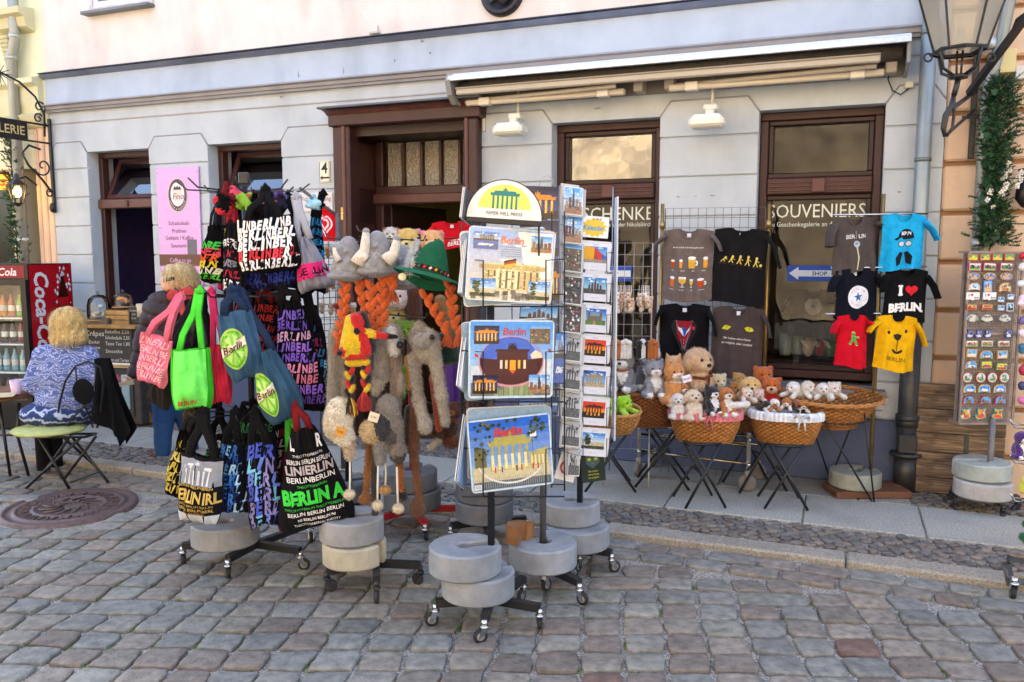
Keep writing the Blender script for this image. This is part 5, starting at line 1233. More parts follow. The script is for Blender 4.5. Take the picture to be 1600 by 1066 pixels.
for x,y,c1,c2 in((547,622,BK,YL),(569,614,RD_,'#a81b1c')):
 m=MB();p0=Vector(at(x,y,o))
 for _ in range(90):
  dx,dy=random.gauss(0,.010),random.gauss(0,.010);l=random.uniform(.06,.085);m.tube([p0+Vector((dx*.3,dy*.3,0)),p0+Vector((dx*1.1,dy,-l*.5)),p0+Vector((dx*1.3,dy,-l))],.0018,jit(random.choice([c1,c1,c2,RD_]),.15),4)
 m.ell(p0+Vector((0,0,-.02)),(.014,.014,.03),c1,10,6);m.build('tassel',knit,t)
# long-armed animal hats
def scarfhat(label,parts,Y,fz=1500,extras=(),name='animal_hat',cell=.010,ln=.009,k=.022):
 px,py=parts[0][1];o=dp(px,py,Y);at.Y=Y;t=thing(name,label,'hat',o,group=GH);pr=[]
 for p in parts:
  d=p[-1]if isinstance(p[-1],(int,float))and len(p)>4 and not isinstance(p[-2],(int,float))else 0
  if p[0]=='e':a=Vector(at(*p[1],o))+Vector((0,d,0));pr.append(E(tuple(a),p[2],p[3]))
  else:
   a=Vector(at(*p[1],o));b=Vector(at(*p[2],o));dd=p[5]if len(p)>5 else 0;a.y+=dd;b.y+=dd;pr.append(K(tuple(a),tuple(b),p[3][0],p[3][1],p[4]))
 plushbody(t,pr,cell,k,fz,ln)
 for nm_,x,y,d,r_,c_ in extras:
  m=MB();m.ell(Vector(at(x,y,o))+Vector((0,d,0)),r_,c_,12,8);m.build(nm_,plasticm,t)
 return t
GF,GF2='#91887d','#a89f92'
scarfhat('grey brown plush hat with white ear and black button, long arms hanging left',[('e',(612,530),(.055,.05,.075),GF),('c',(614,515),(618,548),(.020,.022),'#c3beb8',-.05),('c',(596,540),(594,590),(.034,.030),GF),('c',(594,590),(588,612),(.030,.022),GF2),('c',(618,560),(617,630),(.028,.024),'#86766c',.02),('c',(617,630),(616,690),(.024,.024),'#86766c',.02),('e',(627,600),(.02,.02,.05),GF)],YB-.02,1800,[('nose',628,537,-.06,.017,'#141316')])
scarfhat('grey wolf plush hat with pointed muzzle and two long paws',[('e',(667,540),(.062,.055,.080),GF2),('c',(655,512),(650,530),(.03,.035),GF),('c',(660,530),(676,523),(.035,.018),'#9a958e',-.06),('c',(646,560),(654,625),(.028,.024),GF),('c',(654,625),(664,668),(.024,.026),'#a39d93'),('e',(665,665),(.028,.026,.036),'#a8a298'),('c',(680,560),(690,620),(.030,.025),GF2),('c',(690,620),(696,660),(.024,.022),'#9c968c')],YB-.04,2600,[('nose',678,524,-.085,.013,'#101013')])
scarfhat('dark green felt hat half hidden behind the grey wolf hat',[('e',(694,545),(.07,.05,.08),'#1a2f24'),('e',(702,560),(.09,.05,.03),'#1c3327')],YB+.08,0)
scarfhat('grey brown fur scarf arms hanging behind the jester hat',[('c',(523,530),(520,640),(.028,.030),'#8d857b'),('c',(536,560),(540,620),(.02,.018),'#8d857b'),('c',(524,520),(528,508),(.03,.02),'#938c84')],YB+.05,900)
scarfhat('cream plush hat with a stitched face and a yellow tag at the lower left',[('e',(530,650),(.060,.05,.085),'#e4d9c2'),('e',(537,680),(.045,.05,.045),'#e8ddc8'),('e',(520,665),(.04,.04,.06),'#dccfb4'),('c',(545,690),(546,712),(.026,.022),'#c2ae94'),('e',(531,668),(.018,.018,.018),'#ddd0b8',-.05)],YB-.10,2200)
def pompom(label,pts,Y,col='#cfc0a4',strc='#d8d2c6'):
 o=dp(*pts[-1],Y);at.Y=Y;t=thing('pompom_string',label,'pompom',o,group='pompoms dangling under the plush hats')
 m=MB();m.tube([at(x,y,o)for x,y in pts],.005,strc,6);m.build('cord',cloth,t);m=MB();m.ell((0,0,0),(.026,.026,.022),col,12,8);m.fuzz(500,.008,.0012,0);m.build('pompom',fur,t)
pompom('cream pompom on a thin cord under the cream plush hat',[(547,715),(547,750),(546,773)],YB-.1)
pompom('cream pompom on a cord, left of the two under the black and grey fur',[(591,728),(590,760),(590,790)],YB-.08)
pompom('cream pompom on a cord, right of the two under the black and grey fur',[(620,730),(621,765),(622,795)],YB-.08)
pompom('tan pompoms tied behind the two cream ones',[(602,700),(603,740),(602,766)],YB+.02,'#b98c54')
scarfhat('black, grey and tan husky fur hat with a white tag, hanging low',[('e',(606,640),(.05,.05,.07),'#8e8880'),('e',(579,672),(.045,.045,.05),'#cdb48a',-.02),('e',(596,665),(.035,.05,.06),'#3a3a40',-.02),('c',(593,690),(594,720),(.032,.022),'#8f8d8c'),('c',(615,660),(620,705),(.040,.034),'#857b74'),('e',(622,712),(.028,.03,.035),'#3d3836'),('e',(612,680),(.02,.035,.03),'#4a4442',-.02)],YB-.07,3400)
for lb,px,py,c_ in(('small yellow price tag on the cream plush hat',532,675,'#c98f2c'),('small white price tag on the husky fur hat',584,652,'#d9cdb0')):
 o=dp(px,py,YB-.17);t=thing('price_tag',lb,'price tag',o,rot=(0,R(18),0),group='price tags on the plush hats');m=MB();m.box((0,0,0),(.045,.003,.042),c_,.001);m.build('card',printm,t);m=MB();m.text('9,95',0,0,.012,'#5a3a20',lambda a,b:(a,-.0025,b),0,0,.035);m.build('lettering',printm,t)
scarfhat('tan plush leg with a rounded paw hanging to the weights',[('c',(578,690),(572,770),(.017,.015),'#8a5526'),('e',(570,780),(.032,.03,.022),'#8a5a2c')],YB+.02,500)
scarfhat('orange brown plush leg with a black paw',[('c',(622,690),(626,765),(.018,.016),'#9c5a22'),('e',(629,775),(.022,.022,.028),'#17161a')],YB+.03,300)
scarfhat('long dark brown plush leg with a big floppy paw',[('c',(650,640),(646,700),(.028,.022),'#6b4026'),('c',(646,700),(655,780),(.018,.016),'#6e452a'),('e',(653,795),(.034,.035,.042),'#64402c')],YB+.02,1400)
scarfhat('dark brown plush animal with white belly lying behind the wolf hat',[('c',(665,672),(700,668),(.05,.05),'#46261a'),('e',(705,690),(.05,.04,.04),'#6b3a20'),('c',(672,700),(684,690),(.02,.02),'#c9bca8'),('e',(708,655),(.035,.03,.03),'#8a4a22')],YD,1200)
scarfhat('brown plush body hanging behind the green hat',[('c',(646,460),(650,560),(.045,.05),'#55301a'),('c',(688,470),(706,520),(.035,.02),'#946a3c')],YD-.1,900)
# plush heads on the upper hooks behind
def toyhead(label,px,py,Y,r,cols,kind='ears',fz=900):
 o=dp(px,py,Y);t=thing('plush_hat',label,'hat',o,group=GH);a,b,e=cols
 pr=[E((0,0,0),(r,r*.9,r),a),E((0,-r*.75,-r*.25),(r*.45,r*.4,r*.35),b),E((-r*.75,0,r*.65),(r*.3,r*.2,r*.35),e),E((r*.75,0,r*.65),(r*.3,r*.2,r*.35),e)]
 plushbody(t,pr,r/9,r*.15,fz,.006)
 for sx in(-1,1):
  m=MB();m.ell((sx*r*.38,-r*.86,r*.15),r*.10,'#111',8,6)if 0 else m.ell((sx*r*.38,-r*.86,r*.15),r*.10,'#111111',8,6);m.build('eye',plasticm,t)
 m=MB();m.ell((0,-r*1.15,-r*.15),(r*.13,r*.08,r*.1),'#2a1c18',8,6);m.build('nose',plasticm,t)
toyhead('yellow plush animal hat high behind the horned hat',638,378,YD-.1,.075,('#d9b763','#e6cf8e','#d88aa0'))
toyhead('white and brown plush dog hat at the top of the stand',611,368,YD-.1,.045,('#d8d2c8','#e8e4dc','#8a5a3a'))
toyhead('pink and yellow plush hat right behind the green hat',675,378,YD-.12,.065,('#e8b27a','#f0cfa8','#d98c8c'))
toyhead('yellow duck plush hat peeping over the horned hats',636,402,YD-.05,.055,('#e0a83c','#e88a2c','#e0a83c'))
toyhead('white goose plush hat with an orange beak at the left of the stand',528,390,YD-.3,.040,('#e3e1dc','#d9821c','#e3e1dc'))
toyhead('second white goose plush hat beside the first one',546,386,YD-.28,.040,('#e6e4e0','#d9821c','#d8d6d2'))
toyhead('white and pink plush hat under the horned hats',620,465,YD-.1,.075,('#dcc3b4','#e9dcd4','#e6e2dd'))
toyhead('pale yellow plush hat low behind the braids',618,492,YD-.06,.07,('#cdb46c','#d8c78c','#c9ab58'))
toyhead('lime green plush frog hat beside the grey fur hat',634,515,YD-.2,.05,('#7d9a22','#8fb030','#86a428'))
toyhead('brown plush monkey hat low at the right',706,640,YD-.1,.045,('#6b3f24','#a8703c','#6b3f24'))
scarfhat('violet plush scarf hanging at the right of the stand',[('c',(712,560),(714,650),(.022,.02),'#4b2a7a'),('c',(700,575),(702,640),(.018,.018),'#6a3f96')],YD-.05,300)
scarfhat('orange and green plush scarf ends hanging behind the grey hats',[('c',(636,560),(640,610),(.018,.014),'#c77a1c'),('c',(630,575),(631,620),(.012,.012),'#5f8f2a')],YD-.15,200)
scarfhat('red and orange plush legs hanging between the grey fur arms',[('c',(676,590),(686,670),(.022,.02),'#a8451c'),('c',(640,640),(636,690),(.03,.028),'#3a2a1a')],YD-.12,300)
m=MB();inv=lambda x,y,Y=None:dp(x,y,Y or YB)-RB.location
for a_,b_ in(((585,378),(512,372)),((600,372),(662,376)),((600,490),(665,497)),((520,600),(640,612)),((604,372),(560,360))):
 m=MB();m.tube([inv(586,a_[1]),inv(*b_),inv(b_[0]+(3 if b_[0]>a_[0]else-3),b_[1]-8)],.004,'#1d1e21',6);m.build('hook_arm',blackmetal,RB)
m=MB();m.tube([inv(655,366,YD-.1),inv(655,400,YD-.1)],.03,'#1e1f22',14);m.tube([inv(655,371,YD-.1),inv(655,374,YD-.1)],.045,'#1e1f22',16);o=m.build('hub',plasticm,RB)
m=MB();invd=lambda x,y:dp(x,y,YD)-RD.location
for a_,b_ in(((655,374),(560,370)),((655,374),(715,372)),((655,500),(600,496)),((643,620),(700,640))):m.tube([invd(643,a_[1]),invd(*b_)],.004,'#1d1e21',6);m.build('hook_arm',blackmetal,RD);m=MB()
m.tube([invd(643,620),invd(643,366)],.014,'#1d1e21',8);m.build('upper_pole',blackmetal,RD)
# dark wire grid rack with tiny key-ring toys between the bags and the hats
def gridpanel(name,label,cat,P,Y0,Y1,nx,ny,col='#5a5d60',r=.0022,frame=.005,legs=0,framecol=None):
 q=[dp(P[0],P[1],Y0),dp(P[2],P[1],Y1),dp(P[2],P[3],Y1),dp(P[0],P[3],Y0)];q[3].x,q[3].y=q[0].x,q[0].y;q[2].x,q[2].y=q[1].x,q[1].y;q[2].z=q[3].z;q[1].z=q[0].z
 t=thing(name,label,cat,(q[3]+q[2])/2);o=t.location;q=[a-o for a in q];m=MB()
 for i in range(1,nx):s=i/nx;m.tube([q[0].lerp(q[1],s),q[3].lerp(q[2],s)],r,col,5)
 for j in range(1,ny):s=j/ny;m.tube([q[0].lerp(q[3],s),q[1].lerp(q[2],s)],r,col,5)
 m.build('wire_mesh',blackmetal,t);m=MB();m.tube(q,frame,framecol or col,6,closed=True)
 if legs:
  for a in(q[3],q[2]):m.tube([a,(a.x,a.y,-o.z+.01)],frame*1.4,framecol or col,8)
 m.build('frame',blackmetal,t);return t
gridpanel('grid_rack','black wire grid rack between the bags and the horned hats','rack',(494,372,540,640),4.6,4.75,5,26,'#2b2c2e',.0024,.006,1)
def toylets(label,px,py,Y,r,cols,grp='little toys hung on the wire grids',n=1):
 o=dp(px,py,Y);t=thing('keyring_toy',label,'toy',o,group=grp);a,b=cols;pr=[]
 for k_ in range(n):
  dx,dz=(random.uniform(-2,2)*r,random.uniform(-2.2,2.2)*r)if n>1 else(0,0)
  pr+=[E((dx,random.uniform(-.01,.01),dz),(r,r*.8,r*.9),random.choice((a,b))),E((dx,-r*.2,dz-r*1.5),(r*.8,r*.7,r),a),E((dx-r*.7,0,dz+r*.8),r*.35,a),E((dx+r*.7,0,dz+r*.8),r*.35,a)]
 m=sdf(pr,r/4,r*.2);m.fuzz(200,.005,.001);m.build('body',fur,t)
 m=MB()
 for sx in(-1,1):m.ell((sx*r*.35,-r*.8,r*.1),r*.13,'#141214',6,5)
 m.tube([(0,0,r*.8),(.004,0,r*3)],.0015,'#b8352c',5);m.build('eyes_and_loop' if 0 else 'loop',plasticm,t)
for i,(x,y,c_)in enumerate(((512,390,('#b98a52','#c9a06c')),(520,440,('#b8825a','#cfae8c')),(503,478,('#c9a884','#a82a24')),(517,480,('#d8b48c','#b02c26')),(527,478,('#d0ac88','#a82a24')),(552,478,('#c08a4a','#d8d0c4')),(510,446,('#8a5f3c','#b98a5c')))):
 toylets('tiny brown and cream key ring toy '+['beside the heart flag','high on the black grid','with red belly, left of three','with red belly, middle of three','with red belly, right of three','behind the orange braids','on the black grid above the red bellied ones'][i],x,y,4.5,.018,c_)
# =============== T-SHIRTS ===============
def shirt(label,px,py,Y,w,h,col,dec=None,yaw=-8,sl=(.13,.13),neck=.30,lab=True,roll=0,group='T-shirts hung out for sale',drop=(.12,.12),fold=.010,slw=.075,inner=None):
 """px, py = middle of the shoulder line; w, h = width and length of the trunk in metres"""
 o=dp(px,py,Y);t=thing('t_shirt',label,'t-shirt',o,rot=(0,R(roll),R(yaw)),group=group)
 ph=[random.uniform(0,6.28)for _ in range(5)];nk=neck*w/2
 def top(s,front=True):
  x=abs(s)*w/2;z=-.018*(x/(w/2))**2
  if x<nk:z-=(.075 if front else .022)*(1-(x/nk)**2)**.5*(w/.36)
  return z
 def P(s,q,front=True,off=0):
  W_=w*(1-.04*math.sin(q*3.1)+.03*q);x=s*W_/2;z0=top(s,front);z=z0+(-h-z0-.012*math.sin(2.5*s+ph[4]))*q
  dpt=(.018+.022*q)*(1-abs(s)**4);f=fold*(math.sin(7*s+ph[0]+2*q)*q+.6*math.sin(13*s+ph[1])*q+.5*math.sin(5*q+6*s+ph[2])+.7*math.sin(9*(s*.6+q)+ph[3])*(1-q)*q*2)
  return(x,(-dpt-f-off)if front else(dpt*.7-f*.6),z)
 m=MB();m.grid(lambda a,b:P(2*a-1,1-b),32,22,col);m.grid(lambda a,b:P(1-2*a,1-b,False),20,14,inner or jit(C(col),.0));m.build('body',cloth,t)
 for sx,L_,d_ in((-1,sl[0]*.85,drop[0]*1.05),(1,sl[1]*.85,drop[1]*1.05)):
  if L_<=0:continue
  m=MB();a=Vector((sx*w*.46,0,-.05));b=Vector((sx*(w*.5+L_*.55),-.005,-.05-d_*.45));c=Vector((sx*(w*.5+L_),-.01,-.05-d_))
  m.tube([a,a.lerp(b,.5),b,b.lerp(c,.6),c],[(.018,slw*.9),(.015,slw),(.013,slw*.95),(.012,slw*.88),(.011,slw*.84)],col,18,flat=(0,1,0));
  m.tube([c.lerp(b,.12),c.lerp(b,-.03)],[(.0125,slw*.88),(.0125,slw*.87)],jit(C(col),.1),18,flat=(0,1,0));m.build('sleeve',cloth,t)
 m=MB();cv=[(nk*math.sin(a),0,0)for a in[R(-88+8.8*k)for k in range(21)]]
 m.tube([Vector(P(x/(w/2),0))+Vector((0,-.002,0))for x,_,_ in cv],.0055*(w/.36),jit(C(col),.15),6);m.build('collar',cloth,t)
 if lab:
  m=MB();m.box((0,.012,-.050*(w/.36)),(.03*(w/.36),.002,.028*(w/.36)),'#e2e4ea',.0005);m.build('neck_label',printm,t)
 if dec:
  mf=lambda x,y,l=0:(lambda s_:P(s_,max(0,min(.985,(y-top(s_))/(-h-top(s_)))),True,.0022+l))(max(-.97,min(.97,x/(w/2))));m=MB();m.curved=True;dec(m,mf,w,h);m.build('print',inkm,t)
 return t
def fl(m,mf,poly,col,l=0):m.flat(poly,lambda a,b:mf(a,b,l),col)
def beers(m,mf,w,h):
 m.text('was ich wirklich in der Schule gelernt habe',0,-h*.26,.011,'#e6e0d8',mf,.012,0,w*.62)
 def glass(x,y,gw,gh,c_,mug=False,stem=False):
  if stem:
   fl(m,mf,circ(x,y+gh*.62,gw*.5,gh*.30,12,180,360)+[(x+gw*.5,y+gh*.75),(x-gw*.5,y+gh*.75)],c_);fl(m,mf,rect(x-gw*.5,y+gh*.74,x+gw*.5,y+gh*.95),'#ece8e2',.0006);fl(m,mf,rect(x-gw*.07,y+.03*gh,x+gw*.07,y+gh*.34),'#d8d4ce');fl(m,mf,rect(x-gw*.3,y,x+gw*.3,y+gh*.06),'#d8d4ce')
  else:
   fl(m,mf,[(x-gw*.42,y),(x+gw*.42,y),(x+gw*.5,y+gh*.8),(x-gw*.5,y+gh*.8)],c_);fl(m,mf,circ(x,y+gh*.84,gw*.54,gh*.15,12),'#efece6',.0006)
  if mug:q=circ(x+gw*.55,y+gh*.42,gw*.30,gh*.24,12,-80,80);fl(m,mf,q+[(a-(.008 if a>x+gw*.5 else 0),y+gh*.42+(b-y-gh*.42)*.6)for a,b in q[::-1]],'#e4e0d8')
 g=w*.155
 for x,gw,gh,c_,mg in((-.30,.028,.055,'#b4431c',0),(-.13,.022,.06,'#d8922a',0),(.09,.05,.082,'#d9a83a',1),(.36,.03,.078,'#d8952a',0)):glass(x*w,-h*.54,gw,gh,c_,mg)
 for x,gw,gh,c_,mg,st in((-.29,.032,.072,'#c9642a',0,0),(-.09,.05,.075,'#dcae44',0,1),(.09,.022,.06,'#d8b04a',0,1),(.28,.044,.062,'#b4481c',1,0)):glass(x*w,-h*.80,gw,gh,c_,mg,st)
 for k,s_ in enumerate(('Alt','Kölsch','Maß','Helles')):m.text(s_,(-.30+.21*k)*w,-h*.575,.008,'#dcd6ce',mf,.01,0)
 for k,s_ in enumerate(('Weizen','Berliner','Pils','Starkbier')):m.text(s_,(-.30+.20*k)*w,-h*.835,.008,'#dcd6ce',mf,.01,0)
def evo(m,mf,w,h):
 c_='#d8c25a'
 for k,s_ in enumerate((.5,.75,.9,1.0,.98)):
  x=(-.34+.155*k)*w+.01;y=-h*.46-.004*k;H=.062*s_
  lean=(1-s_)*.03
  fl(m,mf,circ(x+lean*.9+.004,y+H*.92,.0085,.0095,10),c_);fl(m,mf,[(x-.006,y+H*.42),(x+.006,y+H*.42),(x+.009+lean*.6,y+H*.82),(x-.003+lean*.6,y+H*.82)],c_)
  fl(m,mf,[(x-.005,y+H*.44),(x+.002,y+H*.44),(x-.012,y),(x-.019,y)],c_);fl(m,mf,[(x,y+H*.44),(x+.006,y+H*.44),(x+.016,y),(x+.009,y)],c_)
  fl(m,mf,[(x+lean*.5,y+H*.76),(x+lean*.5+.003,y+H*.68),(x+.022+lean*.5,y+H*.45),(x+.024+lean*.5,y+H*.52)],c_)
 fl(m,mf,circ(.40*w,-h*.47,.010,.010,10),c_);fl(m,mf,[(-.40*w,-h*.47),(.42*w,-h*.50),(.42*w,-h*.515),(-.40*w,-h*.48)],'#4a3020')
def tux(m,mf,w,h):
 y=-h*.23;fl(m,mf,[(-.07,y),(.07,y),(.035,y-.17),(0,y-.20),(-.035,y-.17)],'#8a1c24')
 fl(m,mf,[(-.055,y+.005),(-.0,y-.05),(.055,y+.005),(.045,y-.05),(.0,y-.11),(-.045,y-.05)],'#cfd4dc',.0005)
 fl(m,mf,[(-.010,y-.025),(.010,y-.025),(.017,y-.08),(0,y-.11),(-.017,y-.08)],'#1f4aa8',.001)
 for s_ in(-1,1):
  fl(m,mf,[(s_*.058,y+.01),(s_*.09,y-.03),(s_*.085,y-.06),(0,y-.24),(0,y-.20),(s_*.05,y-.08)],'#1b1b1f',.0012);fl(m,mf,[(s_*.052,y),(s_*.058,y+.002),(s_*.010,y-.20),(s_*.004,y-.19)],'#6c6c72',.0016)
 for k in range(3):fl(m,mf,circ(0,y-.13-.022*k,.0028,.0028,8),'#d8c8c0',.0009)
 fl(m,mf,circ(.065,y-.045,.012,.012,12),'#c01f2e',.0018)
def cat(m,mf,w,h):
 for s_ in(-1,1):
  x=s_*w*.22;fl(m,mf,[(x-.032,-h*.30+s_*.008),(x-.01,-h*.30+.018),(x+.02,-h*.30+.012),(x+.032,-h*.30-s_*.008),(x+.008,-h*.30-.016),(x-.018,-h*.30-.012)],'#c9c42c');fl(m,mf,[(x-.002,-h*.30+.015),(x+.004,-h*.30+.014),(x+.002,-h*.30-.014)],'#191a12',.0006)
 for k,s_ in enumerate(('Ein Leben ohne Katze','ist möglich, aber sinnlos!')):m.text(s_,0,-h*(.44+.065*k),.015,'#dcd8d2',mf,.006,.15,w*.66)
def tower(m,mf,w,h):
 m.text('BER  LIN',0,-h*.36,.026,'#d8d4d0',mf,.02,0,w*.60);fl(m,mf,rect(-.0012,-h*.40,.0012,-h*.26),'#b8b4b0');fl(m,mf,circ(.0,-h*.50,.019,.021,16),'#aab2c0');fl(m,mf,circ(.0,-h*.49,.012,.008,10),'#7d8698',.0005)
 fl(m,mf,[(-.004,-h*.55),(.005,-h*.55),(.016,-h*.75),(.007,-h*.97),(-.006,-h*.97),(.006,-h*.75)],'#cfc29a')
def hipster(m,mf,w,h):
 K_='#15171c';fl(m,mf,circ(.012,-h*.42,.048,.050,16,0,180)+[(-.038,-h*.43),(-.062,-h*.455),(-.05,-h*.475),(.06,-h*.45)],K_)
 m.text('BERLIN',.012,-h*.36,.022,'#e4e6ea',lambda a,b:mf(a,b,.0006),.03,.05,.062)
 for s_ in(-1,1):fl(m,mf,circ(.006+s_*.023,-h*.545,.021,.019,14),'#2a2c32');fl(m,mf,circ(.006+s_*.023,-h*.545,.017,.015,14),'#b9c2cc',.0006)
 for s_ in(-1,1):x=s_*.030;fl(m,mf,[(x*.2,-h*.70),(x*.9,-h*.68),(x*1.7,-h*.78),(x*1.4,-h*.93),(x*.7,-h*.90),(x*.5,-h*.80)],K_)
def badge(m,mf,w,h,y=-.5,c_='#2c5f9c',bg='#dcdde0',r=.062):
 fl(m,mf,circ(0,h*y,r,r*1.05,26),bg);st=[]
 for k in range(10):a=R(90+36*k);q=r*(.48 if k%2==0 else .19);st.append((q*math.cos(a),h*y+q*math.sin(a)))
 fl(m,mf,st,c_,.0007)
 for word,a0,d_ in(('BERLIN',140,-1),('EUROPE',218,1)):
  for k,ch in enumerate(word):a=R(a0+d_*(20 if d_<0 else 21)*k);m.text(ch,r*.74*math.cos(a),h*y+r*.74*math.sin(a),r*.2,'#b0707c',lambda p,q:mf(p,q,.0007),.0,0,None,(a-math.pi/2)if d_<0 else(a+math.pi/2))
def heart(cx,cy,s):
 p=[]
 for k in range(28):a=2*math.pi*k/28;p.append((cx+s*16*math.sin(a)**3/17,cy+s*(13*math.cos(a)-5*math.cos(2*a)-2*math.cos(3*a)-math.cos(4*a))/17))
 return p
def ilb(m,mf,w,h):
 m.text('I',-.042,-h*.42,.062,'#e8e8e6',mf,.06,0);
 for s_ in(-1,1):fl(m,mf,rect(-.056,-h*.42+s_*.027-.006,-.028,-h*.42+s_*.027+.006),'#e8e8e6',.0003)
 fl(m,mf,heart(.028,-h*.42,.042),'#d01f2c');m.text('BERLIN.',0,-h*.74,.052,'#e8e8e6',mf,.055,0,w*.80)
def ampel(m,mf,w,h):
 """a plain green walking sign figure"""
 c_='#3f9c3c';x,y=0,-h*.46
 for l,cc,s_ in((0,'#c9c08a',1.15),(.0006,c_,1.0)):
  fl(m,mf,[(x+a*s_,y+b*s_)for a,b in circ(0,.030,.010,.011,12)],cc,l);fl(m,mf,[(x+a*s_,y+b*s_)for a,b in[(-.009,.018),(.008,.018),(.012,-.010),(-.010,-.010)]],cc,l)
  fl(m,mf,[(x+a*s_,y+b*s_)for a,b in[(-.010,-.006),(.002,-.006),(-.016,-.036),(-.030,-.030)]],cc,l+.0001);fl(m,mf,[(x+a*s_,y+b*s_)for a,b in[(0,-.008),(.012,-.008),(.026,-.034),(.012,-.036)]],cc,l+.0001);fl(m,mf,[(x+a*s_,y+b*s_)for a,b in[(.006,.014),(.008,.002),(.030,.008),(.028,.016)]],cc,l+.0002)
def bearface(m,mf,w,h):
 K_='#2a2824'
 for s_ in(-1,1):fl(m,mf,circ(s_*w*.22,-h*.30+s_*.008,.009,.011,12),K_)
 fl(m,mf,[(-.026,-h*.355),(0,-h*.33),(.030,-h*.35),(.022,-h*.42),(.004,-h*.455),(-.018,-h*.42)],K_);fl(m,mf,[(.001,-h*.44),(.006,-h*.44),(.008,-h*.64),(.003,-h*.64)],K_)
 q=circ(.006,-h*.60,.034,.030,16,190,350);fl(m,mf,q+[(a*.9+.0005,b+.005)for a,b in q[::-1]],K_);m.text('BERLIN',.0,-h*.78,.026,'#4a3f1c',mf,.0,.05,w*.55)
TP,BKS='#6a5e59','#1a181a'
gridpanel('wire_grid_rack','tall wire grid on brass posts with four T-shirts hanging on it','rack',(1040,326,1197,740),5.88,5.69,12,28,'#5d5a58',.002,.004)
for x,Y,lb in((1034,5.88,'brass post left of the wire grid with T-shirts'),(1200,5.68,'brass post right of the wire grid with T-shirts')):
 o=gp(x,760 if x>1100 else 742,0);o=dp(x,395,Y);o.z=.35;t=thing('rack_post',lb,'post',o,group='brass posts of the clothes rail');m=MB();m.tube([(0,0,-.0),(0,0,1.6+(395-320)/1280*Y-.35)],.013,'#a5844c',10);m.tube([(0,0,1.42),(0,0,1.47)],.019,'#b79a62',10);m.build('post',mat('brass',.35,.7,var=.25,vscale=12),t)
 m=MB();m.tube([(0,.0,1.2),(-.006,0,1.2)],.01,'#c8c8c8',6);m.build('clamp',chrome,t)
shirt('taupe T-shirt printed with eight glasses of beer, top left on the wire grid',1077,357,5.72,.345,.50,TP,beers,-18,(.10,.06),.32,roll=1,drop=(.12,.10))
shirt('black T-shirt with a row of yellow figures walking upright, top right on the grid',1160,356,5.62,.36,.52,BKS,evo,-18,(.0,.10),.33,roll=3,drop=(.1,.20),slw=.085)
shirt('black T-shirt printed like a dinner jacket with blue tie and red rose',1070,474,5.66,.345,.52,'#121114',tux,-16,(.03,.05),.30,roll=0,drop=(.1,.16))
shirt('dark taupe T-shirt with two yellow cat eyes and white words',1155,479,5.57,.345,.50,'#463c3b',cat,-16,(.0,.05),.30,roll=2,drop=(.1,.14))
# the pole with six small shirts
PX=thing('shirt_pole','tall brass pole on a plank with three cross rods of small T-shirts','pole',gp(1359,757,.05));PO=PX.location
m=MB();m.tube([(0,0,0),(0,0,1.6+(395-305)/1280*PO.y-.05)],.013,'#9c8350',10);m.build('pole',MATS['brass'],PX);YP=PO.y-.10
for yy,x0,x1 in((335,1302,1450),(418,1298,1448),(490,1290,1442)):
 m=MB();m.tube([dp(x0,yy+1,YP+.03)-PO,dp(x1,yy-1,YP-.03)-PO],.0065,'#c9c9cc',8);m.tube([dp(1372,yy,YP)-PO,Vector((0,0,dp(1375,yy,YP).z-PO.z))],.006,'#c9c9cc',6);m.build('cross_rod',chrome,PX)
m=MB();m.M=Matrix.Rotation(-TH+R(22),4,'Z');m.box((.02,-.02,.025),(.50,.26,.045),'#6b4632',.006);o=m.build('plank',wood);o.location=(PO.x-.06,PO.y-.02,0);tagp(o,'reddish brown plank under the pale weight at the foot of the shirt pole','plank')
weight('pale grey green half ring weight on a plank at the foot of the shirt pole',Vector((PO.x-.11,PO.y-.02,0)),.05,R(40),'#97998c',.165,.105)
sy=dict(group='small T-shirts on the pole')
shirt('small taupe T-shirt with a drawn tower between the letters Berlin',1335,338,YP+.02,.30,.36,'#4f4744',tower,8,(.03,.06),.32,False,-2,drop=(.13,.03),fold=.012,slw=.06,**sy)
shirt('small bright blue T-shirt with a cap, sunglasses and moustache print',1413,333,YP-.02,.265,.36,'#1fa3d6',hipster,-6,(.0,.09),.34,False,1,drop=(.1,.11),fold=.012,slw=.06,**sy)
shirt('small navy T-shirt with a round white badge and blue star',1338,419,YP+.0,.28,.33,'#12141f',lambda m,mf,w,h:badge(m,mf,w,h,-.56,r=.070),8,(.04,.04),.32,True,-1,drop=(.09,.07),fold=.010,slw=.055,**sy)
shirt('small black T-shirt reading I love Berlin with a red heart',1417,419,YP-.03,.265,.34,'#121214',ilb,-4,(.01,.08),.33,False,1,drop=(.10,.13),fold=.009,slw=.06,**sy)
shirt('small red T-shirt with a green walking figure',1333,491,YP-.03,.205,.34,'#c20f24',ampel,4,(.03,.06),.34,False,1,drop=(.07,.03),fold=.008,slw=.045,**sy)
shirt('small yellow T-shirt with a drawn bear face reading Berlin',1403,492,YP-.06,.245,.355,'#e0ab0e',bearface,-6,(.06,.07),.34,True,3,drop=(.07,.13),fold=.009,slw=.052,**sy)
shirt('bright red T-shirt with white print hanging in front of the shop door',706,345,5.3,.26,.18,'#c4141f',lambda m,mf,w,h:(m.text('BERLIN',.03,-h*.82,.026,'#e8dcd4',mf,.03,.2,w*.6),fl(m,mf,[(-.02,-h*.70),(.09,-h*.64),(.09,-h*.72)],'#e8dcd4')),2,(.05,.05),.34,True,0,drop=(.05,.05),slw=.05)
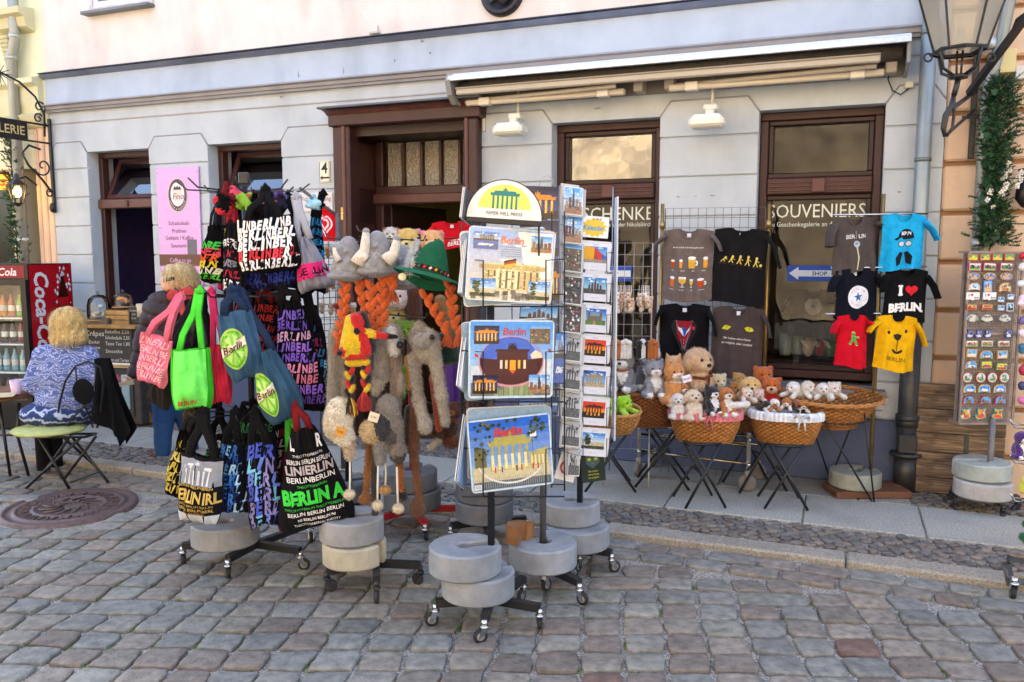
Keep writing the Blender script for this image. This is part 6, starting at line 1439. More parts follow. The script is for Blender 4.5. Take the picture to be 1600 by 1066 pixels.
# wheeled chrome chassis of the clothes rail
cA,cB=gp(997,745,0),gp(1167,768,0);mid=(cA+cB)/2;t=thing('clothes_rail_base','low chrome wheeled base of the clothes rail behind the basket stools','rail base',mid)
m=MB();X=(cB-cA).normalized();N_=Vector((-X.y,X.x,0));L2=(cB-cA).length/2
for z_,d_ in((.19,0),(.38,0),(.26,.30),(.31,.02)):m.tube([-X*L2+N_*d_+Vector((0,0,z_)),X*L2+N_*d_+Vector((0,0,z_))],.010,'#a89882',8)
for s_ in(-1,1):
 m.bar(X*L2*s_+Vector((0,0,.13)),X*L2*s_+Vector((0,0,.44)),.028,'#b7b5b0');m.bar(X*L2*s_+Vector((0,0,.15)),X*L2*s_+N_*.35+Vector((0,0,.15)),.025,'#b7b5b0')
 for z_ in(.19,.36):m.ell(X*(L2*s_)+Vector((0,-.025,z_)),.017,'#c9c9c9',8,6)
m.build('frame',chrome,t)
for s_ in(-1,1):
 for d_ in(0,.33):
  m=MB();W=Matrix.Translation(X*L2*s_+N_*d_+Vector((0,0,.062)))@Matrix.Rotation(R(-20 if s_>0 else 60),4,'Z')@Matrix.Rotation(R(90),4,'X')
  m.lathe([(0,-.016),(.035,-.018),(.05,-.016),(.060,-.010),(.060,.010),(.05,.016),(0,.016)],(0,0,0),'#77736e',22,M=W);m.box(X*L2*s_+N_*d_+Vector((0,0,.12)),(.03,.05,.05),'#9c9a96',.006);m.build('wheel',rubber,t)
# =============== BASKETS ===============
def basket(label,px,py,Y,rx,ry,h,bot=.75,yaw=0,tilt=0,rows=15,na=54,col='#a9713a',rimw=.012,cloth_col=None,group='wicker baskets of soft toys',flare=0,bow=None,dark=1.0,handle=False):
 c=dp(px,py,Y);t=thing('wicker_basket',label,'basket',c,rot=(R(tilt),0,R(yaw)),group=group)
 n=2.6 if rx!=ry else 2.0
 def pos(a,q,off=0):                       # q 0 top .. 1 bottom
  k=(1-(1-bot)*q**1.4)*(1+.05*math.sin(q*3.1))+flare*max(0,.25-q)*1.6
  ca,sa=math.cos(a),math.sin(a);r=(abs(ca)**n+abs(sa)**n)**(-1/n)
  return Vector((rx*k*r*ca*(1+off/rx),ry*k*r*sa*(1+off/ry),-h*q))
 NA=na*2;m=MB()
 def f(a,b):
  i=round(a*NA);j=b*rows*2;ph_=math.cos(math.pi*i/2+math.pi*(j//2));off=.006*ph_+.0028*math.cos(math.pi*j);return pos(2*math.pi*a,b,off)
 cs=[jit(col,.22)for _ in range(97)];cs=[tuple(x*dark for x in q)for q in cs];c2=jit(tuple(x*.55 for x in C(col)),.1)
 m.grid(f,NA,rows*2,lambda a,b:tuple(x*(1.15 if(int(a*na)+int(b*rows))%2 else .5)for x in cs[(int(a*na*.5)*7+int(b*rows)*5)%97]),wrap=True)
 for j in range(na):a=2*math.pi*j/na;m.tube([pos(a,q,-.001)for q in(0,.25,.5,.75,1)],.003,c2,4,cap=False)
 m.grid(lambda a,b:pos(2*math.pi*a,.97)*(1-b)+Vector((0,0,-h*.97))*b,30,3,c2,wrap=True)
 m.build('basket_body',wicker,t)
 m=MB()
 for k in range(3):
  pts=[pos(2*math.pi*i/80,0,.004)+Vector((math.cos(2*math.pi*i/80)*rimw*.55*math.cos(i*.9+2.09*k),math.sin(2*math.pi*i/80)*rimw*.5*math.cos(i*.9+2.09*k),rimw*.6*math.sin(i*.9+2.09*k)))for i in range(80)]
  m.tube(pts,rimw*.55,tuple(x*dark for x in jit(col,.2)),6,closed=True)
 pts=[pos(2*math.pi*i/60,1,.001)for i in range(60)];m.tube(pts,.007,c2,5,closed=True);m.build('rim',wicker,t)
 if cloth_col:
  m=MB()
  def lin(a,b):
   an=2*math.pi*a;w_=.004*math.sin(an*23)+.003*math.sin(an*41)
   if b<.5:p=pos(an,0,.020+w_);return p+Vector((0,0,.016-.11*(.5-b)*1.0))
   p=pos(an,0,.006-.09*(b-.5)+w_);return p+Vector((0,0,.016-.05*(b-.5)**2*4))
  m.grid(lin,110,8,(lambda a,b:jit(cloth_col,.12)if int(a*150)%3 else tuple(min(1,x*1.3)for x in C(cloth_col))),wrap=True);m.build('lining',cloth,t)
  m=MB();p=pos(R(bow or-88),0,.022)
  for s_ in(-1,1):
   m.tube([p,p+Vector((s_*.03,-.012,.018)),p+Vector((s_*.045,-.012,-.006)),p],.0065,cloth_col,6);m.tube([p,p+Vector((s_*.016,-.012,-.04)),p+Vector((s_*.022,-.008,-.085))],[(.009,.003)]*3,cloth_col,6)
  m.build('bow',cloth,t)
 return t
def stool(label,px,py,wf,zt,yaw=0,col='#1c1d20',group='folding stools under the baskets'):
 o=gp(px,py,0);t=thing('folding_stool',label,'stool',o,yaw,group=group);m=MB()
 m.tube([(-wf*.40,-.09,zt),(wf*.40,-.09,zt),(wf*.40,.09,zt),(-wf*.40,.09,zt)],.009,col,8,closed=True);m.box((0,0,zt-.004),(wf*.76,.17,.008),col,.003);m.build('seat',blackmetal,t)
 for s_ in(-1,1):
  for y in(-.12,.12):
   m=MB();m.tube([(s_*wf*.36,y*.9,zt),(-s_*wf*.5,y*1.1,.008)],.009,col,8);m.build('leg',blackmetal,t)
 m=MB();m.tube([(-wf*.05,-.12,zt*.52),(-wf*.05,.12,zt*.52)],.006,col,6);m.build('crossbar',blackmetal,t);return t
YC3=5.2
stool('black folding stool under the basket with the pink checked lining',1092,786,.26,.405,R(5))
basket('oval basket with pink checked lining and bow on a black folding stool',1102,642,YC3,.215,.145,.185,.80,-8,0,14,60,'#b5793a',.010,'#c8717a')
stool('black folding stool under the basket with the white lining',1222,788,.26,.40,R(-8))
YC5=gp(1222,783,0).y
basket('oval basket with white lining and ribbon on a black folding stool',1228,643,YC5,.212,.14,.185,.80,-14,0,15,60,'#b07636',.010,'#cfd2d6',bow=-70)
basket('big brown basket of husky and cat toys at the left',1017,606,YC3+.22,.22,.17,.24,.68,0,8,18,60,'#8a5530',.014)
basket('brown basket full of teddy bears behind the two lined baskets',1178,622,YC3+.24,.215,.16,.20,.72,-10,8,14,56,'#8a5a34',.014)
basket('small honey coloured basket with the green frogs beside the postcards',952,640,5.0,.185,.15,.125,.78,0,6,11,50,'#b98548',.011)
basket('widest basket, a shallow round one with pale rabbits on wire legs',1298,618,gp(1300,772,0).y,.275,.275,.185,.62,-10,3,13,60,'#b0763c',.014,flare=.35)
def wirelegs(label,pts,Y,group='thin wire basket stands'):
 o=gp(*pts[0][1],0);t=thing('wire_stand',label,'stand',o,group=group)
 for a,b in pts:
  m=MB();m.tube([dp(a[0],a[1],Y)-o,gp(b[0],b[1],.005)-o],.006,'#1c1c1e',6);m.build('leg',blackmetal,t)
 m=MB();m.tube([Vector((.215*math.cos(a),.215*math.sin(a),0))+dp(1302,652,gp(1300,772,0).y)-o for a in[2*math.pi*k/30 for k in range(30)]],.006,'#1c1c1e',6,closed=True);m.build('ring',blackmetal,t)
wirelegs('thin black wire legs carrying the widest basket',[((1283,650),(1362,783)),((1336,650),(1296,752)),((1264,650),(1298,752)),((1350,640),(1366,784))],5.1)
stool('black stool legs under the brown basket of teddy bears',1178,762,.34,.50,R(10));stool('black stool legs under the big brown husky basket',1035,757,.36,.44,R(-12));stool('black folding stand under the green frog basket',950,762,.34,.42,R(0))
# =============== SOFT TOYS ===============
def toy(label,px,py,Y,r,main,face,ear,belly=None,yaw=0,ears='flop',nose='#1a1718',paws=None,lying=False,fz=900,name='soft_toy',extra=(),cat='soft toy',group='soft toys in and on the baskets',eyes=True,patch=None,pitch=0):
 """px, py = middle of the head; r = head radius"""
 r*=1.1;o=dp(px,py,Y);t=thing(name,label,cat,o,rot=(R(pitch),0,R(yaw)),group=group);belly=belly or face;paws=paws or face
 pr=[E((0,0,0),(r*1.02,r*.95,r*.92),main),E((0,-r*.72,-r*.28),(r*.50,r*.48,r*.36),face)]
 if patch:pr.append(E((-r*.45,-r*.45,r*.25),(r*.5,r*.45,r*.5),patch));pr.append(E((r*.45,-r*.45,r*.25),(r*.5,r*.45,r*.5),patch))
 for s_ in(-1,1):
  if ears=='flop':pr.append(E((s_*r*.95,-r*.05,-r*.10),(r*.24,r*.36,r*.62),ear,(0,s_*-.25,0)))
  elif ears=='point':pr.append(K((s_*r*.62,0,r*.6),(s_*r*.80,-.0,r*1.25),r*.34,r*.08,ear))
  elif ears=='round':pr.append(E((s_*r*.78,0,r*.70),(r*.34,r*.2,r*.34),ear))
 if lying:pr+=[E((r*.3,r*1.3,-r*.7),(r*1.1,r*1.5,r*.8),main)]+[K((s_*r*.6,-r*.2,-r*.8),(s_*r*1.0,-r*1.3,-r*1.15),r*.34,r*.36,paws)for s_ in(-1,1)]
 else:
  pr+=[E((0,r*.35,-r*1.75),(r*1.05,r*.95,r*1.25),main),E((0,-r*.25,-r*1.55),(r*.7,r*.6,r*.95),belly)]
  pr+=[K((s_*r*.72,-r*.25,-r*1.15),(s_*r*.62,-r*.85,-r*2.55),r*.32,r*.34,main)for s_ in(-1,1)]+[E((s_*r*.62,-r*1.0,-r*2.7),(r*.38,r*.45,r*.3),paws)for s_ in(-1,1)]+[E((s_*r*1.0,-r*.35,-r*2.6),(r*.5,r*.85,r*.42),main)for s_ in(-1,1)]
 m=sdf(pr,r/6.5,r*.18);m.fuzz(fz,r*.16,.0011+r*.012,.2,.15);m.build('body',fur,t)
 for s_ in(-1,1):
  if eyes:m=MB();m.ell((s_*r*.36,-r*.86,r*.16),r*.11,'#120f0e',8,6);m.build('eye',plasticm,t)
 m=MB();m.ell((0,-r*1.20,-r*.18),(r*.19,r*.12,r*.14),nose,8,6);m.build('nose',plasticm,t)
 for nm_,pts,rr,c_ in extra:m=MB();m.tube([Vector(p)*r for p in pts],rr*r,c_,8);m.build(nm_,cloth,t)
 return t
W_,GRY,TAN,ORG='#ddd9d4','#77777c','#cfa67c','#b86a2c'
Y2=YC3+.12
toy('big sitting cream labrador soft toy with a brown harness, tallest of the toys',1090,564,Y2+.02,.086,'#c6a17c','#d2b08c','#c09a74',yaw=28,fz=2600,extra=[('harness',[(-.9,-.6,-1.0),(-.2,-1.0,-1.1),(.5,-.9,-.95),(1.0,-.2,-.8)],.10,'#6b3a26'),('harness',[(.2,-1.0,-1.1),(.1,-1.0,-1.9),(-.3,-.9,-2.6)],.09,'#6b3a26')])
toy('white and grey husky soft toy lying at the left rim of the big brown basket',975,563,Y2,.062,GRY,W_,GRY,yaw=-28,ears='point',lying=False,fz=1700,extra=[('collar',[(-.7,-.7,-.8),(0,-1.0,-.9),(.7,-.7,-.8)],.10,'#8a4a30')])
toy('grey and white husky soft toy with a black nose behind the grey cat',1014,556,Y2+.12,.070,'#66666b',W_,'#6c6c70',yaw=-12,ears='point',fz=1700,patch='#d8d4d0')
toy('fluffy grey and white cat soft toy with two white paws over the rim',1023,577,Y2-.06,.055,'#8b8b90','#e2deda','#7f7f85',yaw=0,ears='point',nose='#d09098',fz=2000)
toy('orange tabby cat soft toy with long legs hanging over the basket rim',1053,582,Y2-.10,.060,'#c98a4c','#e0d3c2','#c07c3c',yaw=14,ears='point',nose='#d09088',fz=2000,extra=[])
toy('second orange cat soft toy half hidden behind the first',1052,568,Y2+.06,.052,'#d0a070','#dcc8a8','#c8955c',ears='point',fz=700)
P=dp(1050,612,Y2-.14);t=thing('soft_toy','long orange plush legs with white paws dangling into the pink lined basket','soft toy',P);m=sdf([K((0,0,.03),(-.005,-.01,-.05),.030,.027,'#c98a4c'),K((.03,0,.03),(.03,-.01,-.03),.028,.024,'#c98a4c'),E((-.005,-.015,-.075),(.033,.035,.028),'#e0d3c2')],.008,.01);m.fuzz(500,.008,.0015);m.build('body',fur,t)
P=dp(1073,592,Y2-.22);t=thing('toy_tag','white printed tag between the orange cat and the labrador','tag',P,rot=(0,R(-16),0));m=MB();m.box((0,0,0),(.055,.002,.045),'#e6e4ea',.001);m.build('card',printm,t);m=MB();m.text('BERLIN',0,0,.012,'#8a7ab0',lambda a,b:(a,-.002,b),.02,0,.045);m.build('lettering',printm,t)
Y3=YC3-.05
toy('white and brown puppy soft toy high at the left of the pink lined basket',1066,607,Y3+.05,.036,'#b9713a',W_,'#b06a36',yaw=20,fz=700)
toy('white lamb soft toy at the left end of the pink lined basket',1060,624,Y3-.02,.038,'#d9d0c8','#e2dad2','#d0c4ba',yaw=-10,fz=900)
toy('beige seal coloured puppy soft toy in the middle left of the pink lined basket',1083,620,Y3-.04,.046,'#d6bfa4','#dccab4','#ceb498',yaw=6,fz=1100,pitch=-10)
toy('black and white husky puppy soft toy in the pink lined basket',1112,614,Y3-.05,.044,'#24242a','#e4e2e0','#1e1e24',yaw=16,ears='point',fz=1200,pitch=-8)
toy('dark husky puppy soft toy behind the black and white one',1099,620,Y3+.02,.034,'#2b2c34','#c8c6c4','#26262c',ears='point',fz=400)
toy('brown and white beagle soft toy stretching a white leg over the rim',1134,616,Y3-.05,.044,'#b06c34','#e4e0da','#a86430',belly='#e4e0da',yaw=10,fz=1200,pitch=-8)
P=dp(1152,634,Y3-.08);t=thing('soft_toy','white plush leg of the beagle lying along the pink lining','soft toy',P);m=sdf([K((-.05,0,0),(.04,-.01,.008),.022,.020,W_),E((.055,-.01,.012),(.024,.022,.022),W_)],.006,.01);m.fuzz(400,.006,.0012);m.build('body',fur,t)
Y4=YC3+.20
toy('cream bear soft toy with a turquoise nose',1122,596,Y4+.04,.050,'#ccb891','#d8c8a4','#ccb891',yaw=10,ears='round',nose='#6fb8b4',fz=900)
toy('tan teddy bear at the left of the bear basket',1150,606,Y4+.05,.040,'#b27a42','#c8985c','#a87038',ears='round',fz=700)
toy('pale golden teddy bear in the middle of the bear basket',1172,602,Y4-.06,.056,'#d2ab6c','#dcbc84','#cca260',yaw=-6,ears='flop',fz=1300)
toy('orange brown teddy bear lying at the back of the bear basket',1192,586,Y4+.10,.058,'#b25c24','#c07438','#aa5420',ears='round',fz=900,lying=True)
toy('rust red teddy bear with cream muzzle and red shirt, rightmost bear',1205,603,Y4-.04,.056,'#b4581f','#dcb890','#a84f1a',belly='#b81a1e',yaw=-16,ears='round',fz=1200)
toy('small cream puppy with brown patches at the front of the bear basket',1166,614,Y4-.16,.036,'#d8c4b0','#e4d8ca','#a86a44',yaw=10,fz=700,lying=True)
toy('pinkish cream mouse soft toy at the front right of the bear basket',1185,616,Y4-.15,.032,'#ccb0a4','#ddc8bc','#c09a90',ears='round',fz=600,lying=True)
toy('golden brown teddy bear half seen behind the middle one',1155,592,Y4+.14,.044,'#b28448','#c29858','#a87a40',ears='round',fz=400)
for i,(x,y,a,b)in enumerate(((1197,633,'#2b2422',W_),(1210,630,W_,'#b5763c'),(1229,629,'#a8622c',W_),(1243,632,'#8a4c24','#2b2422'),(1254,634,'#b5763c',W_))):
 toy(['tiny black and white puppy, leftmost in the white lined basket','tiny white puppy with brown spots, second in the white lined basket','tiny brown and white puppy in the middle of the white lined basket','tiny dark brown puppy right of the middle one','tiny tan puppy, rightmost in the white lined basket'][i],x,y,YC5-.03,.028,a,b,'#3a2a22',ears='flop',fz=500,lying=True,yaw=random.uniform(-40,40))
for i,(x,y,yw,ps)in enumerate(((1240,606,-60,0),(1262,605,30,0),(1287,608,-20,0),(1303,607,10,0))):
 toy(['white rabbit soft toy at the left rim of the widest basket','cream rabbit soft toy lying second from the left in the widest basket','white sleepy rabbit soft toy third from the left in the widest basket','cream bear soft toy with pink nose, rightmost in the widest basket'][i],x,y,gp(1300,772,0).y-.08-.02*i,.040,['#d8d4cc','#d2c6b4','#d6d2cc','#d4c6b8'][i],'#dcd6cc',['#d8d4cc','#cbbda8','#d2cec8','#cdbdae'][i],ears='flop' if i<3 else 'round',nose='#c07a60',fz=900,lying=True,yaw=yw)
for i,(x,y,yw)in enumerate(((950,632,-30),(975,630,40))):
 toy(['lime green frog soft toy, left one in the honey coloured basket','lime green frog soft toy, right one in the honey coloured basket'][i],x,y,4.97,.045,'#8fc21f','#a8d23c','#96c826',ears='round',nose='#7aa818',lying=True,fz=900,yaw=yw)
# bunches of key ring toys on the grid left of the T-shirts
gridpanel('key_ring_rack','silver wire rack of key ring toys beside the tall calendar rack','rack',(948,380,1020,700),5.5,5.45,5,18,'#8b8b8a',.002,.005,1,'#a8a8a6')
def cluster(label,px,py,w,h,n,cols,Y=5.32,r=.016):
 o=dp(px,py,Y);t=thing('key_ring_bunch',label,'key rings',o,group='bunches of key ring toys');m=MB()
 for _ in range(n):
  c=Vector((random.uniform(-w,w),random.uniform(-.03,.02),random.uniform(-h,h)));k_=jit(random.choice(cols),.15);m.ell(c,(r,r*.9,r*.9),k_,8,6);m.ell(c+Vector((0,-.004,-r*1.5)),(r*.8,r*.7,r*1.1),k_,8,6)
  for s_ in(-1,1):m.ell(c+Vector((s_*r*.7,0,r*.75)),r*.35,k_,6,4)
  m.ell(c+Vector((0,-r*.95,-.002)),r*.2,'#2a1a18',6,4)
 m.fuzz(n*30,.005,.0011,.1);m.build('toys',fur,t);m=MB()
 for _ in range(n):x=random.uniform(-w,w);m.tube([(x,0,h*.6),(x+.004,0,h+.055)],.0012,'#d8d0c8',4)
 m.build('loops',plasticm,t)
cluster('bunch of pinkish cream key ring toys, upper left of the silver rack',975,470,.055,.045,20,['#c9a58c','#d8bca8','#b88a6c','#d8d0c8'])
cluster('bunch of pale cream key ring toys, upper right of the silver rack',1006,470,.045,.045,16,['#d8c8b4','#cfb49c','#ddd4ca','#c49a78'])
for i,(x,c_)in enumerate(((962,'#a8683a'),(978,'#d9d2ca'),(1004,'#26221f'),(1020,'#a8602c'))):
 o=dp(x,536,5.25);t=thing('dangling_toy',['brown long legged key ring toy','white long legged key ring toy','black and white long legged key ring toy','orange long legged key ring toy'][i]+' in the lower row of the silver rack','toy',o,group='long legged key ring toys')
 pr=[]
 for k_ in range(3):dx=(k_-1)*.022;cc=c_ if k_!=1 or i!=2 else '#d8d4d0';pr+=[E((dx,0,.01*(k_%2)),.018,cc),K((dx-.008,0,-.02),(dx-.010,0,-.10),.008,.009,cc),K((dx+.008,0,-.02),(dx+.008,0,-.095),.008,.009,cc)]
 m=sdf(pr,.006,.006);m.fuzz(300,.005,.001);m.build('body',fur,t)
m=None
# =============== THE MAGNET BOARD ===============
RM,CM=stand('magnet_board','tall brown mesh display board covered with souvenir magnets','display',[(1486,788),(1492,802),(1566,814),(1590,803)],.58,(1542,802),pole_r=.018,silver=False,col='#3d3c3b',polecol='#6b6968',foot_s=1.0)
weight('upper pale grey green ring weight below the magnet board',CM+Vector((-.05,-.0,.0)),SZ+.235,R(170),'#a3aaa2',.165,.105)
weight('lower off white ring weight below the magnet board',CM+Vector((-.055,-.03,.0)),SZ+.124,R(-15),'#b3b1ac',.165,.105)
YM=CM.y-.0;TLm,TRm,BRm,BLm=dp(1506,394,YM),dp(1590,395,YM+.03),dp(1584,672,YM+.03),dp(1498,662,YM)
Xm=(TRm-TLm).normalized();Vm=(TLm-BLm);Vm=Vector((0,0,1));wm=(TRm-TLm).length;hm=TLm.z-BLm.z;Om=Vector((BLm.x+.004,BLm.y,BLm.z));Nm=Xm.cross(Vm);Nm=-Nm if Nm.y>0 else Nm
Fm=lambda a,b,l=0:Om+Xm*a+Vm*b+Nm*l-RM.location
m=MB()
for k_ in range(1,34):m.tube([Fm(wm*k_/34,0),Fm(wm*k_/34,hm)],.0022,'#978a80',4,cap=False)
for k_ in range(1,104):m.tube([Fm(0,hm*k_/104,.001),Fm(wm,hm*k_/104,.001)],.0022,'#978a80',4,cap=False)
m.build('mesh_panel',blackmetal,RM)
m=MB();m.add([Fm(.0,0,-.05),Fm(wm,0,-.05),Fm(wm,hm,-.05),Fm(0,hm,-.05)],[(0,1,2,3)],'#6d6158')
for a,b in((Fm(0,0),Fm(wm,0)),(Fm(0,hm),Fm(wm,hm)),(Fm(0,0),Fm(0,hm)),(Fm(wm,0),Fm(wm,hm)),(Fm(0,hm*.53),Fm(wm,hm*.53))):m.bar(a,b,.014,'#8a7c73')
for a in(.003,wm-.003):m.bar(Fm(a,0,-.05),Fm(a,hm,-.05),.014,'#8a7c73')
for y in(0,hm):m.bar(Fm(0,y,-.0),Fm(0,y,-.10),.012,'#8a7c73');m.bar(Fm(wm,y,0),Fm(wm,y,-.10),.012,'#8a7c73')
m.build('board_frame',blackmetal,RM)
def magnet(label,px,py,wpx,hpx,shape,cols,group,extra=None):
 o=dp(px,py,YM-.006);t=thing('fridge_magnet',label,'magnet',o,rot=(0,random.uniform(-.06,.06),math.atan2(Xm.y,Xm.x)),group=group);k_=YM/FPX;w_,h_=wpx*k_/2,hpx*k_/2
 if shape=='rect':pl=rect(-w_,-h_,w_,h_)
 elif shape=='oval':pl=circ(0,0,w_,h_,18)
 elif shape=='fan':pl=circ(0,-h_,w_,h_*2,14,15,165)+[(-w_*.3,-h_),(w_*.3,-h_)]
 elif shape=='arch':pl=[(-w_,-h_),(-w_*.3,-h_*.8),(w_*.4,-h_*.8),(w_,-h_),(w_*.95,h_*.3),(w_*.5,h_),(-w_*.5,h_*.9),(-w_*.95,h_*.3)]
 else:pl=[(-w_,-h_*.3),(-w_*.6,-h_),(w_*.4,-h_*.8),(w_,-h_*.5),(w_*.7,h_*.4),(w_*.9,h_),(0,h_*.8),(-w_*.6,h_),(-w_*.5,h_*.1)]
 m=MB();m.prism(pl,-.004,.004,cols[0]);m.build('plate',laminate,t)
 m=MB();G=lambda a,b,l=0:(a,-.0048-l,b);c_=cols
 sc=lambda f,dy=0:[(a*f,b*f+dy)for a,b in pl]
 m.flat(sc(.86),lambda a,b:G(a,b),c_[1])
 if shape!='fan':m.flat([(a*.8,min(b*.8,-h_*.15))for a,b in pl]if shape in('rect',)else circ(0,-h_*.38,w_*.6,h_*.3,12),lambda a,b:G(a,b,.0004),c_[2])
 rr=random.Random(px)
 for _ in range(5):x,y=rr.uniform(-.6,.6)*w_,rr.uniform(-.5,.5)*h_;s_=rr.uniform(.1,.2)*w_;m.flat(rect(x-s_,y-h_*.2,x+s_,y+h_*.25),lambda a,b:G(a,b,.0008),rr.choice(c_[2:]))
 if extra:m.text(extra,0,0,h_*.8,c_[-1],lambda a,b:G(a,b,.0014),.03,0,w_*1.6)
 m.build('print',laminate,t)
rowsM=[
 (402,[1520,1539,1558,1577],17,10,'rect',('#c94a34','#4f9a5c','#e0c02c','#3a6ab0','#d8d040'),'BE','colourful letter magnet in the top row','colourful letter magnets in the top row'),
 (417,[1523,1546,1572],21,12,'rect',('#b03060','#dcd4cc','#7ab04c','#b03040','#2a2a2c'),'BERLIN','pink rimmed magnet in the second row','pink rimmed magnets in the second row'),
 (432,[1521,1546,1572],20,12,'oval',('#c89a4c','#3f7fc8','#d8a060','#7a5a3c'),None,'blue oval gate magnet in the third row','blue oval magnets in the third row'),
 (497,[1519,1542,1570],22,12,'fan',('#8a9aa8','#c9c4b0','#8f7f5c','#5a7a94'),None,'fan shaped magnet above the dividing bar','fan shaped magnets'),
 (522,[1515,1529,1543,1576],13,14,'splash',('#3a3f7a','#6a70a8','#d0d4e0','#2a2c50'),None,'dark blue splash magnet below the dividing bar','dark blue splash magnets'),
 (537,[1518,1542,1568],19,9,'rect',('#a8b090','#dcdcd4','#5f9a4a','#b03848'),'BERLIN','long green and white magnet','long green and white magnets'),
 (590,[1511,1532,1550,1569],17,17,'oval',('#b5562c','#c8cfd4','#6a9a5c','#8a6a4c'),None,'round plate magnet with an orange rim','round plate magnets'),
 (607,[1515,1538,1562],20,13,'arch',('#d8b468','#4a9ae0','#e0e4e4','#2f6ab0'),None,'bright blue wave magnet','bright blue wave magnets'),
 (625,[1513,1540,1563],19,13,'arch',('#b02c30','#4aa0d8','#8a6a50','#5a4a40'),None,'blue magnet with a red foot','blue magnets with a red foot'),
 (647,[1508,1532,1558],20,19,'splash',('#4aa0a8','#d8a03c','#d8503c','#4a8a5c','#dcd8cc'),None,'many coloured fish shaped magnet in the bottom row','fish shaped magnets in the bottom row')]
for y,xs,w_,h_,sh,cl,ex,lb,gr in rowsM:
 for x in xs:magnet(lb,x,y,w_,h_,sh,cl,gr,ex)
single=[(448,1522,20,12,'arch',('#d08a3c','#9ac8e4','#e4e0d8','#5a7a94'),'blue and orange arch magnet left in the fourth row'),(448,1543,14,19,'rect',('#3a7ac0','#7ab4e0','#d8b070','#c04a3c'),'tall blue magnet in the middle of the fourth row'),(449,1570,21,15,'arch',('#a87a4c','#cdbd98','#c8763c','#7a5c40'),'beige arch magnet right in the fourth row'),
 (480,1518,18,9,'rect',('#8a2c24','#c8a860','#a82c28','#4a3020'),'gold and red word magnet, left one'),(480,1542,19,9,'rect',('#8a2c24','#c8a860','#a82c28','#4a3020'),'gold and red word magnet, right one'),
 (468,1564,10,8,'rect',('#c8ccd0','#4a90c8','#d8dce0','#2a6aa0'),'tiny blue magnet, upper left of the four tiny ones'),(464,1579,10,8,'rect',('#c8ccd0','#4a90c8','#d8dce0','#2a6aa0'),'tiny blue magnet, upper right of the four tiny ones'),(481,1564,10,8,'rect',('#c8ccd0','#4a90c8','#d8dce0','#2a6aa0'),'tiny blue magnet, lower left of the four tiny ones'),(480,1578,11,13,'rect',('#d8dce0','#6aa8d0','#3a3c40','#dcdcdc'),'tiny grey and blue magnet, lower right of the four tiny ones'),
 (552,1518,17,13,'rect',('#d8902c','#6ab0dc','#d8d4c0','#5a7a9a'),'blue magnet with orange side bars, left one'),(554,1541,21,13,'arch',('#d0a040','#4a9ad8','#e0dccc','#7a6a54'),'blue arch magnet between the two with orange side bars'),(554,1566,17,13,'rect',('#d8902c','#6ab0dc','#d8d4c0','#5a7a9a'),'blue magnet with orange side bars, right one'),
 (570,1517,20,13,'arch',('#c08a3c','#4a9ad8','#e0dccc','#5a6a54'),'blue arch magnet left above the round plates'),(570,1541,18,11,'rect',('#4f9a5c','#d8c22c','#c03c34','#3a6ab0'),'green letter magnet in the middle above the round plates'),(573,1565,18,11,'rect',('#4f9a5c','#d8c22c','#c03c34','#3a6ab0'),'green letter magnet right above the round plates')]
for y,x,w_,h_,sh,cl,lb in single:magnet(lb,x,y,w_,h_,sh,cl,'single souvenir magnets')
for x,lb in((1520,'white magnet reading I love Berlin, left one'),(1546,'white magnet reading I love Berlin, right one')):
 o=dp(x,463,YM-.008);t=thing('fridge_magnet',lb,'magnet',o,rotz=math.atan2(Xm.y,Xm.x),group='I love Berlin magnets');m=MB();m.prism([(-.042,-.02),(-.012,-.02),(0,-.026),(.012,-.02),(.042,-.02),(.042,.024),(-.042,.024)],-.003,.003,'#e2e2e0');m.build('plate',laminate,t)
 m=MB();G=lambda a,b:(a,-.0038,b);m.text('I',-.028,.008,.018,'#2a2a2c',G,.02);m.flat(heart(-.008,.008,.010),G,'#c8202c');m.text('Berlin',.022,-.008,.012,'#2a2a2c',G,.01,.2,.03);m.build('print',laminate,t)
# side of the board with hanging trinkets
for i,(y,c_)in enumerate(((402,'#b01c24'),(418,'#d8d4d8'),(440,'#cfd6da'),(470,'#d8c8d4'),(500,'#6a5a90'),(520,'#d8ccd8'),(545,'#3a6a8a'),(578,'#a82840'),(605,'#3a3f6a'),(625,'#c86a9a'))):
 o=dp(1597,y,YM-.02);t=thing('trinket',['red rose trinket at the top right of the magnet board','white bow trinket under the red rose','pale grey trinket on the side of the board','pale pink trinket halfway up the side of the board','violet trinket on the side of the board','white fluffy trinket below the violet one','blue trinket on the side of the board','crimson trinket low on the side of the board','navy trinket low on the side of the board','pink trinket lowest on the side of the board'][i],'trinket',o,group='trinkets on the side of the magnet board')
 m=sdf([E((random.uniform(-.01,.01),0,random.uniform(-.02,.02)),random.uniform(.012,.02),jit(c_,.2))for _ in range(5)],.006,.008);m.build('body',plasticm,t)
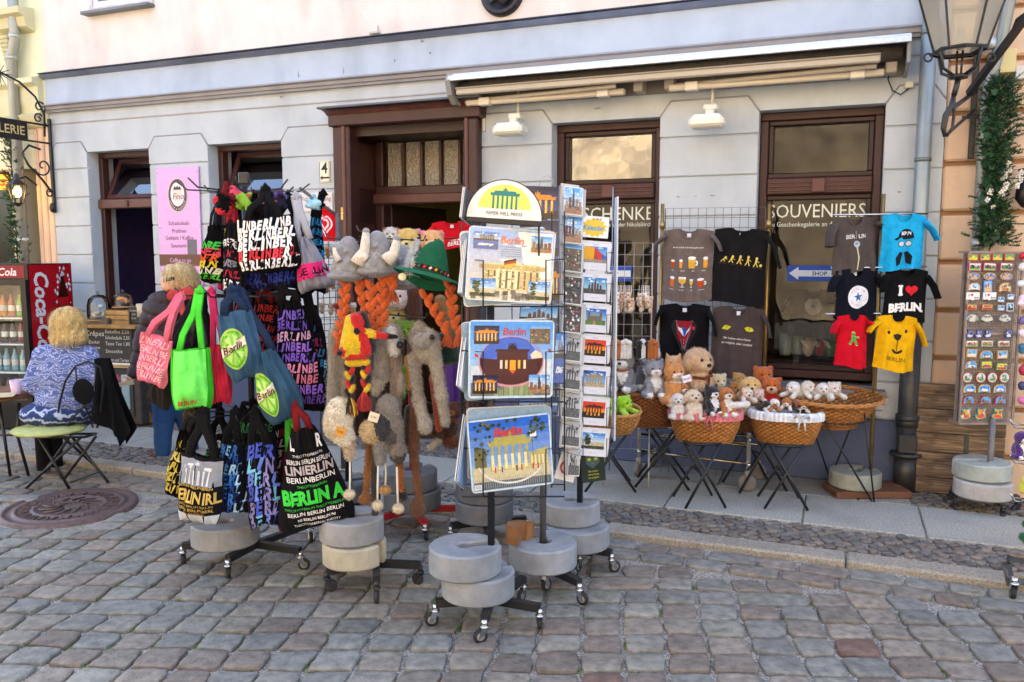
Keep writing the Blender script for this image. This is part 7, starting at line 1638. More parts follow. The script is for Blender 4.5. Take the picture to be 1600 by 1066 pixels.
# weathered boards leaning on the wall
t=fthing('board_stack','weathered grey brown wooden boards leaning against the orange wall','boards',u=U(1442),y=-.11,z=0)
wb=U(1592)-U(1442)
def bwood(nm):
 q=bpy.data.materials.new(nm);q.use_nodes=True;N=q.node_tree.nodes;L=q.node_tree.links;b=N['Principled BSDF']
 tc=N.new('ShaderNodeTexCoord');mp=N.new('ShaderNodeMapping');mp.inputs['Scale'].default_value=(1.2,4,16);nz=N.new('ShaderNodeTexNoise');nz.inputs['Scale'].default_value=3.5;nz.inputs['Detail'].default_value=9;nz.inputs['Distortion'].default_value=1.2
 cr=N.new('ShaderNodeValToRGB');cr.color_ramp.elements[0].position=.3;cr.color_ramp.elements[0].color=(*C('#4a3a2c'),1);cr.color_ramp.elements[1].position=.72;cr.color_ramp.elements[1].color=(*C('#9c8468'),1);e=cr.color_ramp.elements.new(.5);e.color=(*C('#75604a'),1)
 n2=N.new('ShaderNodeTexNoise');n2.inputs['Scale'].default_value=5;m2=N.new('ShaderNodeMapRange');m2.inputs[1].default_value=.35;m2.inputs[2].default_value=.5;m2.inputs[3].default_value=.45;m2.inputs[4].default_value=1
 sc=N.new('ShaderNodeVectorMath');sc.operation='SCALE';bp=N.new('ShaderNodeBump');bp.inputs['Strength'].default_value=.6;bp.inputs['Distance'].default_value=.01
 L.new(tc.outputs['Object'],mp.inputs[0]);L.new(mp.outputs[0],nz.inputs['Vector']);L.new(tc.outputs['Object'],n2.inputs['Vector']);L.new(nz.outputs[0],cr.inputs[0]);L.new(n2.outputs[0],m2.inputs[0]);L.new(cr.outputs[0],sc.inputs[0]);L.new(m2.outputs[0],sc.inputs['Scale'])
 L.new(sc.outputs[0],b.inputs['Base Color']);L.new(nz.outputs[0],bp.inputs['Height']);L.new(bp.outputs[0],b.inputs['Normal']);b.inputs['Roughness'].default_value=.85;return q
bw=bwood('weathered_wood');zz=0
for k_,hb in enumerate((.11,.17,.13,.16,.17)):
 m=MB();m.box((wb/2+random.uniform(-.006,.006),.02-.004*(k_%2),hb/2),(wb,.045,hb-.004),'#7a6650',.006);o=m.build('plank',bw,t);o.location=(0,0,zz);zz+=hb
t=fthing('wall_bolt','small round dark bolt on the wall beside the boards','bolt',u=U(1436),y=-.02,z=.55);m=MB();m.ell((0,0,0),(.012,.01,.012),'#141414',10,6);m.build('head',blackmetal,t)
# rack at the right edge, partly outside the frame
o=gp(1602,930,SZ);t=thing('edge_rack','chrome rack on castors cut off by the right edge with silver hooks','rack',o);Ye=o.y;inv=lambda x,y,Y=None:dp(x,y,Y or Ye)-o
m=MB();m.bar(inv(1572,880),inv(1580,915),.03,'#8b8f94');m.bar(inv(1576,872),inv(1625,880),.03,'#8b8f94');m.bar(inv(1580,905),inv(1630,912),.035,'#9a9ea2');m.tube([inv(1608,905),inv(1608,600)],.013,'#9a9ea2',10);m.build('frame',chrome,t)
castor(t,Vector(gp(1583,938,SZ))-o,.10,1.2,True,1.1)
for y in(665,720,780):m=MB();m.tube([inv(1608,y,Ye),inv(1583,y-2,Ye-.05),inv(1578,y-10,Ye-.05)],.004,'#b8bcc0',6);m.tube([inv(1608,y+6,Ye),inv(1586,y+3,Ye-.03),inv(1581,y-4,Ye-.03)],.004,'#b8bcc0',6);m.build('hook_arm',chrome,t)
toy('white plush head with a purple cap at the right edge',1597,684,Ye-.05,.030,'#4a2a6a','#e2e0e0','#4a2a6a',nose='#b8203c',ears='none',fz=300,group='toys on the rack at the right edge')
for y,c_,lb in((756,'#c9c94a','yellow green plush flower at the right edge'),(835,'#1f5a34','dark green plush tip hanging at the right edge')):
 P=dp(1604,y,Ye-.05);q=thing('plush_flower',lb,'soft toy',P);m=sdf([E((random.uniform(-.02,.02),0,random.uniform(-.05,.05)),.02,c_)for _ in range(6)],.007,.01);m.fuzz(200,.006,.0012);m.build('body',fur,q)
# =============== ON THE FACADE ===============
def flatbox(name,label,cat,px0,py0,px1,py1,y,th,col,m_=None,group=None,bev=.003):
 """a board on the wall given by its photo corners"""
 u0,z1=fu(px0,py0,y);u1,z0=fu(px1,py1,y);t=fthing(name,label,cat,group,u=(u0+u1)/2,y=y,z=(z0+z1)/2)
 m=MB();m.box((0,th/2,0),(abs(u1-u0),th,abs(z1-z0)),col,bev);m.build('board',m_ or printm,t);return t,abs(u1-u0),abs(z1-z0)
t,w_,h_=flatbox('shop_sign','tall pink lilac cafe sign with a round logo between the two left windows','sign',243,263,317,447,-.03,.012,'#d59fd8',laminate)
G=lambda a,b,l=0:(a,-.002-l,b)
def py_(y):return h_/2-(y-263)/184*h_
m=MB();cy=py_(306);m.flat(circ(0,cy,.118,.158,36),lambda a,b:G(a,b),'#c9bfc6');m.flat(circ(0,cy,.110,.150,36),lambda a,b:G(a,b,.0008),'#5b453e');m.flat(circ(0,cy+.008,.083,.112,36),lambda a,b:G(a,b,.0016),'#ecdde4')
m.flat([(-.055,cy+.05),(.055,cy+.05),(.038,cy-.055),(-.038,cy-.055)],lambda a,b:G(a,b,.0022),'#e0cfc4');m.flat([(-.05,cy+.05)]+circ(0,cy+.055,.05,.035,10,0,180)[::-1][0:0]+[(-.03,cy+.085),(-.012,cy+.07),(0,cy+.092),(.014,cy+.07),(.032,cy+.085),(.05,cy+.05)],lambda a,b:G(a,b,.0026),'#4a3530')
m.text('Fino',.01,cy-.01,.058,'#5b453e',lambda a,b:G(a,b,.003),.0,.3)
for k,ch in enumerate('KAFFEE & CHOCOLATE'):a=R(205+7.6*k);m.text(ch,.095*math.cos(a),cy+.131*math.sin(a),.017,'#e0d4c8',lambda p,q:G(p,q,.0016),0,0,None,a+math.pi/2)
for y,s_ in((349,'Schokolade'),(361,'Pralinen'),(372,'Gebäck / Kaffee'),(384,'Souvenirs')):m.text(s_,0,py_(y),.040,'#6a4a66',G,0,0,w_*.66)
m.flat(rect(-w_/2,py_(416),w_/2,py_(398)),G,'#6a4636');m.text('Coffee to go',0,py_(407),.042,'#e0a8d8',lambda a,b:G(a,b,.0008),0,0,w_*.5);m.flat(rect(w_*.18,py_(398),w_*.40,py_(375)),lambda a,b:G(a,b,.0004),'#6d6770')
for y,s_ in((424,'Torten'),(433,'Tartes und mehr')):m.text(s_,-.05,py_(y),.028,'#a060a8',G,0,0,w_*.5)
m.build('lettering',printm,t);m=MB()
for a in(-1,1):
 for b in(-1,0,1):m.ell((a*w_*.45,-.004,b*h_*.46),(.009,.006,.009),'#e4e4e8',8,6)
m.build('screw',chrome,t)
t,w_,h_=flatbox('house_number','small white enamel house number plate with a 4 and an arrow','house number',498,252,516,285,-.02,.012,'#e6e0cc',laminate)
m=MB();m.text('4',0,h_*.18,.095,'#20201e',G,.01);m.flat([(-.045,-h_*.28),(-.02,-h_*.28+.02),(-.02,-h_*.28+.007),(.045,-h_*.28+.007),(.045,-h_*.28-.007),(-.02,-h_*.28-.007),(-.02,-h_*.28-.02)],G,'#20201e')
fr=[(-w_/2+.008,-h_/2+.008),(w_/2-.008,-h_/2+.008),(w_/2-.008,h_/2-.008),(-w_/2+.008,h_/2-.008)];m.tube([(a,-.003,b)for a,b in fr],.0022,'#4a4a40',4,closed=True);m.build('lettering',printm,t)
t,w_,h_=flatbox('notice_plate','pale plate reading Wohnungszugang Mitte half behind the bags','plate',465,302,520,330,-.02,.006,'#ddd2cf')
m=MB();m.text('Wohnungszugang',0,.03,.042,'#8a7f80',G,0,0,w_*.9);m.text('Mitte',.09,-.045,.042,'#8a7f80',G);m.build('lettering',printm,t)
t,w_,h_=flatbox('bell_panel','small brass bell panel on the left door jamb','bell panel',532,324,540,344,-.11,.012,'#b99a55',MATS['brass']);m=MB();m.ell((0,-.004,0),(.012,.006,.012),'#d8c890',8,6);m.build('button',chrome,t)
# ice cream flag
YI=5.9;t=thing('ice_cream_flag','red ice cream flag with a white double heart on a slanting pole','flag',dp(510,345,YI));o=t.location;P4=[dp(484,307,YI)-o,dp(525,336,YI)-o,dp(525,377,YI)-o,dp(494,377,YI)-o]
m=MB();Fq=lambda a,b,l=0:(P4[3].lerp(P4[2],a)).lerp(P4[0].lerp(P4[1],a),b)+Vector((0,.008*math.sin(6*a)-l,0));m.grid(Fq,12,8,'#c8101c');m.build('cloth',cloth,t)
m=MB()
for s_,c_,l in((1.0,'#ead2d6',.004),(.78,'#c8101c',.005),(.60,'#ead2d6',.006),(.36,'#c8101c',.007)):m.flat(heart(.5,.5,.40*s_),lambda a,b:Fq(a,b,l),c_)
m.build('print',inkm,t);m=MB();m.tube([dp(468,294,YI)-o,dp(526,337,YI)-o],.012,'#4b4b4e',8);m.tube([dp(527,334,YI)-o,Vector((dp(527,334,YI)-o).xy.to_3d())+Vector((0,0,-o.z+.02))],.016,'#57575a',8);m.build('pole',blackmetal,t)
# awning in its case
ya=-.30;uA0,zA=fu(702,113,ya);uA1,zA1=fu(1424,63,ya);zA=(zA+zA1)/2;L_=uA1-uA0
t=fthing('awning','retracted awning in a long pale case over the shop windows','awning',u=uA0,y=0,z=zA)
m=MB();m.prism([(0,.05),(-.12,.055),(-.28,.02),(-.33,-.01),(-.335,-.04),(-.325,-.043),(-.31,-.012),(-.12,.03),(0,.03)],0,L_,'#dfe3e2',axis='x');m.build('hood',laminate,t)
m=MB();m.tube([(.04,-.16,-.07),(L_-.04,-.16,-.07)],.055,'#5d5650',14);m.build('roller',cloth,t)
m=MB();m.box((L_/2-.06,-.27,-.115),(L_-.22,.05,.055),'#b5aa98',.008);m.box((L_/2-.06,-.30,-.095),(L_-.22,.012,.012),'#8f8678',.002);m.build('front_bar',plasticm,t)
m=MB();m.prism([(.0,.05),(-.13,.053),(-.30,.02),(-.34,-.04),(-.30,-.14),(-.22,-.20),(-.10,-.20),(0,-.18)],-.02,.02,'#8f8c88',axis='x');m.build('end_cap',plasticm,t);m=MB();m.prism([(.0,.04),(-.30,.0),(-.30,-.16),(0,-.20)],L_-.02,L_,'#8f8c88',axis='x');m.build('end_cap',plasticm,t)
for a,b in((.08,L_*.42),(L_*.52,L_-.14)):
 m=MB();m.box(((a+b)/2,-.16,-.185),(b-a,.045,.045),'#c9bfae',.008);
 for x in(a+.16,b-.16):m.box((x,-.165,-.185),(.09,.07,.06),'#dcd4c6',.006)
 m.tube([(a+.05,-.16,-.17),(b-.05,-.23,-.155)],.017,'#b9ae9d',8);m.build('folding_arm',plasticm,t)
m=MB();m.box((L_/2,-.02,-.09),(L_-.06,.03,.2),'#7b746c',.004)
for x in(.1,L_*.45,L_*.52,L_-.1):m.box((x,-.09,-.13),(.07,.16,.12),'#a39a8c',.006)
m.build('back_plate',plasticm,t)
for px,py,lb,d_ in((797,204,'cream floodlight under the left end of the awning',.0),(1105,192,'cream floodlight under the middle of the awning',0)):
 u_,z_=fu(px,py,-.22);t=fthing('floodlight',lb,'lamp','floodlights under the awning',u=u_,y=-.22,z=z_)
 m=MB();m.box((0,0,0),(.24,.17,.075),'#e4dfce',.022);m.box((0,.0,.038),(.19,.13,.03),'#e8e3d4',.012);m.build('housing',plasticm,t);m=MB();m.box((0,0,-.031),(.20,.14,.008),'#b9b6a6',.004);m.build('lens',laminate,t)
 m=MB();m.box((.01,.05,.075),(.06,.06,.05),'#dcd7c6',.008);m.box((.01,.10,.115),(.10,.10,.045),'#dcd7c6',.01);m.tube([(.012,.13,.13),(.012,.14,.33)],.010,'#cfc9b8',8);m.build('bracket',plasticm,t)
u_,z_=fu(756,160,-.02);t=fthing('cable_duct','thin cream cable duct beside the door surround','duct',u=u_,y=-.02,z=z_-.1);m=MB();m.box((0,0,0),(.02,.02,.25),'#d5ccb9',.003);m.box((.12,0,.12),(.26,.02,.02),'#d5ccb9',.003);m.build('duct',plasticm,t)
u_,z_=fu(1421,133,-.03);t=fthing('cable_box','small cream cable box with a black loop of cable at the awning end','cable box',u=u_,y=-.03,z=z_);m=MB();m.box((0,0,0),(.055,.04,.04),'#d0ccbb',.006);m.build('box',plasticm,t);m=MB();m.tube([(-.0,0,-.02),(-.05,-.01,-.06),(-.10,-.01,-.03),(-.13,-.02,.04),(-.12,-.04,.12)],.005,'#1c1c1d',6);m.build('cable',blackmetal,t)
# downpipes
u_=U(1437);t=fthing('zinc_downpipe','grey zinc downpipe between the shop house and the orange house','downpipe',u=u_,y=-.09)
m=MB();m.tube([(.0,0,4.2),(.0,0,1.3),(-.01,0,1.15)],.048,'#9aa19e',20);m.build('pipe',zinc,t)
m=MB();m.tube([(-.01,0,1.17),(-.01,0,.0)],.062,'#36383a',20)
for z_,r_,h_ in((.50,.075,.04),(.47,.07,.06),(1.16,.07,.04)):m.tube([(-.01,0,z_-h_/2),(-.01,0,z_+h_/2)],r_,'#2f3133',20)
m.box((-.01,-.05,.33),(.12,.07,.13),'#2b2c2e',.012);m.tube([(-.01,0,.24),(-.01,0,.26)],.10,'#303234',20);m.tube([(-.01,0,0),(-.01,0,.24)],.072,'#2f2d2c',20);m.build('cast_foot',blackmetal,t)
m=MB();
for z_ in(3.0,2.2):m.tube([(0,0,z_-.012),(0,0,z_+.012)],.052,'#7e8583',20)
m.tube([(-.05,0,2.95),(.10,-.0,2.95)],.004,'#2a2a2a',6);m.build('clamp',zinc,t)
u_=U(1529);t=fthing('second_downpipe','narrow zinc downpipe on the orange wall entwined with ivy','downpipe',u=u_,y=-.08);m=MB();m.tube([(.12,.0,4.2),(.10,0,3.2),(.06,0,2.9),(.0,0,2.6),(0,0,.1)],.036,'#8f9490',16);m.build('pipe',zinc,t);m=MB()
for z_ in(1.66,2.9):m.tube([(0,0,z_-.03),(0,0,z_+.03)],.042,'#bfc3c2',16)
m.build('clamp',zinc,t)
# plastic pine and ivy garland with white blossoms
def garland(label,u,z0,z1,w,n,yb=-.12,cols=('#1c3a1a','#2a5024','#3a6030','#1c3a22'),pine=True):
 t=fthing('garland',label,'garland',u=u,y=yb,z=z0);m=MB();H=z1-z0;tufts=[(random.gauss(0,w*.33),random.gauss(-.02,.035),random.random()*H)for _ in range(n)]
 for x,y,z in tufts:
  sw=.55+.45*math.sin(z*9+1);x*=.6+sw*.7;d0=Vector((x*2+random.uniform(-.1,.1),y-.02,random.uniform(-.03,.12))).normalized();p=Vector((x,y,z));l=random.uniform(.03,.075)
  for k in range(22):
   s_=k/22;b=p+d0*(l*s_);e=(d0*.7+Vector((random.uniform(-1,1),random.uniform(-1,1),random.uniform(-1,1)))*.8).normalized()*random.uniform(.012,.024);sd=e.orthogonal().normalized()*.004
   m.add([b-sd,b+sd,b+e],[(0,1,2)],jit(random.choice(cols),.3))
 m.build('needles',leafm,t);m=MB()
 for _ in range(n//9):
  x,y,z=random.gauss(-w*.35,w*.25),random.uniform(-.07,.0),random.random()*H;a=random.uniform(0,6.28);s_=random.uniform(.018,.032);p=Vector((x,y,z));tx=Vector((math.cos(a),random.uniform(-.4,.4),math.sin(a)));ty=Vector((-math.sin(a),random.uniform(-.5,.2),math.cos(a)))
  m.add([p+tx*s_*c_[0]+ty*s_*c_[1]for c_ in((0,-.9),(.8,-.5),(.55,.1),(.95,.5),(.2,.5),(0,1.1),(-.2,.5),(-.95,.5),(-.55,.1),(-.8,-.5))],[tuple(range(10))],jit(random.choice(('#1f4a34','#28583c','#25452a')),.25))
 m.build('ivy_leaf',leafm,t);m=MB();q=[(random.uniform(-.02,.02)+w*.2*math.sin(k),-.03,H*k/14)for k in range(15)];m.tube(q,.006,'#4a3a28',5)
 for _ in range(6):x=random.uniform(0,H);m.tube([(0,0,x),(-w*.5,-.03,x+.03),(-w*1.0,-.01,x+random.uniform(-.1,.12))],.0028,'#4a3f2e',4)
 m.build('stem',wood,t);return t
garland('tall green pine and ivy garland climbing the narrow downpipe',U(1553,-.1),fz(1553,386,-.1),fz(1553,128,-.1),.10,1000)
u_,z_=fu(1570,300,-.2);t=fthing('white_blossoms','spray of white artificial blossoms on the green garland','flowers',u=u_,y=-.2,z=z_);m=MB();mc=MB()
for px,py,k_ in((1545,297,3),(1541,313,2),(1568,275,4),(1572,290,5),(1566,302,4),(1578,262,2),(1580,255,1),(1590,278,3),(1596,268,2),(1553,320,1),(1598,275,1),(1586,290,2)):
 for _ in range(k_):
  a,b=fu(px+random.uniform(-5,5),py+random.uniform(-5,5),-.2);c=Vector((a-u_,random.uniform(-.03,.03),b-z_));mc.ell(c+Vector((0,-.006,0)),.006,'#d8c85a',6,4)
  for k in range(5):
   an=1.257*k+random.random();d_=Vector((math.cos(an),-.25,math.sin(an)));s_=Vector((-math.sin(an),0,math.cos(an)));r_=.015;m.add([c,c+d_*r_*.6+s_*r_*.45,c+d_*r_*1.1,c+d_*r_*.6-s_*r_*.45],[(0,1,2,3)],jit('#e2dde6',.06))
m.build('petal',leafm,t);mc.build('flower_centre',leafm,t);m=MB();m.tube([(-.12,.05,-.12),(-.02,.0,-.02),(.05,0,.05),(.14,0,.12)],.004,'#4f7a3a',5);m.build('twig',leafm,t)
# iron lantern on its bracket
YL_=4.75;t=thing('street_lantern','large black iron street lantern hanging in at the top right','lantern',dp(1500,80,YL_));o=t.location;kx=YL_/FPX*.93
m=MB();rt,rb,Ht=60*kx,38*kx,80*kx;hexp=lambda r,z,k:Vector((r*math.cos(R(60*k+30+8)),r*math.sin(R(60*k+38)),z))
for k in range(6):m.bar(hexp(rb,.0,k),hexp(rt*1.12,Ht*1.25,k),.009,'#20232a');m.bar(hexp(rb,0,k),hexp(rb,0,k+1),.012,'#20232a');m.bar(hexp(rt*1.12,Ht*1.25,k),hexp(rt*1.12,Ht*1.25,k+1),.02,'#20232a')
m.lathe([(rt*1.2,Ht*1.27),(rt*.8,Ht*1.6),(rt*.3,Ht*1.8),(.0,Ht*1.85)],(0,0,0),'#20232a',12)
m.lathe([(rb*1.15,-.012),(rb*1.2,.0),(rb*1.05,.012)],(0,0,0),'#23262c',6,a0=R(38),smooth=False)
for k in range(4):a=R(90*k+20);d_=Vector((math.cos(a),math.sin(a),0));m.tube([d_*rb*1.1,d_*rb*1.0+Vector((0,0,-.05)),d_*rb*.9+Vector((0,0,-.10)),d_*rb*.3+Vector((0,0,-.135))],.009,'#1e2024',8);m.tube([d_*rb*.15,d_*rb*.12+Vector((0,0,-.14))],.006,'#1e2024',6)
for s_ in(-1,1):m.tube([Vector((s_*(rb*1.35+.022*math.cos(q)),0,-.035+.022*math.sin(q)))for q in[6.283*i/12 for i in range(12)]],.006,'#1e2024',6,closed=True)
m.tube([(0,0,-.13),(0,0,-.15)],.05,'#1e2024',12);m.tube([(0,0,-.14),(-.01,0,-.20),(-.02,0,-.24)],.016,'#1e2024',8);m.build('frame',blackmetal,t)
m=MB()
for k in range(6):m.add([hexp(rb*.97,.01,k),hexp(rb*.97,.01,k+1),hexp(rt*1.1,Ht*1.24,k+1),hexp(rt*1.1,Ht*1.24,k)],[(0,1,2,3)],'#ffffff')
dirty=glass_mat('lantern_glass',(.9,.9,.86),1.4,.25);N=dirty.node_tree.nodes;L=dirty.node_tree.links;df=N.new('ShaderNodeBsdfDiffuse');df.inputs[0].default_value=(*C('#c9c6ba'),1);m3=N.new('ShaderNodeMixShader');m3.inputs[0].default_value=.45;L.new(N['Material Output'].inputs[0].links[0].from_socket,m3.inputs[1]);L.new(df.outputs[0],m3.inputs[2]);L.new(m3.outputs[0],N['Material Output'].inputs[0]);m.build('glass',dirty,t);m=MB();m.tube([(0,0,.01),(0,0,.12)],.02,'#c8c4b8',10);m.build('burner',plasticm,t)
m=MB();e=Vector((-.02,0,-.24));iv=lambda x,y,Y:dp(x,y,Y)-o
m.tube([e,iv(1487,165,YL_),iv(1478,180,YL_),iv(1474,200,YL_),iv(1476,214,YL_)],[.013,.016,.018,.016,.008],'#1c1e22',8);m.tube([e,iv(1491,175,YL_+.02),iv(1488,200,YL_+.02),iv(1479,213,YL_+.02)],.009,'#1c1e22',8)
wp=fw(U(1512),-.03,0);wp.z=fz(1512,145);m.tube([iv(1488,170,YL_),wp-o],.013,'#1c1e22',8);wq=wp.copy();wq.z-=.12;m.tube([iv(1480,210,YL_),wq-o],.009,'#1c1e22',8);m.build('scroll_bracket',blackmetal,t)
t=fthing('wall_bracket','black iron wall bracket with a slanting stay at the upper right','bracket',u=U(1512),y=-.03,z=fz(1512,165));m=MB();m.box((0,0,0),(.035,.03,(fz(1512,80)-fz(1512,250))),'#1d1c24',.004);q=fw(U(1512),-.03,fz(1512,165));Mi=t.matrix_basis.inverted()if 0 else(Matrix.Translation(q)@Matrix.Rotation(-TH,4,'Z')).inverted()
m.bar(Mi@dp(1514,146,5.15),Mi@dp(1612,15,4.5),.034,'#201f24');m.tube([Mi@dp(1585,50,4.7),Mi@dp(1592,32,4.66),Mi@dp(1604,24,4.6)],.02,'#201f24',8);m.build('stay',blackmetal,t);m=MB();m.box((0,-.012,-.08),(.13,.012,.02),'#1d1c24',.003);m.build('wall_plate',blackmetal,t)
for px0,py0,px1,py1,lb,c_ in((1556,78,1587,112,'pale yellow junction box high on the orange wall','#cfc28c'),(1588,103,1612,122,'grey white junction box at the upper right edge','#c9c8c0')):flatbox('junction_box',lb,'box',px0,py0,px1,py1,-.07,.06,c_,plasticm)
u_,z_=fu(1602,295,-.12);t=fthing('wall_lamp','black iron wall lamp cut off at the right edge','lamp',u=u_,y=-.12,z=z_);m=MB();m.lathe([(0,.13),(.05,.12),(.03,.09),(.02,.05),(.05,.0),(.055,-.06),(.02,-.11),(0,-.12)],(0,0,0),'#1b1a1e',14);m.build('body',blackmetal,t)
# =============== THE LEFT EDGE ===============
t=fthing('iron_sign','black iron hanging sign with gold letters reading Galerie','sign',u=U(88),y=-.03,z=fz(88,260));zb=lambda y:fz(88,y)-fz(88,260);IR='#17181a'
m=MB();m.box((0,0,0),(.03,.03,zb(183)-zb(330)),IR,.005);m.ell((0,-.02,zb(325)),(.03,.03,.05),IR,10,8);m.build('wall_bar',blackmetal,t)
m=MB();z1_,z0_=zb(197),zb(228)
for z_ in(z1_,z0_+.02):m.tube([(0,0,z_),(0,-1.5,z_+.0)],.010,IR,6)
def spiral(c,r0,r1,a0,a1,n=20):return[(0,c[0]+lerp(r0,r1,k/n)*math.cos(R(lerp(a0,a1,k/n))),c[1]+lerp(r0,r1,k/n)*math.sin(R(lerp(a0,a1,k/n))))for k in range(n+1)]
m.tube([(0,-.06,zb(215)),(0,-.05,zb(180)),(0,-.14,zb(155)),(0,-.30,zb(137)),(0,-.50,zb(128)),(0,-.7,zb(128))],.010,IR,6)
for k in range(14):a=6.283*k/14;m.tube([(0,-.50,zb(130)),(.03*math.cos(a*3),-.50+.12*math.cos(a),zb(130)+.12*math.sin(a))],[.006,.002],IR,5)
m.tube([(0,-.02,zb(300)),(0,-.12,zb(282)),(0,-.26,zb(262)),(0,-.32,zb(245)),(0,-.24,zb(232)),(0,-.12,zb(236))],.011,IR,6)
for c,r0,a0 in(((-.10,zb(262)),.10,200),((-.10,zb(170)),.07,-60),((-.12,zb(188)),.05,30),((-.04,zb(303)),.04,90)):m.tube(spiral(c,r0,.015,a0,a0+420),.008,IR,6)
m.build('scrollwork',blackmetal,t)
m=MB();m.box((0,-.50,(z1_+z0_)/2+.01),(.02,.50,.19),'#131214',.004);m.build('board',plasticm,t);m=MB();m.text('GALERIE',-.50,(z1_+z0_)/2+.01,.085,'#cdb277',lambda a,b:(.0125,a,b),.01,0,.43);m.build('lettering',printm,t)
u_=U(50);t=fthing('left_downpipe','grey zinc downpipe with an elbow beside the cream house','downpipe',u=u_,y=-.12);zq=lambda y:fz(50,y)
m=MB();m.tube([(.055,.0,4.6),(.055,0,zq(62)),(.03,0,zq(75)),(-.015,0,zq(92)),(-.015,0,.05)],.050,'#a3a49a',18);m.build('pipe',zinc,t);m=MB()
for y in(60,93,375):m.tube([(-.015 if y>80 else .05,0,zq(y)-.02),(-.015 if y>80 else .05,0,zq(y)+.02)],.056,'#c2c3b8',18)
m.build('clamp',zinc,t)
garland('dark green garland wound round the post at the left edge',U(30,-.1),.9,fz(30,195,-.1),.085,650)
u_,z_=fu(27,300,-.25);t=fthing('wall_lantern','small lit yellow lantern on the left garland post','lantern',u=u_,y=-.25,z=z_)
m=MB();m.lathe([(0,.19),(.02,.17),(.03,.12),(.085,.075),(.09,.07)],(0,0,0),'#1d1c1e',6,smooth=False);m.lathe([(.05,-.11),(.03,-.13),(0,-.15)],(0,0,0),'#1d1c1e',6)
for k in range(6):a=R(60*k);m.bar((.083*math.cos(a),.083*math.sin(a),.07),(.05*math.cos(a),.05*math.sin(a),-.11),.008,'#1d1c1e')
m.tube([(0,.0,.12),(0,.1,.16),(0,.22,.08)],.01,'#1d1c1e',6);m.build('frame',blackmetal,t);m=MB();m.ell((0,0,0),(.038,.038,.055),'#ffd070',12,8);m.build('bulb',lampglow,t)
# drinks fridge
cx_=dp(54,600,7.35);t=thing('drinks_fridge','black drinks fridge with glass door, bottles and a red printed side','fridge',(cx_.x,cx_.y,0));XA=Vector((-.995,.10,0));XB=Vector((-XA.y,XA.x,0));XB=XB if XB.y>0 else-XB;WF,DF,HF=.62,.62,1.50
Q=lambda a,b,z:XA*a+XB*b+Vector((0,0,z));m=MB()
def slabq(m,a0,a1,b0,b1,z0,z1,c_):
 v=[Q(a,b,z)for z in(z0,z1)for a,b in((a0,b0),(a1,b0),(a1,b1),(a0,b1))];m.add(v,[(0,1,2,3),(4,7,6,5),(0,4,5,1),(1,5,6,2),(2,6,7,3),(3,7,4,0)],c_)
for r_ in((0,WF,0,DF,0,.22),(0,WF,0,DF,1.36,HF),(0,.04,0,DF,.22,1.36),(WF-.04,WF,0,DF,.22,1.36),(.04,WF-.04,DF-.04,DF,.22,1.36)):slabq(m,*r_,'#141416')
m.build('cabinet',plasticm,t);m=MB();slabq(m,.045,WF-.045,.04,DF-.045,.23,.24,'#c8d4d0');slabq(m,.045,WF-.045,DF-.06,DF-.045,.24,1.35,'#a9bcb8')
for z in(.50,.76,1.0):slabq(m,.045,WF-.045,.05,DF-.05,z,z+.012,'#dfe6e4')
m.build('shelf',plasticm,t)
for z,cs in((.24,['#5a2c1c','#6a3a1c','#4a6a3a']),(.51,['#6aa0b0','#8ab8c0','#7aaab8']),(.77,['#2a1410','#7a1c1c','#26120f']),(1.01,['#c8a02c','#7ab04c','#b03a2c','#c8761c'])):
 for k in range(6):
  m=MB();p=Q(.10+.082*k,.12,z+.012);c_=cs[k%len(cs)];m.lathe([(0,0),(.028,0),(.03,.02),(.03,.12),(.012,.17),(.012,.2),(0,.2)],p,c_,10);m.lathe([(.0305,.05),(.0305,.10)],p,jit('#d8d8d0',.3),10);m.build('bottle',laminate,t)
m=MB();
for r_ in((0,.05,-.04,0,.22,1.36),(WF-.05,WF,-.04,0,.22,1.36),(.05,WF-.05,-.04,0,.22,.27),(.05,WF-.05,-.04,0,1.31,1.36)):slabq(m,*r_,'#1a1a1c')
d_=m.build('door_frame',plasticm,t);m=MB();m.add([Q(.05,-.02,.27),Q(WF-.05,-.02,.27),Q(WF-.05,-.02,1.31),Q(.05,-.02,1.31)],[(0,1,2,3)],'#ffffff');m.build('pane',clear_glass,d_)
m=MB();m.add([Q(.03,-.003,1.375),Q(WF-.03,-.003,1.375),Q(WF-.03,-.003,1.485),Q(.03,-.003,1.485)],[(0,1,2,3)],'#8a2028');m.text('Coca-Cola',WF/2,1.43,.07,'#e8dcdc',lambda a,b:Q(WF-a,-.006,b),.02,.2,WF*.8);m.build('header',printm,t)
m=MB();S=lambda b,z,l=0:Q(-.004-l,b,z);m.add([S(.01,.02),S(DF-.01,.02),S(DF-.01,1.49),S(.01,1.49)],[(0,1,2,3)],'#b01420')
m.text('Coca-Cola',.17,1.0,.19,'#e8e4e6',lambda a,b:S(a,b,.002),.03,.2,.85,R(-90));rr=random.Random(4)
for z_ in(1.18,.72):
 m.flat([(.40,z_-.22),(.54,z_-.22),(.55,z_),(.50,z_+.12),(.49,z_+.2),(.44,z_+.2),(.43,z_+.12),(.39,z_)],lambda a,b:S(a,b,.004),'#3a1410');m.flat([(.40,z_-.08),(.54,z_-.08),(.55,z_+.0),(.39,z_+.0)],lambda a,b:S(a,b,.005),'#c01a20')
 for _ in range(46):a=rr.uniform(0,6.28);q=rr.uniform(.09,.15);x,y=.47+q*math.cos(a)*.8,z_+q*1.9*math.sin(a);s_=rr.uniform(.006,.02);m.flat([(x-s_,y),(x,y+s_*1.4),(x+s_,y),(x,y-s_)],lambda a,b:S(min(.6,a),b,.003),rr.choice(['#e4e8f0','#c8d4e4','#f0f0f4']))
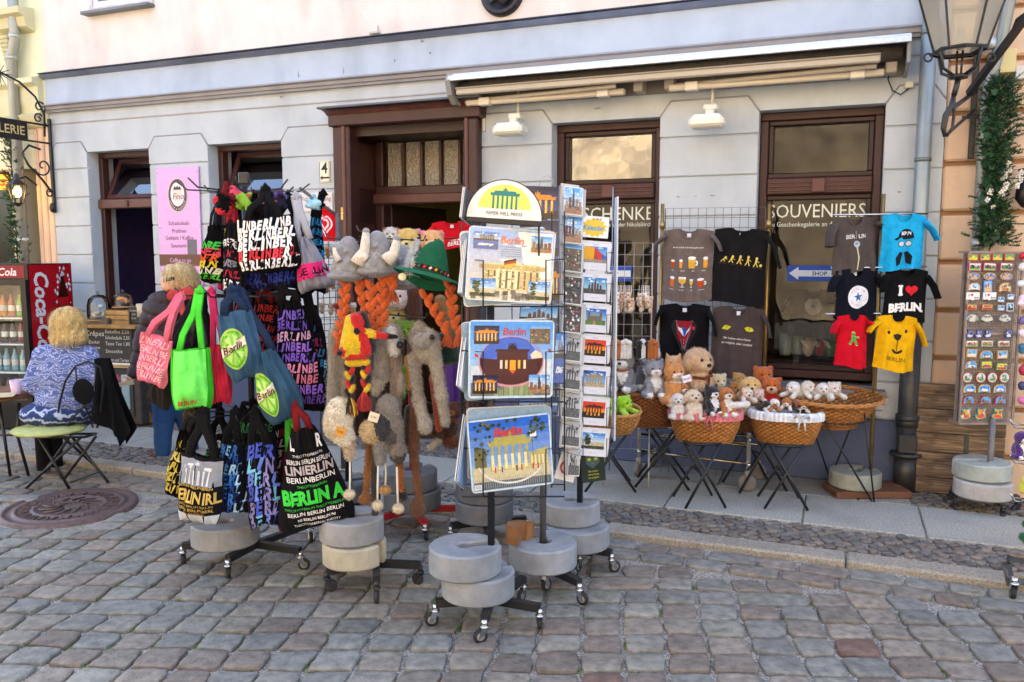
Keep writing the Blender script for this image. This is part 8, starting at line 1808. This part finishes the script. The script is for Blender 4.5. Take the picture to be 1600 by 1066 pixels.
m.build('side_print',laminate,t)
# cafe counter with chalkboards in front of the first window
def world_box(name,label,cat,px0,py0,px1,py1,Y,th,col,m_=None,yaw=-14,group=None):
 a,b=dp(px0,py0,Y),dp(px1,py1,Y);c=(a+b)/2;t=thing(name,label,cat,c,R(yaw),group);w_,h_=abs(a.x-b.x)/math.cos(R(yaw)),abs(a.z-b.z);m=MB();m.box((0,th/2,0),(w_,th,h_),col,.004);m.build('board',m_ or printm,t);return t,w_,h_
YC=7.45;kc='#24262a'
t,w_,h_=world_box('menu_board','large black chalkboard menu on the front of the cafe counter','chalkboard',126,509,213,571,YC,.03,kc)
m=MB();Gk=lambda a,b:(a,-.003,b)
for x,y,s_,h in((-.14,.11,'Crêpes',.05),(.10,.13,'Eiskaffee 2,50',.034),(.10,.075,'Schokolade 2,50',.034),(.10,.02,'Tasse Tee 1,80',.034),(.06,-.05,'Smoothie',.034),(.08,-.13,'Kuchen und Torten',.034),(-.15,.03,'Zucker',.03),(-.15,-.02,'Banane',.03)):m.text(s_,x,y,h,'#b9bec0',Gk,0,.1,.26)
m.build('chalk_writing',inkm,t);m=MB()
for z_ in(-1,1):m.box((0,-.004,z_*h_/2),(w_,.02,.02),'#a98a5c',.003)
m.build('frame',wood,t)
t,w_,h_=world_box('lower_board','lower chalkboard with pink writing under the white strip','chalkboard',160,577,213,650,YC-.02,.03,kc);m=MB();m.text('Kartoffelsuppe',.0,.14,.06,'#c85a8a',Gk,0,.2,w_*.85);m.build('chalk_writing',inkm,t)
world_box('white_strip','narrow white shelf strip between the two chalkboards','strip',163,567,213,575,YC-.03,.05,'#cfcfcc')
c=dp(170,507,YC+.2);t=thing('cafe_counter','wooden counter top of the cafe window carrying cakes and domes','counter',c,R(-14));m=MB();m.box((.05,0,0),(.85,.48,.03),'#94713f',.006);m.build('counter_top',wood,t);m=MB();m.box((.05,.03,-.46),(.78,.38,.88),'#3c3531',.01);m.build('front_panel',wood,t)
def dome(label,px,py,Y,r,h,inside):
 c=dp(px,py,Y);t=thing('glass_dome',label,'glass dome',c,group='glass domes on the cafe counter');m=MB();m.lathe([(r,0),(r,h*.55),(r*.85,h*.82),(r*.45,h*.97),(0.001,h)],(0,0,0),'#ffffff',20);m.ell((0,0,h+.015),.015,'#ffffff',8,6);m.build('dome',glass_mat('dome_glass_%d'%px,(.93,.95,.95),1.5),t)
 m=MB();m.lathe([(0,-.012),(r*1.15,-.008),(r*1.2,0),(0,.002)],(0,0,0),'#b08a5c',20);m.build('plate',wood,t);m=MB()
 for k in range(7):m.ell((random.uniform(-.5,.5)*r,random.uniform(-.5,.3)*r,.03+random.uniform(0,.4)*h),(r*.28,r*.28,r*.2),jit(inside,.2),8,6)
 m.build('pastry',cloth,t)
dome('tall glass dome over white tins, left one on the counter',155,499,YC+.12,.10,.23,'#c8c8c4');dome('glass dome over golden pastries on the wooden crate',193,479,YC+.15,.085,.13,'#c8893c')
c=dp(192,493,YC+.12);t=thing('wooden_crate','small wooden crate under the pastry dome','crate',c,R(-14));m=MB();[m.box((0,-.08,.045*k-.06),(.26,.012,.038),jit('#9a7a4c',.15),.003)for k in range(3)];m.box((0,0,-.01),(.25,.15,.13),'#7c5f38');m.build('slats',wood,t)
c=dp(155,504,YC+.05);t=thing('till_box','dark metal box under the left glass dome','box',c,R(-14));m=MB();m.box((0,.06,-.0),(.22,.16,.08),'#4a4038',.01);m.build('box',plasticm,t)
t,w_,h_=world_box('price_board','small black price board on the counter beside the crate','chalkboard',199,480,219,506,YC+.02,.012,kc);m=MB();[m.text(s_,0,.045-.035*k,.018,'#b9bec0',Gk,0,.1,.1)for k,s_ in enumerate(('Kuchen','2,20','Stück'))];m.build('chalk_writing',inkm,t)
c=dp(222,485,YC+.05);t=thing('tin_can','pale tin on the counter beside the standing customer','tin',c);m=MB();m.lathe([(0,-.06),(.05,-.06),(.05,.06),(0,.06)],(0,0,0),'#b9ac94',16);m.build('tin',plasticm,t)
o=gp(222,665,0);t=thing('trestle','wooden trestle legs beside the chalkboard','trestle',o);m=MB();iv=lambda x,y,Y:dp(x,y,Y)-o;m.bar(iv(212,602,o.y),iv(239,660,o.y),.035,'#7a5230');m.bar(iv(228,605,o.y),iv(208,665,o.y),.03,'#8a8378');m.bar(iv(200,650,o.y+.1),iv(245,648,o.y+.1),.04,'#8a6a48');m.build('leg',wood,t)
world_box('leaning_panel','narrow pale turquoise panel leaning beside the trestle','panel',190,586,203,640,6.9,.02,'#a8c4c0',yaw=20)
# shelves with goods inside the cafe
t=fthing('cafe_shelf','shelf with red and white packets inside the left window','shelf',u=U(215),y=1.2,z=1.6);m=MB();m.box((0,0,0),(.9,.2,.02),'#2a2422');m.box((0,0,-.35),(.9,.2,.02),'#2a2422');m.build('board',wood,t);m=MB()
for k in range(9):m.box((-.36+.085*k,-.02,.08),(.06,.08,.12+.02*(k%3)),jit(random.choice(['#8a2c28','#c8a890','#a8403a','#d8d0c0']),.2),.004)
for k in range(5):m.box((-.30+.13*k,-.02,-.27),(.07,.08,.12),jit(random.choice(['#8a6a2c','#c8b89a','#5a2c28']),.2),.01)
m.build('packets',printm,t)
# goods in the right window
t=fthing('display_shelf','shelf inside the souvenir window with dolls and glasses','shelf',u=(OPEN[4][0]+OPEN[4][1])/2,y=.55,z=.80);m=MB();m.box((0,0,-.02),(1.1,.4,.03),'#3a2a20');m.build('board',wood,t)
for i in range(8):
 px=1236+18*i;u_=U(px,.5);c=fw(u_,.46+.08*(i%2),.82)
 if i<2 or i==6:q=thing('beer_glass',['clear beer glass at the left end of the window shelf','clear beer glass second on the window shelf','','','','','blue tinted jar right on the window shelf'][i],'glass',c,group='glasses on the window shelf');m=MB();m.lathe([(0,0),(.04,0),(.045,.02),(.05,.16),(.044,.16),(.04,.02),(0,.015)],(0,0,0),'#9aa8a8' if i<6 else '#5a7a9a',14);m.build('glass',laminate,q)
 else:
  q=thing('costume_doll',['','','doll with white bonnet','doll with red dress and braids','doll with green hat','doll with red headscarf','','doll with a wide red hat'][i]+' on the window shelf','doll',c,group='dolls on the window shelf');dc=['','','#c8b8a8','#a02c28','#3a6a3a','#b02c20','','#b8442c'][i]
  m=sdf([E((0,0,.07),(.045,.04,.075),dc),E((0,0,.175),.030,'#d8a888'),E((0,0,.19),(.036,.034,.026),['','','#d8d4cc','#c8a050','#2f5a34','#a82a1c','','#c03a28'][i]),K((-.05,0,.12),(-.03,-.03,.08),.012,.01,'#d8d0c4'),K((.05,0,.12),(.03,-.03,.08),.012,.01,'#d8d0c4')],.008,.008);m.build('body',cloth,q);m=MB();m.ell((-.01,-.029,.178),.004,'#1a1a1a',6,4);m.ell((.01,-.029,.178),.004,'#1a1a1a',6,4);m.build('eye',plasticm,q)
for n_,(px0,px1)in enumerate(((1230,1312),(905,987))):
 t,w_,h_=flatbox('shop_arrow_sign',['blue sign with a white arrow reading Shop in the right window','blue sign with a white arrow reading Shop in the window left of it'][n_],'sign',px0,415,px1,440,WY+.005,.006,'#2350a8');m=MB()
 m.flat([(-w_*.46,0),(-w_*.28,h_*.42),(-w_*.28,h_*.2),(w_*.48,h_*.2),(w_*.48,-h_*.2),(-w_*.28,-h_*.2),(-w_*.28,-h_*.42)],G,'#dfe2e4');m.text('SHOP',w_*.12,0,h_*.26,'#26282c',lambda a,b:(a,-.003,b),.02);m.build('lettering',printm,t)
c=fw(U(1275,.35),.36,fz(1275,455,.35));o=None;qx=(1275,452)
shirt('dark shirt with a faint round star badge hanging inside the right window',1272,452,dp(0,0,c.y).y,.34,.36,'#191a1e',lambda m,mf,w,h:badge(m,mf,w,h,-.35,'#3a4a58','#8f9494',.06),-22,(.05,.05),.3,False,group=None)
# =============== CAFE TABLE, CHAIR AND THE TWO WOMEN ===============
def cloth_pat(name,c0,c1,sc,c2=None):
 q=bpy.data.materials.new(name);q.use_nodes=True;N=q.node_tree.nodes;L=q.node_tree.links;b=N['Principled BSDF'];tc=N.new('ShaderNodeTexCoord');nz=N.new('ShaderNodeTexNoise');nz.inputs['Scale'].default_value=9;nz.inputs['Detail'].default_value=2
 wv=N.new('ShaderNodeTexWave');wv.wave_type='RINGS';wv.rings_direction='Y';wv.inputs['Scale'].default_value=sc;wv.inputs['Distortion'].default_value=9;wv.inputs['Detail'].default_value=3;wv.inputs['Detail Scale'].default_value=2.5
 cr=N.new('ShaderNodeValToRGB');cr.color_ramp.elements[0].color=(*C(c0),1);cr.color_ramp.elements[1].color=(*C(c1),1);cr.color_ramp.elements[0].position=.25;cr.color_ramp.elements[1].position=.62
 if c2:e=cr.color_ramp.elements.new(.9);e.color=(*C(c2),1)
 L.new(tc.outputs['Object'],wv.inputs['Vector']);L.new(wv.outputs['Fac'],cr.inputs[0]);L.new(cr.outputs[0],b.inputs['Base Color']);b.inputs['Roughness'].default_value=.9;return q
o=gp(88,752,SZ);Yw=o.y;t=thing('person','seated woman seen from behind with blond bob and blue patterned blouse','person',o);A=lambda x,y,d=0:tuple(dp(x,y,Yw+d)-o)
m=sdf([E(A(104,590),(.185,.13,.20),'#8fa0c8'),E(A(101,556,.02),(.20,.10,.09),'#8fa0c8'),E(A(100,625),(.19,.15,.12),'#8fa0c8'),K(A(66,556,.03),A(50,600,-.02),.065,.055,'#8fa0c8'),K(A(50,600,-.02),A(46,606,.25),.055,.042,'#8fa0c8'),K(A(140,556,.03),A(154,600,.0),.065,.055,'#8fa0c8'),K(A(154,600),A(150,622,.2),.055,.042,'#8fa0c8'),K(A(103,545,.02),A(104,525,.03),.055,.05,'#8fa0c8')],.016,.05,.004,24,crease=lambda X,Y,Z:.004*np.sin(X*35+Z*18)*np.sin(Z*26))
m.build('blouse',cloth_pat('mandala_print','#4c5f94','#b9bfe0',7.0,'#5a6aa0'),t)
m=sdf([E(A(88,645),(.24,.20,.10),'#2c3f70'),K(A(70,648,.1),A(62,655,.42),.11,.09,'#2c3f70'),K(A(120,648,.1),A(105,655,.42),.11,.09,'#2c3f70')],.018,.04,.005,20);m.build('skirt',cloth_pat('batik_print','#22345f','#2f4a84',5.5,'#a9b4c8'),t)
m=sdf([K(A(66,672,.36),A(68,735,.30),.055,.045,'#151417'),K(A(86,672,.42),A(88,722,.42),.055,.045,'#151417'),K(A(68,744,.28),A(80,750,.16 if 0 else .40),.04,.034,'#17110f'),K(A(88,728,.42),A(96,732,.52),.04,.034,'#17110f')],.012,.02);m.build('leg',cloth,t)
m=sdf([E(A(106,508,.03),(.092,.10,.125),'#d8a888'),E(A(103,512,.13),(.018,.02,.022),'#d8a888'),K(A(104,525,.04),A(104,535,.04),.05,.05,'#d8a888')]+[K(A(50,603,.25),A(58,604,.36),.034,.028,'#d8a888'),K(A(150,622,.2),A(138,626,.34),.034,.028,'#d8a888')]+[K(A(56+2.5*k,603,.36),A(60+3*k,606,.44),.010,.008,'#d8a888')for k in range(5)]+[K(A(139-2.5*k,626,.34),A(134-3*k,630,.41),.010,.008,'#d8a888')for k in range(5)]+[K(A(104,535,.05),A(70,556,.05),.045,.04,'#d8a888'),K(A(70,556,.05),A(50,600,-.0),.04,.035,'#d8a888'),K(A(50,600,0),A(50,603,.25),.035,.03,'#d8a888'),K(A(104,535,.05),A(138,556,.05),.045,.04,'#d8a888'),K(A(138,556,.05),A(153,600,.02),.04,.035,'#d8a888'),K(A(153,600,.02),A(150,622,.2),.035,.03,'#d8a888')],.008,.012);m.build('body',skin,t)
m=sdf([E(A(106,503,-.01),(.108,.112,.108),'#e0bf78'),E(A(106,522,-.015),(.118,.10,.12),'#e4c584'),K(A(89,512,.0),A(87,535,.0),.035,.03,'#d4b068'),K(A(123,512,.0),A(126,535,.0),.035,.03,'#dab870')],.010,.03,cutz=A(100,531,0)[2],crease=lambda X,Y,Z:.003*np.sin(X*150+3*np.sin(Z*20)));m.strands(2600,.07,.0024,.3);m.build('hair',hairm,t)
# chair
oc=gp(100,760,SZ);t=thing('bistro_chair','black metal bistro chair with a yellow green seat cushion','chair',oc);Yc=oc.y+.05;A=lambda x,y,d=0:tuple(dp(x,y,Yc+d)-oc);KM='#141417'
m=MB();m.tube([A(88,668,-.05),A(93,630,-.10),A(102,595,-.13),A(118,572,-.14),A(138,565,-.14),A(156,574,-.12),A(162,600,-.1),A(158,640,-.05),A(152,668)],.008,KM,8);m.tube([A(118,572,-.14),A(120,600,-.15),A(128,628,-.15),A(140,650,-.1),A(145,668)],.006,KM,6);m.tube([A(150,570,-.13),A(148,600,-.15),A(138,628,-.15),A(112,655,-.1),A(105,668)],.006,KM,6);m.build('back_frame',blackmetal,t)
m=MB();m.ell(A(130,612,-.155),(.075,.012,.088),'#121214',20,10);m.build('backrest',cloth,t)
for k,(a,b)in enumerate(((A(60,682,-.1),A(109,772,-.14)),(A(128,682,-.1),A(41,770,-.12)),(A(110,680,.15),A(170,760,.02)),(A(150,682,.1),A(100,757,.1)),(A(95,680,.2),A(150,722,.45)),(A(108,684),A(70,748,.3)))):
 m=MB();b=(b[0],b[1],.006)if b[2]<.2 else b;m.tube([a,b],.010,KM,8);m.build('leg',blackmetal,t)
m=MB();m.tube([A(55,683,-.12),A(132,683,-.12),A(150,678,.25),A(70,678,.25)],.01,KM,6,closed=True);m.tube([A(100,757,.1),A(155,738,.1)],.006,KM,6);m.build('seat_frame',blackmetal,t)
m=sdf([E(A(76,671,-.02),(.235,.22,.032),'#b3bb7a'),E(A(76,671,-.02),(.245,.20,.026),'#a9b270')],.011,.01,crease=lambda X,Y,Z:.004*np.sin(X*40)*np.sin(Y*40));m.build('cushion',cloth,t)
oj=dp(165,560,Yc);t=thing('black_jacket','black jacket draped over the chair with its hem hanging to the right','jacket',oj)
def jk(s_):
 def f(a,b):x=lerp(lerp(-.07,.02,a),lerp(-.10,.17,a),b);z=-lerp(0,lerp(.42,.60,a)if a<.75 else lerp(.62,.50,(a-.75)*4),b);return(x+.012*math.sin(9*a+4*b),s_*(.02+.03*b)+.02*math.sin(14*a+2*b)*b,z)
 return f
m=MB();m.grid(jk(-1),20,20,'#0f0f11');m.grid(jk(1),20,20,'#0f0f11');m.build('cloth',cloth,t)
# table with cup
ot=gp(5,745,SZ);t=thing('cafe_table','small cafe table with thin black legs cut off by the left edge','table',ot);A=lambda x,y,d=0:tuple(dp(x,y,ot.y+d)-ot);zt=A(20,618)[2]
m=MB();m.lathe([(0,zt-.02),(.33,zt-.02),(.34,zt-.01),(.33,zt),(0,zt)],(A(-22,618)[0]-.02,.1,0),'#7a4f33',40);m.build('table_top',wood,t);m=MB()
for a,b,c_ in(((-2,625),(8,690),(16,742)),((30,630),(27,680),(45,746)),((-50,630),(-55,690),(-60,745))):m.tube([A(*a),A(*b),(A(*c_)[0],0,.006)],.011,KM,8);m.build('leg',blackmetal,t);m=MB()
m.tube([A(0,680),A(28,680)],.008,KM,6);m.build('brace',blackmetal,t)
oq=dp(27,616,ot.y);t=thing('coffee_cup','lilac coffee cup on the cafe table','cup',oq);m=MB();m.lathe([(0,0),(.034,0),(.037,.01),(.046,.105),(.042,.105),(.033,.012),(0,.01)],(0,0,0),'#c9b3cc',20);m.build('cup',laminate,t);m=MB();m.tube([(.04,0,.08),(.07,0,.075),(.07,0,.04),(.038,0,.03)],.006,'#c9b3cc',6);m.build('handle',laminate,t)
oq=dp(6,618,ot.y-.1);t=thing('menu_card','flat menu card lying on the cafe table','card',oq,R(20));m=MB();m.box((0,0,.003),(.15,.2,.004),'#c8b890',.001);m.build('card',printm,t)
# standing customer
o=gp(258,716,SZ);Yp=o.y;t=thing('person','standing blond woman in a dark quilted coat and jeans looking through the bags','person',o);A=lambda x,y,d=0:tuple(dp(x,y,Yp+d)-o);CT='#33262a'
m=sdf([E(A(262,490),(.175,.14,.17),CT),E(A(266,535),(.175,.15,.22),CT),E(A(268,590),(.185,.15,.20),CT),E(A(272,465),(.175,.11,.06),CT),K(A(240,478),A(224,532,-.04),.072,.066,CT),K(A(224,532,-.04),A(209,585,-.14),.064,.046,CT),K(A(306,478),A(318,535,-.05),.085,.078,CT),K(A(318,535,-.05),A(300,570,-.3),.072,.055,CT)],.014,.035,0,20,crease=lambda X,Y,Z:.016*(1-np.abs(np.sin(Z*30+X*6)))**3-.004+.006*(1-np.abs(np.sin(X*24+Z*9)))**4);m.build('quilted_coat',mat('nylon',.55,var=.12,vscale=20,bump=.25,bscale=30,spec=.25),t)
m=sdf([K(A(254,610),A(256,655),.095,.078,'#2c4a72'),K(A(256,655),A(254,706),.078,.062,'#30507a'),K(A(285,610,.05),A(292,655,.1),.095,.078,'#2c4a72'),K(A(292,655,.1),A(298,702,.18),.078,.062,'#2c4a72')],.012,.02,.003,30);m.build('jeans',cloth,t)
for x,d_ in((250,0),(297,.18)):m=sdf([K(A(x-12,713,d_-.02),A(x+4,711,d_),.032,.038,'#5a2418'),E(A(x,706,d_),(.04,.05,.03),'#d8b090')],.008,.01,cutz=A(x,718,d_)[2]*0+.0);m.build('shoe',plasticm,t)
m=sdf([E(A(277,436,-.02),(.078,.10,.115),'#d8a888',(0,.3,0)),E(A(262,446,-.05),(.045,.05,.05),'#d8a888'),E(A(256,441,-.07),(.018,.018,.022),'#d09a7c'),E(A(263,452,-.07),(.022,.02,.010),'#b86a5c'),K(A(282,450),A(285,465),.05,.06,'#d8a888'),
 K(A(206,588,-.14),A(200,595,-.16),.032,.030,'#d8a888')]+[K(A(200-1.2*k,594+1.2*k,-.17+.02*k),A(191-.4*k,597+1.6*k,-.18+.02*k),.011,.008,'#d8a888')for k in range(4)]+[K(A(203,592,-.18),A(196,589,-.21),.011,.009,'#d8a888'),K(A(285,465),A(270,480),.05,.05,'#d8a888'),K(A(270,480),A(238,480),.05,.04,'#d8a888'),K(A(238,480),A(220,532,-.04),.04,.036,'#d8a888'),K(A(220,532,-.04),A(206,588,-.14),.036,.028,'#d8a888')],.008,.012);m.build('body',skin,t)
m=sdf([E(A(284,428,.0),(.105,.12,.09),'#d8bc84',(0,.2,0)),E(A(296,444,.02),(.075,.11,.11),'#cba870'),E(A(267,428,-.05),(.06,.06,.07),'#e0c898'),K(A(270,436,-.09),A(276,460,-.08),.025,.018,'#c4a76c'),E(A(302,458,.03),(.05,.08,.06),'#b08d56')],.009,.02,crease=lambda X,Y,Z:.005*np.sin(X*90+Z*60+4*np.sin(Z*18)));m.strands(2600,.08,.0024,.35);m.build('hair',hairm,t)
m=sdf([K(A(270,462,-.12),A(300,458,-.08),.042,.05,'#b83f3c'),K(A(298,458,-.08),A(312,472,-.05),.045,.03,'#a83634'),K(A(278,465,-.12),A(288,492,-.15),.035,.022,'#c24a44')],.010,.02,.004,60);m.build('scarf',cloth,t)
m=MB();m.tube([A(256,438,-.085),A(262,437,-.11),A(272,435,-.13)],[(.006,.013)]*3,'#141318',8);m.build('sunglasses',plasticm,t)
c=dp(193,600,Yp-.2);t=thing('leaflet','folded pale leaflet held in the hand of the standing woman','leaflet',c,rot=(R(20),R(-8),R(10)));m=MB();m.box((0,0,0),(.15,.004,.035),'#d8c8a8',.001);m.build('paper',printm,t)
